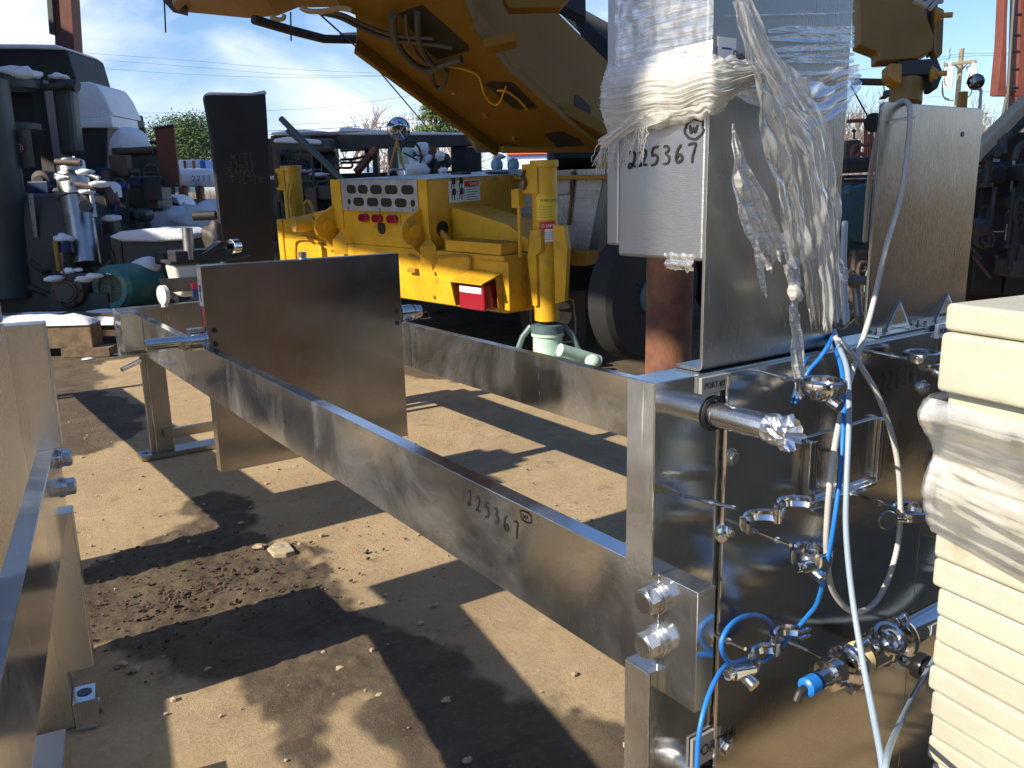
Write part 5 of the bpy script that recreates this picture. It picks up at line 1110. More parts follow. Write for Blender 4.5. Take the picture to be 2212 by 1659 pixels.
# ---- superstructure: sloping boom base seen from below
SUP = thing('crane_boom', 'yellow crane boom base and overhead arm sloping across the top of the picture', 'crane boom', tuple(MC @ Vector((-1, 1.5, 2))))
def plane3(p1, p2, p3): return p1, (p2-p1).cross(p3-p1).normalized()
A1, A2, A3 = D(771, 83, 6.6), D(1022, 45, 6.2), D(1079, 315, 8.1)
Pp, Pn = plane3(A1, A2, A3)
if Pn.dot(A1-CAM) < 0: Pn = -Pn
s1 = lambda x, y: onp(x, y, Pp, Pn)
def slab(pts, P, n, th, nm, m_, par=SUP, off=0, bevel=.01):
    ps = [onp(x, y, P, n)+n*off for x, y in pts]; return MB().prism(ps, n*th).build(nm, m_, par, bevel=bevel)
def c3(x, y): return ((1400+x/2.765)*.6777, (0+y/2.765)*.6777)
def cb1(x, y): return ((560+x/2.0481)*.6777, (y/2.0481)*.6777)
# underside plate built as strips round its openings (left flange, ribs, right flange)
def B1(x, y): return cb1(x, y)
hole1 = [B1(1410, 75), B1(1610, 40), B1(1920, 300), B1(1660, 350)]
h1 = [(865, 30), (912, 5), (1008, 98), (1016, 108), (940, 128)]
left_ = [(767, 33), (771, 83), (949, 218), (1079, 315), (1120, 322), (1105, 313), (1035, 255), (985, 190), (955, 155), (928, 128), (900, 80), (865, 30), (835, 20)]
# plate with a recessed dark panel: whole plate behind, dark openings cut as deep boxes in front are avoided by splitting into pieces
pieces = [
 [(735, 15), (767, 33), (771, 83), (905, 185), (955, 133), (938, 128), (865, 30), (850, 12)],
 [(850, 12), (865, 30), (912, 5), (905, -12), (850, -12)],
 [(912, 5), (1012, 92), (1022, 45), (985, -12), (905, -12)],
 [(1012, 92), (1016, 108), (955, 133), (905, 185), (949, 218), (1000, 257), (1055, 175), (1104, 171), (1157, 208), (1218, 245), (1106, 145), (1022, 45)],
 [(955, 133), (1016, 108), (1012, 92)] ,
 [(1000, 257), (1079, 315), (1170, 316), (1176, 288), (1198, 286), (1240, 290), (1262, 303), (1262, 316), (1318, 316), (1318, 297), (1218, 245), (1157, 232), (1125, 236), (1100, 220), (1050, 182), (1047, 180)],
]
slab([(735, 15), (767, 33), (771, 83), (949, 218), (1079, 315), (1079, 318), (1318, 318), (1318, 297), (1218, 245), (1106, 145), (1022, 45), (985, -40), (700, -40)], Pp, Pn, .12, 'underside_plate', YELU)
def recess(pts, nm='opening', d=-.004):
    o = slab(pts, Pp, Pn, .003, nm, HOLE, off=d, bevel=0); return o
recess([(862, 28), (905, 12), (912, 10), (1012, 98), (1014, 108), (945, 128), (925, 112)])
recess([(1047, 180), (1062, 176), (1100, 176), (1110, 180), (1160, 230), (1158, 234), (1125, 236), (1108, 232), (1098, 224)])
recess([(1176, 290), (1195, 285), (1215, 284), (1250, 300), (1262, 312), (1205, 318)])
# raised flanges
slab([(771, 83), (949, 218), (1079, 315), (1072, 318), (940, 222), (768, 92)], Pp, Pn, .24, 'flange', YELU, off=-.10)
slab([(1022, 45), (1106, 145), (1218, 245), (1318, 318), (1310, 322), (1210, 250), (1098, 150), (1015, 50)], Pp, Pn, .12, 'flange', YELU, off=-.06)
# brace behind the left edge and side wall
B_1, B_2, B_3 = D(1022, 45, 6.25), D(1318, 305, 8.3), D(1206, 27, 7.3)
Qp, Qn = plane3(B_1, B_2, B_3)
if Qn.dot(B_1-CAM) < 0: Qn = -Qn
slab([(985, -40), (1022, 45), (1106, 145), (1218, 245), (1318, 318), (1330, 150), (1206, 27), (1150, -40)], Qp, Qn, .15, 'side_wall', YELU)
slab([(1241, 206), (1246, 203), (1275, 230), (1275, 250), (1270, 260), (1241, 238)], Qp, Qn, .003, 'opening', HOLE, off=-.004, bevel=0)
def clump(pts, dep, th, nm, m_, par=SUP, bevel=.01):
    # outline given where the far face stands; the body comes forward from it
    ps = [D(x, y, dep+th) for x, y in pts]; return MB().prism(ps, -FW*th).build(nm, m_, par, bevel=bevel)
clump([(949, 218), (985, 245), (1035, 290), (1079, 315), (1120, 322), (1170, 316), (1175, 330), (1029, 330), (984, 255)], 8.2, .5, 'lower_gusset', YELD)
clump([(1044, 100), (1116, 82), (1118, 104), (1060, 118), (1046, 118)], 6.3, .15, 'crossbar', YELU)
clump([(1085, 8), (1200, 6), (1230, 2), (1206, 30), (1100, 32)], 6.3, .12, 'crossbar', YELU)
clump([(1022, 45), (1018, 0), (1000, -30), (1260, -30), (1262, 60), (1206, 30)], 7.6, .2, 'dark_gap', DARK)
clump([(1206, 27), (1330, 95), (1330, 300), (1318, 300), (1330, 150)], 9.0, .4, 'turntable_wall', DARK2)
MB().tube([D(1085, 323, 8.0), D(1320, 321, 8.5)], .035, 10).build('cross_pipe', YELD, SUP, smooth=True)
clump([(1180, 331), (1315, 331), (1315, 372), (1195, 372), (1183, 352)], 9.2, .6, 'slewing_ring', DARK)
clump([(1292, 340), (1320, 336), (1322, 372), (1284, 372)], 8.8, .1, 'bracket', YEL)
# hoses in the big opening
for pts, r_ in ((([(852, 8), (855, 50), (872, 90), (905, 122), (935, 130), (960, 118), (1000, 105)]), .03), (([(905, 5), (908, 60), (920, 95), (940, 120), (955, 125)]), .024), (([(880, 10), (884, 50), (905, 95), (930, 118)]), .014), (([(935, 128), (940, 160), (950, 170), (962, 160), (968, 130)]), .02), (([(700, 5), (740, 15), (790, 40), (850, 62), (930, 72), (980, 80)]), .018), (([(700, 2), (745, 8), (800, 34), (860, 52), (940, 60)]), .014)):
    MB().tube(curve([s1(x, y)-Pn*.09 for x, y in pts]), r_, 8).build('hydraulic_hose', mat('grey_hose', (.05, .045, .035), .6) if r_ > .015 else BROWN, SUP, smooth=True)
MB().tube(curve([s1(x, y)-Pn*.04 for x, y in [(960, 132), (1010, 142), (1035, 156), (1046, 190), (1060, 212), (1078, 215), (1094, 178)]]), .009, 6).tube(curve([s1(x, y)-Pn*.04 for x, y in [(1075, 186), (1095, 188), (1120, 205), (1140, 228)]]), .009, 6).build('yellow_wire', YEL, SUP, smooth=True)
for x, y in ((980, 196), (1048, 246), (1110, 296), (900, 140)): MB().cyl(s1(x, y)-Pn*.03, s1(x, y), .018, 6).build('bolt', YELD, SUP)
# overhead arm reaching left, with hose underneath
oA = [(385, 26), (538, 41), (600, 36), (644, 18), (730, 17), (767, 34), (835, 22), (900, -60), (640, -150), (381, -150)]
clump(oA, 6.1, .7, 'overhead_arm', TAN, bevel=.015)
clump([(380, -150), (380, 0), (385, 26), (415, -4), (415, -150)], 6.0, .1, 'arm_end_plate', TAN, bevel=.01)
MB().tube(curve([D(x, y, 6.0) for x, y in [(650, 16), (668, 24), (700, 24), (735, 18), (760, 22)]]), .02, 8).tube(curve([D(x, y, 5.95) for x, y in [(585, 36), (600, 42), (612, 40), (614, 32)]]), .016, 8).build('hose', TAN, SUP, smooth=True)
bar = MB().tube([D(548, 42, 6.4), D(630, 66, 6.7), D(700, 84, 7.0), D(775, 86, 7.2)], .036, 10).build('boom_cylinder', DARK, SUP, smooth=True)
MB().tube([D(735, 84, 7.12)+ZA*.034, D(772, 82, 7.2)+ZA*.034], .014, 6).build('snow_cap', SNOW, SUP)
MB().tube([D(683, 24, 6.0), D(790, 120, 7), D(925, 278, 9.5)], .007, 5).build('guy_cable', DARK, SUP)
MB().tube([D(628, 26, 6.2), D(629, 88, 6.2)], .006, 5).tube([D(354, -20, 6.2), D(358, 70, 6.2)], .006, 5).build('hanging_wire', DARK, SUP)
MB().prism([D(x, y, 6.5) for x, y in [(340, -60), (352, 2), (385, 10), (385, -60)]], FW*.2).build('dark_arm', DARK2, SUP)
# machinery hanging at the upper right
HD = thing('boom_head', 'dark yellow boom head and winch housing behind the cabinet, upper right', 'crane head', tuple(D(1930, 100, 5.2)))
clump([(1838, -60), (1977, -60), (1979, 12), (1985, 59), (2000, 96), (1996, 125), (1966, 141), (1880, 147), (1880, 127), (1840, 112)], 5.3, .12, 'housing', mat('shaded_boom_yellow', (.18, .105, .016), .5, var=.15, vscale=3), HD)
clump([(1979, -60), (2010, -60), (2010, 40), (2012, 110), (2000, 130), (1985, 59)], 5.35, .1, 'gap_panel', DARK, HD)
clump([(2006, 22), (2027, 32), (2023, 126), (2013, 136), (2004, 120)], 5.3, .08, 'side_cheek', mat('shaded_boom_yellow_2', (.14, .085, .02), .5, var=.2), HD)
for x, y, x1, y1 in ((2030, 34, 2058, 32), (2020, 160, 2046, 158)):
    a, b = D(x-8, y, 5.2), D(x1, y1, 5.15); MB().cyl(a, b, .017, 10).cyl(a, a.lerp(b, .35), .05, 12, .03).build('pin', YELD, HD, smooth=True)
clump([(1920, 147), (2005, 140), (2018, 172), (2006, 205), (1994, 205), (1990, 175), (1930, 178)], 5.3, .12, 'yoke', DARK2, HD)
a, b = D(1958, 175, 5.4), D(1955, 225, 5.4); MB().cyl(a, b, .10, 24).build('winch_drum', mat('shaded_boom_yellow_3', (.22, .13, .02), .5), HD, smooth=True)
clump([(1903, 152), (1930, 152), (1930, 196), (1915, 190), (1903, 178)], 5.15, .12, 'latch', YELD, HD)
MB().tube([D(1840, 176, 5.3), D(1925, 178, 5.3)], .022, 8).build('rail', DARK2, HD)
MB().tube([D(1909, 180, 5.2), D(1910, 200, 5.2)], .004, 5).build('chain', DARK, HD); clump([(1906, 200), (1915, 200), (1914, 214), (1898, 216), (1900, 211), (1906, 210)], 5.2, .05, 'hook_block', DARK2, HD, bevel=.003)
MB().tube([D(1976, 0, 5), D(2000, 12, 5), D(2018, -10, 5)], .02, 6).tube([D(2008, 20, 5), D(2020, 6, 5), D(2036, 2, 5)], .014, 6).build('top_bracket', GREYL, HD)
# ------------------------------------------------------------------ helpers for things facing the heading
def gz(px, py): return at(px, py, 'z', 0)
def cbx(x0, y0, x1, y1, dep, th, nm, m_, par, bevel=.01, ground=False, top=None):
    """upright block whose front spans these photo pixels at this distance"""
    xm = (x0+x1)/2; a = D(xm, y0, dep); b = D(xm, y1, dep); w_ = (x1-x0)/FPX*dep; z1 = a.z; z0 = 0 if ground else b.z
    c = D(xm, (y0+y1)/2, dep); return MB().obox((c.x-HX.x*w_/2, c.y-HX.y*w_/2, z0), HX*w_, HF*th, (0, 0, z1-z0)).build(nm, m_, par, bevel=bevel)
def poly(pts, dep, th, nm, m_, par, bevel=.008):
    P = D(pts[0][0], pts[0][1], dep); ps = [onp(x, y, P, HF) for x, y in pts]; return MB().prism(ps, HF*th).build(nm, m_, par, bevel=bevel)
def snowcap(pts, dep, th, par, nm='snow_cap', hgt=.05, nz_=.5, seed=0):
    """a soft bank of snow: outline pixels on the front, rounded and lumpy"""
    P = D(pts[0][0], pts[0][1], dep); ps = [onp(x, y, P, HF) for x, y in pts]
    o = MB().prism(ps, HF*th).build(nm, SNOW, par, smooth='all')
    b = o.modifiers.new('b', 'BEVEL'); b.width = hgt*.6; b.segments = 3
    return o
def lump(px, py, dep, r, par, s=(1.4, 1, .6), nm='snow_lump', m_=None, seed=0): return MB().ball(D(px, py, dep), r, 16, s, .45, seed+px*.01).build(nm, m_ or SNOW, par, smooth='all')
def TH(nm, lb, cat, px, py, dep, grp=None): p = D(px, py, dep); return thing(nm, lb, cat, (p.x, p.y, 0), grp)
def vcyl(px, y0, y1, rpx, dep, nm, m_, par, n=24, ground=False, r2=None):
    a = D(px, y0, dep); b = D(px, y1, dep); r = rpx/FPX*dep; zb = 0 if ground else b.z
    return MB().lathe((b.x if not ground else a.x, b.y if not ground else a.y, zb), ZA, [(0, r if r2 is None else r2/FPX*dep), (a.z-zb, r)], n).build(nm, m_, par, smooth=True)

# rusty standpipe behind the head
RP = TH('rusty_pipe', 'upright rusty brown pipe standing behind the press head, lit at its foot', 'pipe', 1445, 700, 3.05)
q = D(1445, 700, 3.05); MB().cyl((q.x, q.y, 0), (q.x, q.y, 1.52), .083, 32).build('pipe', RUST, RP, smooth=True)
MB().lathe((q.x, q.y, 0), ZA, [(0, .15), (.015, .15), (.015, .083)], 24).build('flange', RUST, RP)

# ================= left background; column to scrap pipes scaled about the camera, baked into the numbers
# tall steel column
t = TH('steel_column', 'tall dark oxide steel column rising out of the picture, upper left', 'steel column', 130, 200, 18.5)
poly([(96, -60), (150, -60), (166, 195), (122, 195), (118, 75), (106, 73)], 18.5, .4, 'column', RUST2, t)
poly([(98, -60), (108, -60), (118, 75), (106, 72)], 18.43, .07, 'flange', DARK2, t)
t = TH('dust_hood', 'large dark hood with snow on top at the left edge', 'hood', 60, 140, 17.3)
poly([(-90, 100), (128, 100), (146, 112), (166, 178), (164, 190), (60, 200), (-90, 200)], 17.3, 1.6, 'hood', NAVY if 0 else DARK, t, .03)
poly([(-90, 180), (110, 180), (110, 560), (-90, 560)], 17.8, .8, 'hood_leg', DARK, t)
snowcap([(-90, 104), (-90, 94), (60, 95), (120, 96), (138, 103), (128, 106), (60, 104)], 17.2, 1.5, t)
# vessel pair
V = TH('pressure_vessel', 'grey green upright vessel with bolted snowy lid and red sticker, left edge', 'vessel', 35, 350, 11.64)
MB().lathe(D(35, 600, 11.64), ZA, [(0, .2982), (1.349, .2982), (1.377, .3266), (1.42, .3266), (1.448, .2982), (1.803, .3053), (1.81, .3408), (1.846, .3408), (1.86, .2911)], 36, True).build('shell', GREYG, V, smooth=True) if 0 else None
vcyl(30, 185, 640, 50, 11.64, 'shell', GREYG, V, 36); vcyl(28, 268, 281, 55, 11.63, 'flange', GREYG, V, 36); vcyl(28, 176, 192, 53, 11.63, 'flange', GREYG, V, 36)
q = D(28, 178, 11.64); MB().lathe(q, ZA, [(0, .3195), (.1136, .284), (.1633, .1704), (.1775, 0)], 30, False).build('domed_lid', GREYG, V, smooth=True)
lump(40, 161, 11.57, .2414, V, (1.15, 1.1, .42)); lump(-15, 163, 11.57, .1988, V, (1.3, 1.1, .4))
for k in range(12): a = k*math.pi/6; c = q+Vector((.3053*math.cos(a), .3053*math.sin(a), 0)); MB().hexa(c-ZA*.0426, c+ZA*.071, .01988).build('bolt', DARK2, V)
cbx(5, 281, 70, 362, 11.32, .0142, 'cover_panel', GREYG, V, .00568)
st = cbx(30, 308, 52, 332, 11.3, .0071, 'sticker', mat('dull_red_sticker', (.12, .03, .03), .6), V, 0); P = D(41, 320, 11.29)
MB().tube([P+HX*.05112*math.cos(a)+ZA*.05112*math.sin(a) for a in [i*math.pi/10 for i in range(20)]], .00568, 4, True).obox(P-HX*.02556-ZA*.02556, HX*.05112, -HF*.00284, ZA*.00852).obox(P-HX*.02556+ZA*.01704, HX*.05112, -HF*.00284, ZA*.00852).obox(P-HX*.02556-ZA*.02556, HX*.00852, -HF*.00284, ZA*.05112).obox(P+HX*.01704-ZA*.02556, HX*.00852, -HF*.00284, ZA*.05112).build('emblem', GREYL, st)
V2 = TH('slim_vessel', 'slim leaning grey green column beside the big vessel with crossing pipe', 'vessel', 135, 300, 11.93)
poly([(106, 172), (150, 172), (166, 336), (126, 336)], 11.93, .284, 'column', GREYG, V2, .071)
q = D(127, 174, 12.07); MB().ball(q, .142, 20, (1, 1, .7)).build('cap', GREYG, V2, smooth=True); lump(127, 166, 12, .1207, V2, (1.1, 1, .4))
MB().cyl(D(78, 190, 11.79), D(165, 183, 11.93), .0497, 14).cyl(D(148, 182, 11.86), D(168, 188, 11.86), .0781, 14).build('cross_pipe', DARK2, V2, smooth=True)
cbx(80, 175, 108, 400, 12.35, .568, 'frame_plate', DARK2, V2)
# stainless housing with clamps
V3 = TH('filter_housing', 'dull stainless tube housing with snowy valves beside the round tank', 'filter housing', 165, 450, 10.79)
SD = steel('weathered_stainless', .42, .25, .4, (30, 30, 3), spots=False)
MB().lathe(D(186, 572, 10.79), (D(152, 345, 10.93)-D(186, 572, 10.79)), [(0, .1775), (.8804, .1917), (.8946, .213), (.9372, .213), (.9514, .1917), (1.136, .1988), (1.15, .2201), (1.193, .2201), (1.207, .1704), (1.377, .1704)], 32).build('housing', SD, V3, smooth=True)
for (x, y, r) in ((183, 372, .071), (215, 398, .078), (188, 415, .064), (135, 385, .057)): lump(x, y, 10.58, r, V3, (1.5, 1, .55), seed=x)
for (x0, y0, x1, y1, r) in ((165, 370, 215, 385, .03124), (165, 398, 205, 404, .0426), (120, 350, 175, 352, .0426), (195, 410, 205, 470, .0284), (120, 378, 150, 384, .03124), (182, 420, 200, 455, .0426)): MB().cyl(D(x0, y0, 10.58), D(x1, y1, 10.58), r, 12).build('valve', SD if r < .0355 else BROWN, V3, smooth=True)
MB().lathe(D(186, 446, 10.51), -HF, [(0, .071), (.0426, .071)], 16).build('valve_bonnet', GREYG, V3, smooth=True)
snowcap([(214, 402), (220, 392), (235, 392), (247, 402), (250, 428), (244, 418), (232, 405)], 11.08, .213, V3); MB().tube(curve([D(215, 408, 11.15), D(235, 408, 11.15), D(245, 440, 11.15)]), .0852, 12).build('elbow', BROWN, V3, smooth=True)
snowcap([(216, 470), (228, 464), (248, 466), (250, 476), (236, 480), (218, 478)], 11.08, .213, V3); cbx(222, 478, 246, 505, 11.15, .213, 'valve_box', BROWN, V3)
# round receiver
RV = TH('round_tank', 'big round grey brown tank end with a vertical lettered strip', 'tank', 90, 600, 11.79)
q = D(82, 640, 11.79); R_ = 1.406
MB().lathe(q, -HF, [(-2, R_), (0, R_), (.071, R_*.98), (.142, R_*.9), (.1988, R_*.7), (.2272, R_*.4), (.2343, .00142)], 56).build('tank_shell', GREYB, RV, smooth=True)
Pst = onp(78, 418, q-HF*.2414, HF); ex = (onp(66, 419, Pst, HF)-Pst); 
Pb = onp(99, 512, Pst, HF); dn = (Pb-Pst).normalized(); sx = HX
sp = MB().prism([onp(x, y, Pst, HF) for x, y in [(90, 417), (105, 417), (121, 512), (108, 512)]], -HF*.00426).build('lettered_strip', WHITE, RV) if 0 else MB().prism([onp(x, y, Pst, HF) for x, y in [(61, 383+36), (71, 383+35), (82, 512), (73, 512)]], -HF*.00426).build('lettered_strip', mat('strip_paper', (.3, .28, .28), .6), RV)
word = 'GARDNER-DENVER'; 
for i, ch in enumerate(word):
    k = (i+.75)/(len(word)+.2); px = 62.5+(73.8-62.5)*k; py = 419+(512-419)*k
    o_ = onp(px, py, Pst-HF*.00568, HF); text(ch, frame(o_-HX*0, HX, ZA), .03976, REDL if 4 <= i <= 8 else INK, sp)
# domed cabinet
MC2 = TH('motor_cabinet', 'tilted grey cabinet under a round dome of snow', 'cabinet', 290, 380, 13.06)
poly([(246, 322), (352, 316), (372, 400), (258, 404)], 13.06, .497, 'cabinet', GREYG, MC2, .0284); cbx(250, 404, 352, 510, 13.21, .426, 'pedestal', GREYB, MC2)
poly([(240, 320), (262, 318), (276, 404), (250, 404)], 12.99, .142, 'rusty_edge', BROWN, MC2)
q = D(283, 318, 13.28); MB().ball(q, .3053, 26, (.95, .9, 1.02), .12, 2).build('snow_dome', SNOW, MC2, smooth='all')
MB().cyl(D(255, 328, 12.99), D(330, 324, 12.99), .0568, 14).build('handle', BROWN, MC2, smooth=True)
cbx(303, 275, 314, 318, 13.77, .071, 'post', GREYG, MC2, .00426); MB().tube([D(314, 308, 13.77), D(340, 308, 13.77)], .0284, 6).build('rail', DARK2, MC2)
t = TH('steel_plate', 'narrow tilted dark red steel plate standing on edge', 'steel plate', 360, 340, 12.64)
poly([(333, 278), (374, 272), (388, 404), (350, 402)], 12.64, .0568, 'plate', RUST2, t, .00568); poly([(333, 278), (374, 272), (374, 268), (333, 274)], 12.61, .142, 'top_flange', DARK2, t, .00426)
# snow roofed shed
t = TH('snowy_shed', 'low dark equipment cover with a thick slope of snow', 'equipment cover', 200, 240, 15.62)
poly([(160, 245), (240, 235), (246, 272), (232, 275), (230, 560), (160, 560)], 15.62, 1.42, 'cover', DARK, t, .0284)
snowcap([(158, 178), (190, 176), (207, 182), (224, 205), (243, 245), (240, 252), (215, 254), (165, 256), (158, 250)], 15.48, 1.278, t, hgt=.1136)
snowcap([(165, 256), (215, 254), (240, 250), (244, 274), (230, 276), (165, 276)], 15.55, 1.136, t, hgt=.0284)
# tank box with flat snow lid
t = TH('steel_bin', 'grey steel bin covered by a flat bed of snow', 'bin', 320, 550, 10.79)
poly([(262, 520), (408, 520), (400, 640), (272, 650)], 10.79, .852, 'bin', GREYB, t, .0142); poly([(236, 512), (262, 520), (272, 650), (254, 620)], 10.76, .142, 'bin_side', GREYB, t, .0142)
snowcap([(232, 512), (258, 500), (300, 496), (370, 497), (405, 508), (402, 520), (330, 523), (262, 522)], 10.65, .994, t, hgt=.071)
lump(318, 575, 10.37, .1278, t, (1.2, .8, .9)); cbx(332, 545, 356, 572, 10.22, .142, 'fitting', DARK, t, .0284)
t = TH('blue_drum', 'dark blue drum lying on its side with snow on top', 'drum', 355, 470, 13.92)
MB().lathe(D(362, 462, 13.92), -HF, [(-.852, .2556), (0, .2556), (.0284, .2272)], 30).build('drum', NAVY, t, smooth=True); cbx(322, 440, 368, 520, 14.06, .71, 'drum_frame', NAVY, t)
snowcap([(330, 440), (340, 424), (360, 420), (382, 428), (394, 452), (384, 440), (360, 434), (345, 446)], 13.77, .71, t)
# teal motor
t = TH('electric_motor', 'teal green electric motor with round slatted fan grill on the ground', 'motor', 235, 625, 9.94)
q = D(240, 622, 9.94); ax = (-HF-HX*.28+ZA*.02).normalized()
MB().lathe(q, ax, [(-.71, .2272), (-.639, .2627), (-.0284, .2698), (0, .2485), (.0284, .2414), (.0284, .1775), (-.0142, .1775)], 36).build('fan_cowl', TEAL, t, smooth=True)
MB().lathe(q, ax, [(-.0284, .1761), (-.02698, 0)], 30, False).build('grill_back', BLACKG, t)
sxx = ax.cross(ZA).normalized(); szz = sxx.cross(ax)
GR = mat('dull_olive_grill', (.12, .12, .05), .5)
for i in range(-6, 7):
    h = i*.02556; w_ = math.sqrt(max(.1761**2-h*h, 0)); MB().tube([q+ax*.01704-sxx*w_+szz*h, q+ax*.01704+sxx*w_+szz*h], .00568, 5).build('grill_bar', GR, t)
MB().tube([q+ax*.02272-szz*.1704, q+ax*.02272+szz*.1704], .0071, 5).lathe(q+ax*.01704, ax, [(0, .0284), (.01136, .02556)], 12).tube([q+ax*.01704+(sxx*math.cos(a)+szz*math.sin(a))*.1789 for a in [i*math.pi/14 for i in range(28)]], .01136, 6, True).build('grill_frame', GR, t, smooth=True)
cbx(262, 598, 292, 640, 10.08, .426, 'terminal_box', TEAL, t); cbx(205, 640, 268, 668, 10.08, .426, 'motor_foot', DARK2, t); lump(255, 590, 9.94, .071, t, (1.8, .8, .4))
# brown pump
t = TH('flanged_pump', 'rusty brown flanged pump with snow resting on its shoulders', 'pump', 145, 620, 9.94)
q = D(148, 628, 9.869); MB().lathe(q, -HF, [(-.426, .1704), (0, .1988), (.0284, .1846), (.0426, .1278), (.071, .1278)], 28).build('pump_body', BROWN, t, smooth=True); MB().lathe(q-HF*.071, -HF, [(0, .1065), (.0142, .0994)], 20).build('cover_disc', GREYB, t, smooth=True)
for k in range(6): a = k*math.pi/3; c = q-HF*.0426+HX*.1562*math.cos(a)+ZA*.1562*math.sin(a); MB().hexa(c, c-HF*.0284, .01704).build('bolt', DARK2, t)
cbx(118, 598, 140, 640, 9.798, .284, 'bearing_housing', BROWN, t, .0284); cbx(104, 634, 235, 672, 9.94, .71, 'bedplate', DARK2, t)
for x, y, r, s in ((117, 602, .0781, 2), (182, 603, .071, 2.2), (203, 596, .0639, 2.2), (150, 585, .071, 1.2), (170, 583, .0497, 1.4)): lump(x, y, 9.727, r, t, (s*.7, .9, .45), seed=y)
# blue valve
t = TH('blue_valve', 'small dark blue valve body capped with snow', 'valve', 140, 540, 10.51)
vcyl(140, 520, 545, 14, 10.51, 'valve_body', NAVY, t); vcyl(128, 520, 585, 5, 10.44, 'yoke', YELD, t); vcyl(136, 545, 590, 6, 10.51, 'stem', SD, t); lump(138, 515, 10.51, .1065, t, (1.1, 1, .55)); cbx(110, 545, 165, 615, 10.65, .142, 'bracket', DARK, t)
for i, (x0, y0, x1, y1, r) in enumerate(((60, 560, 112, 600, .0426), (88, 585, 130, 580, .0355), (150, 570, 200, 590, .0426), (170, 560, 185, 640, .0284), (205, 590, 250, 560, .0284), (60, 620, 120, 640, .0426), (240, 540, 262, 600, .0284))):
    tag(MB().cyl(D(x0, y0, 10.79), D(x1, y1, 10.93), r, 10).build('scrap_pipe', DARK2 if i % 2 else BROWN, smooth=True), ['dark scrap pipe left of the brown pump', 'brown pipe above the brown pump', 'dark pipe between valve and motor, sloping', 'brown upright pipe behind the motor', 'dark pipe rising right above the motor', 'brown pipe beside the snow heap at left', 'dark pipe in front of the steel bin'][i], 'pipe', 'scrap pipes among the pumps')
# dark pipework filling the row behind the pumps
def clutter(nm, lb, x0, x1, y0, y1, d0, d1, n, seed, mats):
    rd = random.Random(seed); t = TH(nm, lb, 'pipework', (x0+x1)/2, y0, d0); k = (d0+d1)/2/10
    for i in range(n):
        px, py, dp = rd.uniform(x0, x1), rd.uniform(y0, y1), rd.uniform(d0, d1); p = D(px, py, dp); m_ = rd.choice(mats); c = rd.random()
        if c < .4:
            L_ = rd.uniform(.2, .8)*k; d = rd.choice([ZA, ZA, HX, (HX+HF*.3).normalized()]); r = rd.choice([.016, .025, .04])*k
            pts = [p, p+d*L_*.6, p+d*L_*.6+rd.choice([ZA, HX, -HX])*L_*.3]; MB().tube(curve(pts, 4), r, 8).build('pipe', m_, t, smooth=True)
            MB().cyl(p-d*.02*k, p+d*.02*k, r*1.9, 12).build('flange', m_, t, smooth=True)
        elif c < .62:
            r = rd.uniform(.05, .12)*k; MB().lathe(p, -HF, [(-.2*k, r), (0, r), (.02*k, r*.9), (.03*k, r*.5), (.06*k, r*.45)], 18).build('valve_body', m_, t, smooth=True)
        elif c < .82:
            w_, h_ = rd.uniform(.08, .25)*k, rd.uniform(.1, .4)*k; MB().obox(p, HX*w_, HF*.2, ZA*h_).build('casing', m_, t, bevel=.012)
        elif c < .92:
            r = rd.uniform(.06, .1)*k; MB().tube([p+HX*r*math.cos(a)+ZA*r*math.sin(a) for a in [q_*math.pi/8 for q_ in range(16)]], .008*k, 5, True).tube([p-HX*r, p+HX*r], .006*k, 4).build('hand_wheel', m_, t, smooth=True)
        else:
            q = p-HX*.3*k; MB().tube(curve([q, q.lerp(p, .5)-ZA*.12*k, p], 6), .008*k, 5).build('loose_cable', m_, t)
    return t
clutter('pipe_rack', 'dark tangle of pipes and valve bodies behind the pumps at the left', 60, 330, 370, 630, 12.2, 13.2, 60, 21, [DARK, DARK2, GREYG, GREYB, BROWN, NAVY])
clutter('pipe_rack', 'black valves and casings under the skid frame left of the crane', 592, 735, 330, 560, 11.2, 11.8, 46, 22, [DARK, DARK2, GREYG, BROWN])
clutter('pipe_rack', 'black fittings and linkages in front of the black machine at the right edge', 2110, 2212, 360, 620, 4.9, 5.2, 22, 24, [DARK, DARK2, DARK2])
clutter('pipe_rack', 'dark pipework in the gap between cabinet and back plate', 1822, 1885, 560, 700, 4.0, 4.3, 14, 25, [DARK2, BROWN, DARK])
tb = TH('dark_backdrop', 'long black body added for the dark behind the pumps', 'machine', 240, 400, 15.2)  # dark backdrop added to stand for the shade behind the pumps
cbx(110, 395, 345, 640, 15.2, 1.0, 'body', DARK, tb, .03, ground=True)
# timbers with snow
t = TH('timber_beam', 'thick sawn timber beam under a long bed of snow, in the sun', 'timber', 140, 730, 5.6)
a, b = at(84, 752, 'z', .10), at(200, 745, 'z', .12); e = (b-a); e.z = 0; en = e.normalized(); pn = Vector((-en.y, en.x, 0)); zt_ = at(200, 700, 'y', b.y).z
MB().obox((a.x-en.x*1.3, a.y-en.y*1.3, .09), e+en*1.3, pn*.25, (0, 0, zt_-.09)).build('beam', WOOD, t, bevel=.006)
def snowbed(o, ex, ey, h, nm, par, n=40, m=8, seed=0):
    vs = []; 
    for i in range(n+1):
        for j in range(m+1):
            u, v_ = i/n, j/m; hh = h*(min(1, 4*v_*(1-v_)+.0)**.45)*min(1, (u*8)**.5, ((1-u)*8)**.5)*(1+.35*mnoise.noise(Vector((u*9, v_*2, seed))))
            vs.append(o+ex*u+ey*v_+ZA*hh)
    fs = [(i*(m+1)+j, (i+1)*(m+1)+j, (i+1)*(m+1)+j+1, i*(m+1)+j+1) for i in range(n) for j in range(m)]
    return MB().add(vs, fs).build(nm, SNOW, par, smooth='all')
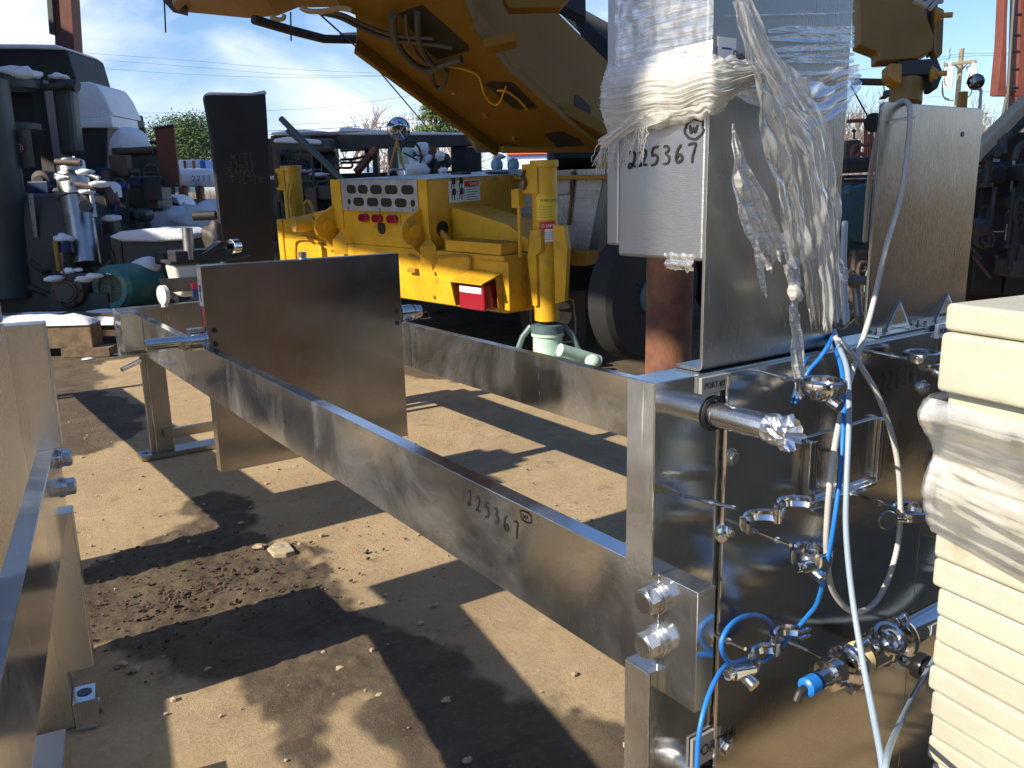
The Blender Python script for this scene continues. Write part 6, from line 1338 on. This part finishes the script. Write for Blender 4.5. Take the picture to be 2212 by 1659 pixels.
o = Vector((a.x-en.x*1.3, a.y-en.y*1.3, zt_-.004))-pn*.02; snowbed(o, (e+en*1.3), pn*.30, .10, 'snow_bed', t)
t = TH('timber_beam', 'second timber behind, carrying a snow bed reaching the press end frame', 'timber', 220, 690, 6.3)
a2 = a+pn*.55+en*.1; MB().obox((a2.x-en.x*1.3, a2.y-en.y*1.3, .12), en*3.2, pn*.25, (0, 0, .26)).build('beam', WOOD, t, bevel=.006); snowbed(Vector((a2.x, a2.y, .255))-en*1.3-pn*.05, en*3.2, pn*.45, .13, 'snow_bed', t, seed=4)
a3 = a-pn*.05-en*.0; MB().obox((a3.x+en.x*.25, a3.y+en.y*.25, .0), en*.5, pn*.3, (0, 0, .09)).build('timber_block', WOOD, t)
for i, (x, y, s) in enumerate(((15, 652, .22), (62, 640, .16), (35, 676, .2), (98, 690, .13), (330, 650, .2), (295, 655, .22), (270, 668, .2), (370, 640, .16), (205, 618, .05), (392, 625, .2), (190, 775, .05), (230, 760, .07), (250, 765, .05))):
    q = at(x, y, 'z', .04 if y < 700 else .0)
    if y > 700: q = at(x, y, 'z', 0)
    o = MB().ball((q.x, q.y, q.z), s, 18, (1.3, 1, .4 if y < 700 else .16), .5, i*2.3).build('snow_heap', SNOW, smooth='all')
    tag(o, ['snow heap at the far left edge by the vessel foot', 'snow heap left of the rusty flanged pump', 'low snow heap in front of the leftmost one', 'snow heap below the flanged pump', 'snow heap right of the teal motor, nearer one', 'snow heap touching the teal motor on its right', 'flat snow heap under the teal motor', 'snow heap behind the press hand wheel', 'tiny snow heap between pump and motor', 'snow heap behind the canister bracket', 'thin snow remnant left below the timber', 'thin snow remnant below the timber end', 'small snow scrap right of the timber end'][i], 'snow', 'leftover snow heaps on the ground at the left', None)
# tall dark panel with chalk writing
t = TH('steel_door', 'tall black steel door with faint chalk writing and snow on its top edge', 'steel door', 510, 400, 8.6)
NP = Vector((-.05, 1, 0)).normalized(); Pq = D(505, 330, 8.585)
pn_ = MB().prism([onp(x, y, Pq, NP) for x, y in [(442, 212), (446, 202), (574, 200), (578, 260), (602, 700), (500, 720), (458, 300)]], NP*.07).build('panel', DARK, t, bevel=.01)
MB().prism([onp(x, y, Pq, NP) for x, y in [(444, 207), (452, 199), (510, 200), (540, 201), (572, 195), (577, 203), (540, 206), (460, 206)]], NP*.075).build('snow_cap', SNOW, t, smooth='all')
for wd_, px, py in (('WITT', 500, 346), ('29688', 493, 364), ('SANDS', 494, 381), ('FILTER', 500, 397)):
    o_ = onp(px, py, Pq-NP*.002, NP); hand(wd_, frame(o_, Vector((1, .05, 0)), ZA), .075, .052, .12, .07, parent=pn_, m_=CHALK)
tag(MB().ball(D(462, 515, 7.9), .12, 16, (.8, .8, 1.2), .7, 3).build('snow_dusted_bush', DARK2, smooth='all'), 'dark lumpy fitting with snow on it left of the tall black panel', 'fitting')
t = TH('yard_tank', 'long white tank with blue handwritten digits beyond the yard, left of the black panel', 'tank', 420, 385, 16)
poly([(340, 364), (470, 364), (470, 404), (340, 404)], 16, .8, 'tank_body', WT, t, .12)
o_ = onp(415, 391, D(415, 391, 15.98), HF); hand('2237', frame(o_, HX, ZA), .09, .075, .25, .13, m_=INKB, parent=t)
for x in (430, 395): cbx(x-6, 404, x+6, 470, 16.1, .2, 'rusty_leg', RUST, t)
cbx(395, 430, 470, 438, 16.1, .1, 'rail', RUST, t, 0)
t = TH('roll_off_container', 'white and blue open container with brown ribs behind the white tank', 'container', 420, 355, 24)
cbx(386, 345, 432, 364, 24, 1.2, 'body', WT, t); cbx(432, 346, 444, 364, 23.95, 1.3, 'blue_end', mat('container_blue', (.02, .12, .4), .5), t)
for x in (398, 417): cbx(x-1.5, 347, x+1.5, 364, 23.9, .1, 'rib', RUST, t, 0)
t = TH('green_dumpster', 'pale green dumpster below the white tank', 'dumpster', 390, 410, 20)
cbx(345, 402, 410, 416, 20, 1, 'body', mat('faded_green', (.25, .4, .3), .6), t)
tag(MB().cyl(D(418, 467, 9.0), D(466, 465, 9.0), .05, 12).build('black_pipe', DARK, smooth=True), 'short black pipe sticking out of the black panel over the snow', 'pipe')
# bright snow field behind
vs = []; NX, NY = 60, 50
for i in range(NX+1):
    for j in range(NY+1):
        u, v_ = i/NX, j/NY; dist = 15.5+v_*v_*300; lat = (u-.5)*(30+dist*1.7); q = HF*dist+HX*lat
        vs.append((q.x, q.y, .02+.10*(mnoise.noise(Vector((q.x*.5, q.y*.5, 0)))+.4*mnoise.noise(Vector((q.x*2, q.y*2, 3))))*min(1, v_*20+.2)))
o = MB().add(vs, [(i*(NY+1)+j, (i+1)*(NY+1)+j, (i+1)*(NY+1)+j+1, i*(NY+1)+j+1) for i in range(NX) for j in range(NY)]).build('snow_field', SNOW, smooth='all'); o['kind'] = 'structure'
for i, (x, y, s) in enumerate(((380, 470, .25), (400, 462, .2), (425, 468, .28), (450, 460, .3), (440, 480, .4), (400, 490, .5))):
    o = MB().ball(D(x, y, 13.5), s, 14, (1.3, 1, .6), .9, i).build('snow_chunk', SNOW, smooth='all'); tag(o, ['leftmost broken snow chunk by the black door', 'second snow chunk from the left by the black door', 'middle snow chunk on the ridge by the black door', 'snow chunk touching the black door edge', 'large low snow chunk under the ridge', 'broad snow chunk behind the canister tube'][i], 'snow', 'ploughed snow chunks beyond the yard')

# ================= behind the crane
t = TH('skid_frame', 'long rusty black steel skid frame with snow along its top beam, behind the crane', 'steel frame', 800, 350, 12)
cbx(585, 291, 800, 318, 12.0, .3, 'top_beam', RUST2, t); cbx(728, 290, 1030, 318, 11.9, .3, 'top_beam', DARK2, t)
for x0, x1, y1 in ((700, 732, 560), (853, 888, 380), (805, 816, 400), (1005, 1040, 420), (586, 640, 420), (975, 1010, 400)): cbx(x0, 318, x1, y1, 12.05, .25, 'post', DARK, t)
snowcap([(585, 286), (640, 279), (700, 283), (728, 288), (735, 276), (760, 275), (800, 279), (852, 282), (852, 292), (585, 292)], 11.9, .4, t); snowcap([(872, 284), (930, 285), (1000, 287), (1010, 292), (872, 292)], 11.85, .4, t)
cbx(585, 300, 700, 600, 12.6, .5, 'machine_body', DARK, t); cbx(700, 372, 1060, 640, 12.6, .5, 'lower_body', DARK2, t, ground=True); cbx(600, 300, 720, 330, 11.6, .4, 'engine_block', GREYG, t, .05)
snowcap([(590, 300), (620, 295), (690, 302), (694, 312), (590, 308)], 11.5, .35, t)
MB().tube([D(740, 400, 11.4), D(790, 350, 11.5), D(765, 318, 11.5)], .04, 6).build('brace', RUST, t) if 0 else MB().tube([D(770, 372, 11.6), D(812, 322, 11.7)], .06, 6).build('brace', RUST, t)
for pts in ([(735, 352), (780, 350), (790, 340), (790, 320)], [(735, 326), (800, 322)], [(795, 320), (795, 372)], [(735, 345), (765, 343), (800, 334)]): MB().tube(curve([D(x, y, 12.4) for x, y in pts]), .018, 6).build('pipe', DARK2, t, smooth=True)
for (x, y, r) in ((640, 360, .12), (615, 400, .15), (660, 420, .12), (680, 380, .1), (610, 450, .14), (650, 470, .12), (690, 460, .1), (625, 500, .1)): MB().lathe(D(x, y, 12), -HF, [(-.4, r*1.1), (0, r*1.1), (.03, r*.7), (.08, r*.7)], 14).build('machine_fitting', DARK2, t, smooth=True)
for (x, y, s) in ((650, 369, .13), (690, 378, .1), (600, 384, .09), (665, 405, .08)): lump(x, y, 11.7, s, t, (1.5, .9, .35))
lump(606, 440, 11.8, .06, t, (.9, .5, 1.2), 'light_fitting', LBLUE)
for k, pts in enumerate(([(607, 256), (680, 330), (745, 395)], [(620, 282), (700, 365), (755, 400)])):
    tag(MB().cyl(D(*pts[0], 9.6), D(*pts[2], 9.4), .036 if k == 0 else .022, 10).build('leaning_pipe', mat('green_grey_pipe%d' % k, (.05, .07, .07), .5), smooth=True), ['longer of two dark pipes leaning behind the left jack', 'shorter thinner pipe leaning behind the left jack'][k], 'pipe')
t = TH('valve_manifold', 'pale green and rusty valve manifold with hand wheel and snow on it', 'valve', 890, 345, 11)
cbx(858, 318, 895, 378, 11.1, .3, 'green_valve', MINT, t, .06); MB().tube([D(887, 338, 10.9)+HX*.135*math.cos(a)+ZA*.19*math.sin(a) for a in [i*math.pi/12 for i in range(24)]], .014, 6, True).tube([D(872, 330, 10.9), D(902, 346, 10.9)], .01, 5).build('hand_wheel', DARK, t, smooth=True)
cbx(908, 316, 940, 358, 11.6, .3, 'rust_panel', RUST, t); cbx(838, 318, 862, 372, 11.3, .3, 'grey_block', GREYG, t, .03)
for x, y, r in ((905, 340, .14), (918, 360, .12), (930, 352, .1), (945, 362, .13), (890, 372, .12), (960, 350, .1), (915, 330, .1)): MB().ball(D(x, y, 11.2), r, 14, (1, 1, .9), .5, x).build('casting', DARK2, t, smooth='all')
for x, y, r in ((912, 325, .12), (898, 352, .1), (880, 374, .14), (925, 345, .07), (950, 340, .08), (905, 368, .16), (957, 372, .07)): lump(x, y-2, 11.0, r*.8, t, (1.1, .8, .9), seed=x)
tt = TH('under_crane_backdrop', 'black trailer body in the shade beyond the crane wheels', 'backdrop', 1250, 560, 14)  # dark backdrop added to keep the view under the crane black
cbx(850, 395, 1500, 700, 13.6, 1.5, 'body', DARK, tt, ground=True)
t = TH('bearing_pedestal', 'pale blue twin bearing housings on the crane deck behind the jack', 'bearing housing', 1100, 350, 9.2)
for x in (1072, 1108): cbx(x-12, 340, x+14, 372, 9.2, .3, 'housing', LBLUE, t, .06)
cbx(1048, 366, 1130, 374, 9.15, .4, 'base', LBLUE, t, .01); lump(1078, 338, 9.1, .05, t)
t = TH('white_container', 'white box container with blue lid seen between boom and deck', 'container', 1140, 350, 30)
cbx(1105, 342, 1180, 372, 30, 3, 'body', WT, t); cbx(1095, 334, 1185, 342, 29.9, 3.2, 'lid', mat('dull_blue_lid', (.12, .18, .35), .5), t); cbx(1095, 330, 1180, 333, 29.8, 1, 'orange_strip', ORG, t, 0)
t = TH('white_cistern', 'white round cistern seen through the skid frame', 'cistern', 755, 365, 25)
MB().lathe(D(757, 385, 25), -HF, [(-3, .45), (0, .45), (.1, .3)], 30).build('tank', WT, t, smooth=True)

# ================= right side
t = TH('black_machine', 'black machine casing with white chipped edges behind the back plate, right', 'machine', 2160, 450, 5.2)
cbx(1820, 372, 2400, 660, 5.6, .8, 'casing', DARK, t, .02); cbx(2108, 335, 2400, 352, 5.3, .3, 'top_rail', DARK, t); cbx(2112, 352, 2180, 640, 5.35, .2, 'door', DARK, t, .01); cbx(2186, 350, 2400, 640, 5.33, .2, 'door', DARK, t, .01)
CH = mat('chipped_edge_paint', (.45, .45, .45), .7, var=.5, vscale=30)
cbx(2181, 348, 2184, 520, 5.3, .02, 'door_edge', CH, t, 0); cbx(2110, 356, 2178, 358, 5.3, .02, 'door_edge', CH, t, 0); cbx(2126, 340, 2160, 350, 5.25, .02, 'faded_patch', GREYL, t, 0); cbx(2090, 500, 2170, 502, 5.3, .02, 'scratch', CH, t, 0)
MB().tube(curve([D(2194, 440, 5.25), D(2204, 442, 5.22), D(2206, 490, 5.22), D(2192, 500, 5.25)]), .008, 6).build('handle', DARK2, t)
cbx(1826, 384, 1895, 387, 5.3, .02, 'edge_strip', CH, t, 0); cbx(1822, 340, 1900, 372, 5.1, .5, 'upper_rail', DARK, t, .02)
for x, y in ((2140, 600), (2120, 560), (2190, 600)): MB().tube([D(x-40, y-50, 5.2), D(x, y, 5.2)], .01, 6).build('linkage', BROWN, t)
t = TH('pump_casting', 'dark teal round cast pump body half hidden behind the plate', 'pump', 1850, 480, 4.4)
q = D(1862, 478, 4.4); MB().lathe(q, -HF, [(-.3, .17), (0, .19), (.03, .18), (.04, .12), (.07, .11)], 26).build('casing', mat('dark_teal_casting', (.02, .05, .055), .5, var=.3, bump=.004, bscale=12), t, smooth=True)
for k in range(9): a = k*math.pi*2/9; c = q+HX*.17*math.cos(a)+ZA*.17*math.sin(a); MB().ball(c, .04, 10).build('lobe', mat('dark_teal_lobe', (.025, .06, .065), .5) if k == 0 else bpy.data.materials['dark_teal_lobe'], t, smooth=True)
cbx(1836, 395, 1870, 425, 4.4, .2, 'port_block', DARK, t); cbx(1872, 405, 1890, 440, 4.45, .1, 'rusty_block', RUST, t)
MB().tube([D(1810, 608, 3.8), D(1870, 606, 3.8)], .022, 10).hexa(D(1838, 607, 3.78), D(1850, 607, 3.78), .034).cyl(D(1848, 610, 3.85), D(1856, 690, 3.85), .02).lathe(D(1858, 690, 3.75), -HF, [(0, .024), (.03, .024)], 16).build('fittings', mat('dull_fitting', (.16, .15, .14), .4, .7), t, smooth=True)
MB().tube(curve([D(1890, 560, 4.1), D(1872, 590, 4.1), D(1868, 640, 4.1), D(1880, 680, 4.1)]), .004, 6).build('green_wire', mat('green_wire', (.02, .15, .1), .5), t)
t = TH('tracked_rails', 'rusty red tubular guard rails on dark machine behind, between cabinet and plate', 'guard rail', 1860, 300, 8)
for pts in ([(1830, 262), (1868, 261), (1880, 268), (1884, 300), (1888, 330), (1888, 350)], [(1870, 264), (1870, 350)], [(1838, 350), (1842, 322), (1850, 314), (1892, 313)], [(1846, 350), (1852, 335), (1864, 333), (1870, 345)], [(1879, 290), (1879, 350)]): MB().tube(curve([D(x, y, 8) for x, y in pts], 5), .018, 8).build('rail', mat('rail_rust', (.17, .05, .03), .7) if 'rail_rust' not in bpy.data.materials else bpy.data.materials['rail_rust'], t, smooth=True)
cbx(1830, 302, 1862, 350, 8.2, .3, 'machine_block', DARK2, t, .03); MB().tube([D(1845, 300, 8), D(1845, 284, 8)], .01, 5).ball(D(1845, 283, 8), .02, 8).build('lever', DARK, t)
# slanting tan arm and hydraulic bits
t = TH('loader_arm', 'grey tan loader arm slanting up to the right edge with hydraulic fittings', 'loader arm', 2180, 270, 4.6)
poly([(2122, 312), (2212, 222), (2300, 140), (2300, 175), (2230, 240), (2128, 345), (2110, 352)], 4.6, .12, 'arm', TANP, t, .006); poly([(2128, 345), (2230, 240), (2300, 175), (2300, 190), (2236, 252), (2136, 352)], 4.58, .16, 'arm_edge', DARK, t, .004)
for pts in ([(2150, 335), (2165, 318), (2160, 300)], [(2170, 330), (2168, 300), (2185, 290)], [(2190, 345), (2200, 318), (2230, 300)], [(2150, 320), (2172, 322)]): MB().tube(curve([D(x, y, 4.5) for x, y in pts]), .016, 8).build('hydraulic_pipe', DARK2, t, smooth=True)
cbx(2185, 285, 2260, 340, 4.7, .2, 'engine_block', DARK, t, .02); cbx(2160, 330, 2178, 342, 20, .2, 'orange_thing', ORG, t, 0) if 0 else None
# ladder tower
t = TH('ladder_tower', 'rusty red steel tower leg with a ladder at the upper right edge', 'tower', 2180, 150, 9)
poly([(2177, -60), (2195, -60), (2186, 60), (2180, 207), (2160, 205), (2165, 130)], 9, .15, 'tower_leg', RUST2, t, .01) if 0 else None
TW = mat('tower_red', (.16, .045, .03), .6, var=.25)
poly([(2171, -60), (2181, -60), (2176, 40), (2174, 205), (2153, 205), (2164, 90)], 9, .15, 'channel', TW, t, .01); poly([(2206, -60), (2240, -60), (2236, 120), (2222, 270), (2192, 270), (2200, 110)], 9.1, .2, 'tower_leg', TW, t, .01)
for x0, y0, x1, y1 in ((2193, -40, 2172, 285), (2176, 205, 2160, 285)): MB().tube([D(x0, y0, 8.9), D(x1, y1, 8.9)], .02, 6).build('ladder_rail', DARK2, t)
for y in (-10, 30, 75, 110, 148, 188, 225): MB().tube([D(2191-(y+40)*.065, y, 8.9), D(2207-(y)*.045, y+2, 8.95)], .016, 6).build('rung', DARK2, t)
poly([(2153, 196), (2205, 196), (2204, 207), (2153, 207)], 8.95, .1, 'landing_channel', TW, t, .004)
# mirror on a stalk, stalk posts
t = TH('stalk_mirror', 'round black convex mirror on a bent stalk above the back plate', 'mirror', 2108, 185, 5.5)
q = D(2108, 177, 5.5); n_ = (-HF-HX*.5).normalized(); MB().lathe(q, n_, [(-.02, .01), (-.015, .048), (0, .052), (.004, .052)], 28).build('mirror_shell', BLACKP, t, smooth=True); MB().lathe(q+n_*.0045, n_, [(0, .048), (.006, .035), (.009, .0)], 28, False).build('convex_mirror', mat('dark_mirror_glass', (.12, .13, .14), .05, 1), t, smooth='all')
MB().tube(curve([D(2112, 192, 5.5), D(2119, 196, 5.5), D(2117, 225, 5.5), D(2116, 300, 5.5)]), .010, 8).build('stalk', GREYL, t, smooth=True)
poly([(2078, 197), (2092, 197), (2088, 260), (2070, 260)], 5.6, .05, 'yellow_post', YELD, t, .004)

# ================= far setting: poles, wires, trees
POLEW = mat('pole_wood', (.22, .17, .11), .8, var=.2)
def pole(px, ytop, dep, lab, arm=None):
    t = TH('utility_pole', lab, 'utility pole', px, ytop, dep, 'utility poles beyond the yard')
    a = D(px, ytop, dep); r = 5.0/FPX*dep; MB().lathe((a.x, a.y, 0), ZA, [(0, r*1.25), (a.z, r)], 12).build('pole', POLEW, t, smooth=True); return t, a
t, a = pole(2078, 105, 45, 'utility pole with crossarm and two white transformers, upper right')
for s, y in (((-1), 0), (1, 0)): pass
P1, P2 = D(2035, 141, 45), D(2110, 132, 44.5); MB().cyl(P1, P2, .09, 8).build('crossarm', POLEW, t)
MB().tube([D(2060, 138, 45), D(2073, 150, 45)], .05, 5).tube([D(2090, 136, 45), D(2078, 150, 45)], .05, 5).build('arm_brace', POLEW, t)
for x in (2048, 2098): MB().lathe(D(x, 187, 44.8), ZA, [(-.1, .2), (.0, .24), (.95, .24), (1.0, .15), (1.05, .06), (1.25, .05)], 16).build('transformer', WT, t, smooth=True)
for x, y in ((2048, 118), (2036, 147), (2093, 144), (2164, 115)): MB().lathe(D(x, y, 45), ZA, [(-.25, .08), (.0, .14), (.1, .08), (.25, .12), (.35, .05)], 10).build('insulator', LBLUE, t, smooth=True)
for pts in ([(2048, 140), (2040, 175), (2045, 185)], [(2036, 175), (2036, 205), (2050, 215)], [(2098, 150), (2088, 180), (2096, 172)], [(2100, 190), (2096, 205), (2085, 212), (2080, 200)], [(2036, 182), (2040, 212), (2060, 218)]): MB().tube(curve([D(x, y, 44.5) for x, y in pts]), .028, 4).build('drop_wire', BLACKP, t)
t, a = pole(926, 205, 60, 'distant utility pole in front of the pine, right of the convex mirror')
wires = [([(2005, 129), (2035, 123), (2078, 116), (2160, 115), (2260, 113)], 45), ([(2005, 132), (2040, 127), (2078, 122), (2170, 119), (2260, 117)], 45), ([(165, 113), (400, 130), (640, 150), (870, 160)], 60), ([(165, 126), (400, 143), (640, 162), (870, 163)], 60), ([(165, 144), (400, 160), (640, 168), (890, 163)], 60),
 ([(240, 245), (450, 242), (700, 232), (930, 200)], 60), ([(600, 270), (760, 262), (930, 240)], 55), ([(560, 284), (760, 274), (930, 252)], 55), ([(560, 292), (760, 282), (930, 262)], 55), ([(240, 278), (340, 284), (450, 286)], 55), ([(240, 290), (340, 290), (450, 292)], 55), ([(240, 300), (340, 296), (450, 300)], 55), ([(1990, 214), (2020, 208), (2045, 212)], 45), ([(2085, 200), (2180, 196), (2300, 194)], 45), ([(1780, 240), (1900, 246), (2260, 244)], 60), ([(1780, 252), (1900, 256), (2260, 252)], 60), ([(1750, 162), (1850, 152), (1925, 142)], 45)]
WLAB = ['uppermost power line at the right pole', 'power line just below the uppermost at the right pole', 'highest of three faint lines across the left sky', 'middle of three faint lines across the left sky', 'lowest of three faint lines across the left sky',
 'faint line reaching the pole top beside the pine', 'upper thin line running to the pine pole, right of the black door', 'upper of two thick cables above the skid frame', 'lower of two thick cables above the skid frame', 'upper wire in front of the evergreens', 'middle wire in front of the evergreens', 'lowest wire in front of the evergreens',
 'sagging wire left of the transformer pole', 'wire running right from below the transformers', 'upper of two wires low behind the back plate', 'lower of two wires low behind the back plate', 'wire rising toward the boom head behind the film']
for i, (pts, dp) in enumerate(wires):
    o = MB().tube(curve([D(x, y, dp) for x, y in pts], 8), .02 if i in (7, 8) else .011, 4).build('power_line', mat('wire_black', (.02, .02, .02), .6) if i == 0 else bpy.data.materials['wire_black']); tag(o, WLAB[i], 'power line', 'overhead power lines')
tag(MB().tube([D(1838, 185, 6), D(1880, 262, 6.2), D(1898, 300, 6.3)], .006, 5).build('guy_wire', DARK), 'taut steel guy wire sloping beside the cabinet, in front of bare trees', 'wire')
BARK = mat('bare_branch_bark', (.16, .11, .09), .9)
def bare_tree(px, dep, h, lab, seed, grp='bare winter trees on the skyline'):
    rd = random.Random(seed); base = D(px, 400, dep); t = thing('bare_tree', lab, 'tree', (base.x, base.y, 0), grp); mb = MB(); tk = MB()
    def br(p, d, L_, r, lv):
        q = p+d*L_; m_ = p.lerp(q, .5)+Vector((rd.uniform(-1, 1), rd.uniform(-1, 1), 0))*L_*.05
        (tk if lv == 0 else mb).tube([p, m_, q], [r, r*.8, r*.6], 5 if lv < 2 else 3, cap=False)
        if lv >= 5 or L_ < .25: return
        for k in range(3 if lv < 3 else 2+(lv == 3)):
            a = rd.uniform(.25, .7); ph = rd.uniform(0, 6.28); o1 = d.orthogonal().normalized(); o2 = d.cross(o1)
            nd = (d*math.cos(a)+(o1*math.cos(ph)+o2*math.sin(ph))*math.sin(a)+ZA*.18).normalized()
            br(p.lerp(q, rd.uniform(.5, 1)), nd, L_*rd.uniform(.6, .85), max(r*.58, .022), lv+1)
    br(Vector((base.x, base.y, 0)), (ZA+Vector((rd.uniform(-.06, .06), rd.uniform(-.06, .06), 0))).normalized(), h*.32, h*.018, 0)
    tk.build('trunk', BARK, t); mb.build('crown', BARK, t)
k = 0; cnt_ = [0, 0, 0]
for px in list(range(1815, 2230, 13))+[870, 885, 900, 945, 965, 990, 1010]+[745, 765, 790, 825]:
    dp = 62+(k*37 % 30); q = D(px, 262 if px > 1500 else 268, dp); hh = (q.z)*(1.0+.25*math.sin(k*2.1))*1.2
    if px in (2045, 2062): hh *= .8
    zone = 0 if px > 1500 else (1 if px > 850 else 2); cnt_[zone] += 1
    bare_tree(px, dp, hh, 'bare winter tree %s, %s from the left' % (['on the skyline right of the cabinet', 'behind the distant pole', 'seen through the skid frame'][zone], ORD[cnt_[zone]-1]), k, 'bare winter trees, %s' % ('right skyline' if px > 1500 else ('centre skyline' if px > 850 else 'through the frame'))); k += 1
o = None
# far brown wood as one mass
wd = MB(); rd = random.Random(11)
for i in range(9000):
    px = rd.uniform(-100, 2350); dp = rd.uniform(95, 130); b = D(px, 400, dp); h = rd.uniform(1.5, 5.5)*(1.25 if px > 1700 else .6); w2 = rd.uniform(.02, .06)
    l_ = Vector((rd.uniform(-.5, .5), rd.uniform(-.5, .5), 0))
    wd.add([(b.x-w2, b.y, 0), (b.x+w2, b.y, 0), (b.x+l_.x, b.y+l_.y, h)], [(0, 1, 2)])
    for _ in range(2):
        f_ = rd.uniform(.3, .8); c = Vector((b.x+l_.x*f_, b.y+l_.y*f_, h*f_)); e = c+HX*rd.uniform(-.8, .8)+ZA*rd.uniform(.4, 1.2); wd.add([c-HX*.03, c+HX*.03, e], [(0, 1, 2)])
o = wd.build('distant_wood', BARK); o['kind'] = 'stuff'; o['label'] = 'thin brown winter wood along the horizon'
NEED = mat('pine_needles', (.075, .12, .035), .8, var=.45, vscale=1.2); NEED2 = mat('dark_evergreen', (.055, .095, .03), .85, var=.5, vscale=.8)
def pine(px, ytop, ybot, dep, wpx, lab, seed, m_, dens=900, layered=True, tag_='evergreen trees'):
    rd = random.Random(seed); top = D(px, ytop, dep); t = thing('pine_tree', lab, 'tree', (top.x, top.y, 0), tag_); W = wpx/FPX*dep; zb = max(D(px, ybot, dep).z, 0)
    tk = MB().lathe((top.x, top.y, 0), ZA, [(0, .22), (top.z, .04)], 8); lf = MB(); C_ = []
    H_ = top.z-zb
    n = 34 if layered else 70
    for i in range(n):
        u = rd.random(); z = zb+H_*u; rr_ = W*(.25+.75*(1-u)**.7)*rd.uniform(.45, 1) if layered else W*math.sqrt(max(1-u*u, .05))*rd.uniform(.1, 1)
        a = rd.uniform(0, 6.28); c = Vector((top.x+math.cos(a)*rr_, top.y+math.sin(a)*rr_, z+rr_*.15)); C_.append(c)
        if layered: tk.tube([(top.x, top.y, z-.3), c], [.05, .02], 4)
        cr_ = H_*rd.uniform(.06, .11) if layered else H_*.16
        for k in range(dens//n):
            d = Vector((rd.gauss(0, 1)*1.4, rd.gauss(0, 1)*1.4, rd.gauss(0, .55)))*cr_; p = c+d; s = rd.uniform(.10, .26)*(dep/60)
            a1 = Vector((rd.uniform(-1, 1), rd.uniform(-1, 1), rd.uniform(-.3, 1))).normalized()*s; b1 = a1.orthogonal().normalized()*s*.35
            lf.add([p-b1, p+b1, p+a1], [(0, 1, 2)])
    tk.build('trunk', BARK, t, smooth=True); lf.build('crown', m_, t)
pine(940, 222, 300, 42, 44, 'ragged green pine in front of the distant utility pole', 3, NEED, 5200)
pine(972, 246, 300, 44, 26, 'small pine below the boom, right of the ragged one', 13, NEED, 3000)
pine(415, 262, 380, 55, 46, 'dense rounded evergreen beyond the yard, right of two', 5, NEED2, 11000, False)
pine(368, 276, 380, 60, 40, 'dense evergreen behind the dark red plate, left of two', 6, NEED2, 9000, False)
# unseen yard around the frame
OL = mat('olive_siding', (.24, .22, .16), .7, var=.12, vscale=.6)
t = thing('warehouse', 'olive sided warehouse behind the photographer', 'building', (2, -13, 0))
MB().box(-16, 22, -18, -13, 0, 6.5).build('wall', OL, t); MB().box(-16.3, 22.3, -18.3, -12.7, 6.5, 6.8).build('roof', DARK2, t)
for x in (-8, 0, 8, 16): MB().box(x, x+3.6, -13.03, -12.99, 0, 4.2).build('door', GREYG, t)
t = thing('dark_reflected_body', 'low black generator canopy added out of view so the head reflects it dark', 'reflected_body', (4, -1.5, 0))  # unseen dark body added to darken the polished head by reflection
MB().box(2.7, 6.5, -3.4, -.35, .08, .78).build('canopy', DARK, t, bevel=.03); MB().box(2.8, 6.4, -3.3, -.45, 0, .08).build('skid', DARK2, t)
t = thing('equipment_row', 'row of dark machines behind the photographer', 'machine', (3, -5, 0))
rd = random.Random(2)
for i in range(9):
    x = -3+i*1.9; MB().box(x, x+rd.uniform(1.1, 1.7), -6-rd.uniform(0, 1), -5+rd.uniform(0, .6), 0, rd.uniform(1.3, 2.6)).build('machine_casing', rd.choice([DARK, DARK2, GREYG]), t, bevel=.03)
t = thing('shade_wall', 'tall unseen wall added left of the pumps to shade them', 'building', (-6, 13, 0))  # unseen wall added to keep the sun off the pumps
MB().box(-7.5, -4.5, 10.4, 26, 0, 5.9).build('wall', OL, t)
t = thing('shade_gantry', 'overhead gantry girder added out of view to shade the crane', 'shade_gantry', (-4.5, 1.6, 0))  # unseen beam added to shade the upper crane and boom
MB().prism([(-4.7, 1.6, 7.05), (-4.7, 26, 6.1), (-4.7, 26, 10.6), (-4.7, 1.6, 10.6)], (.3, 0, 0)).build('girder', RUST2, t)
MB().box(-4.72, -4.38, 1.95, 2.5, 5.72, 7.2).build('shade_block', DARK2, t)  # unseen block added to shade the top of the rusty pipe
MB().box(-4.8, -4.3, 1.3, 1.6, 0, 10.6).build('leg', RUST2, t); MB().box(-4.8, -4.3, 26, 26.4, 0, 10.6).build('leg', RUST2, t)
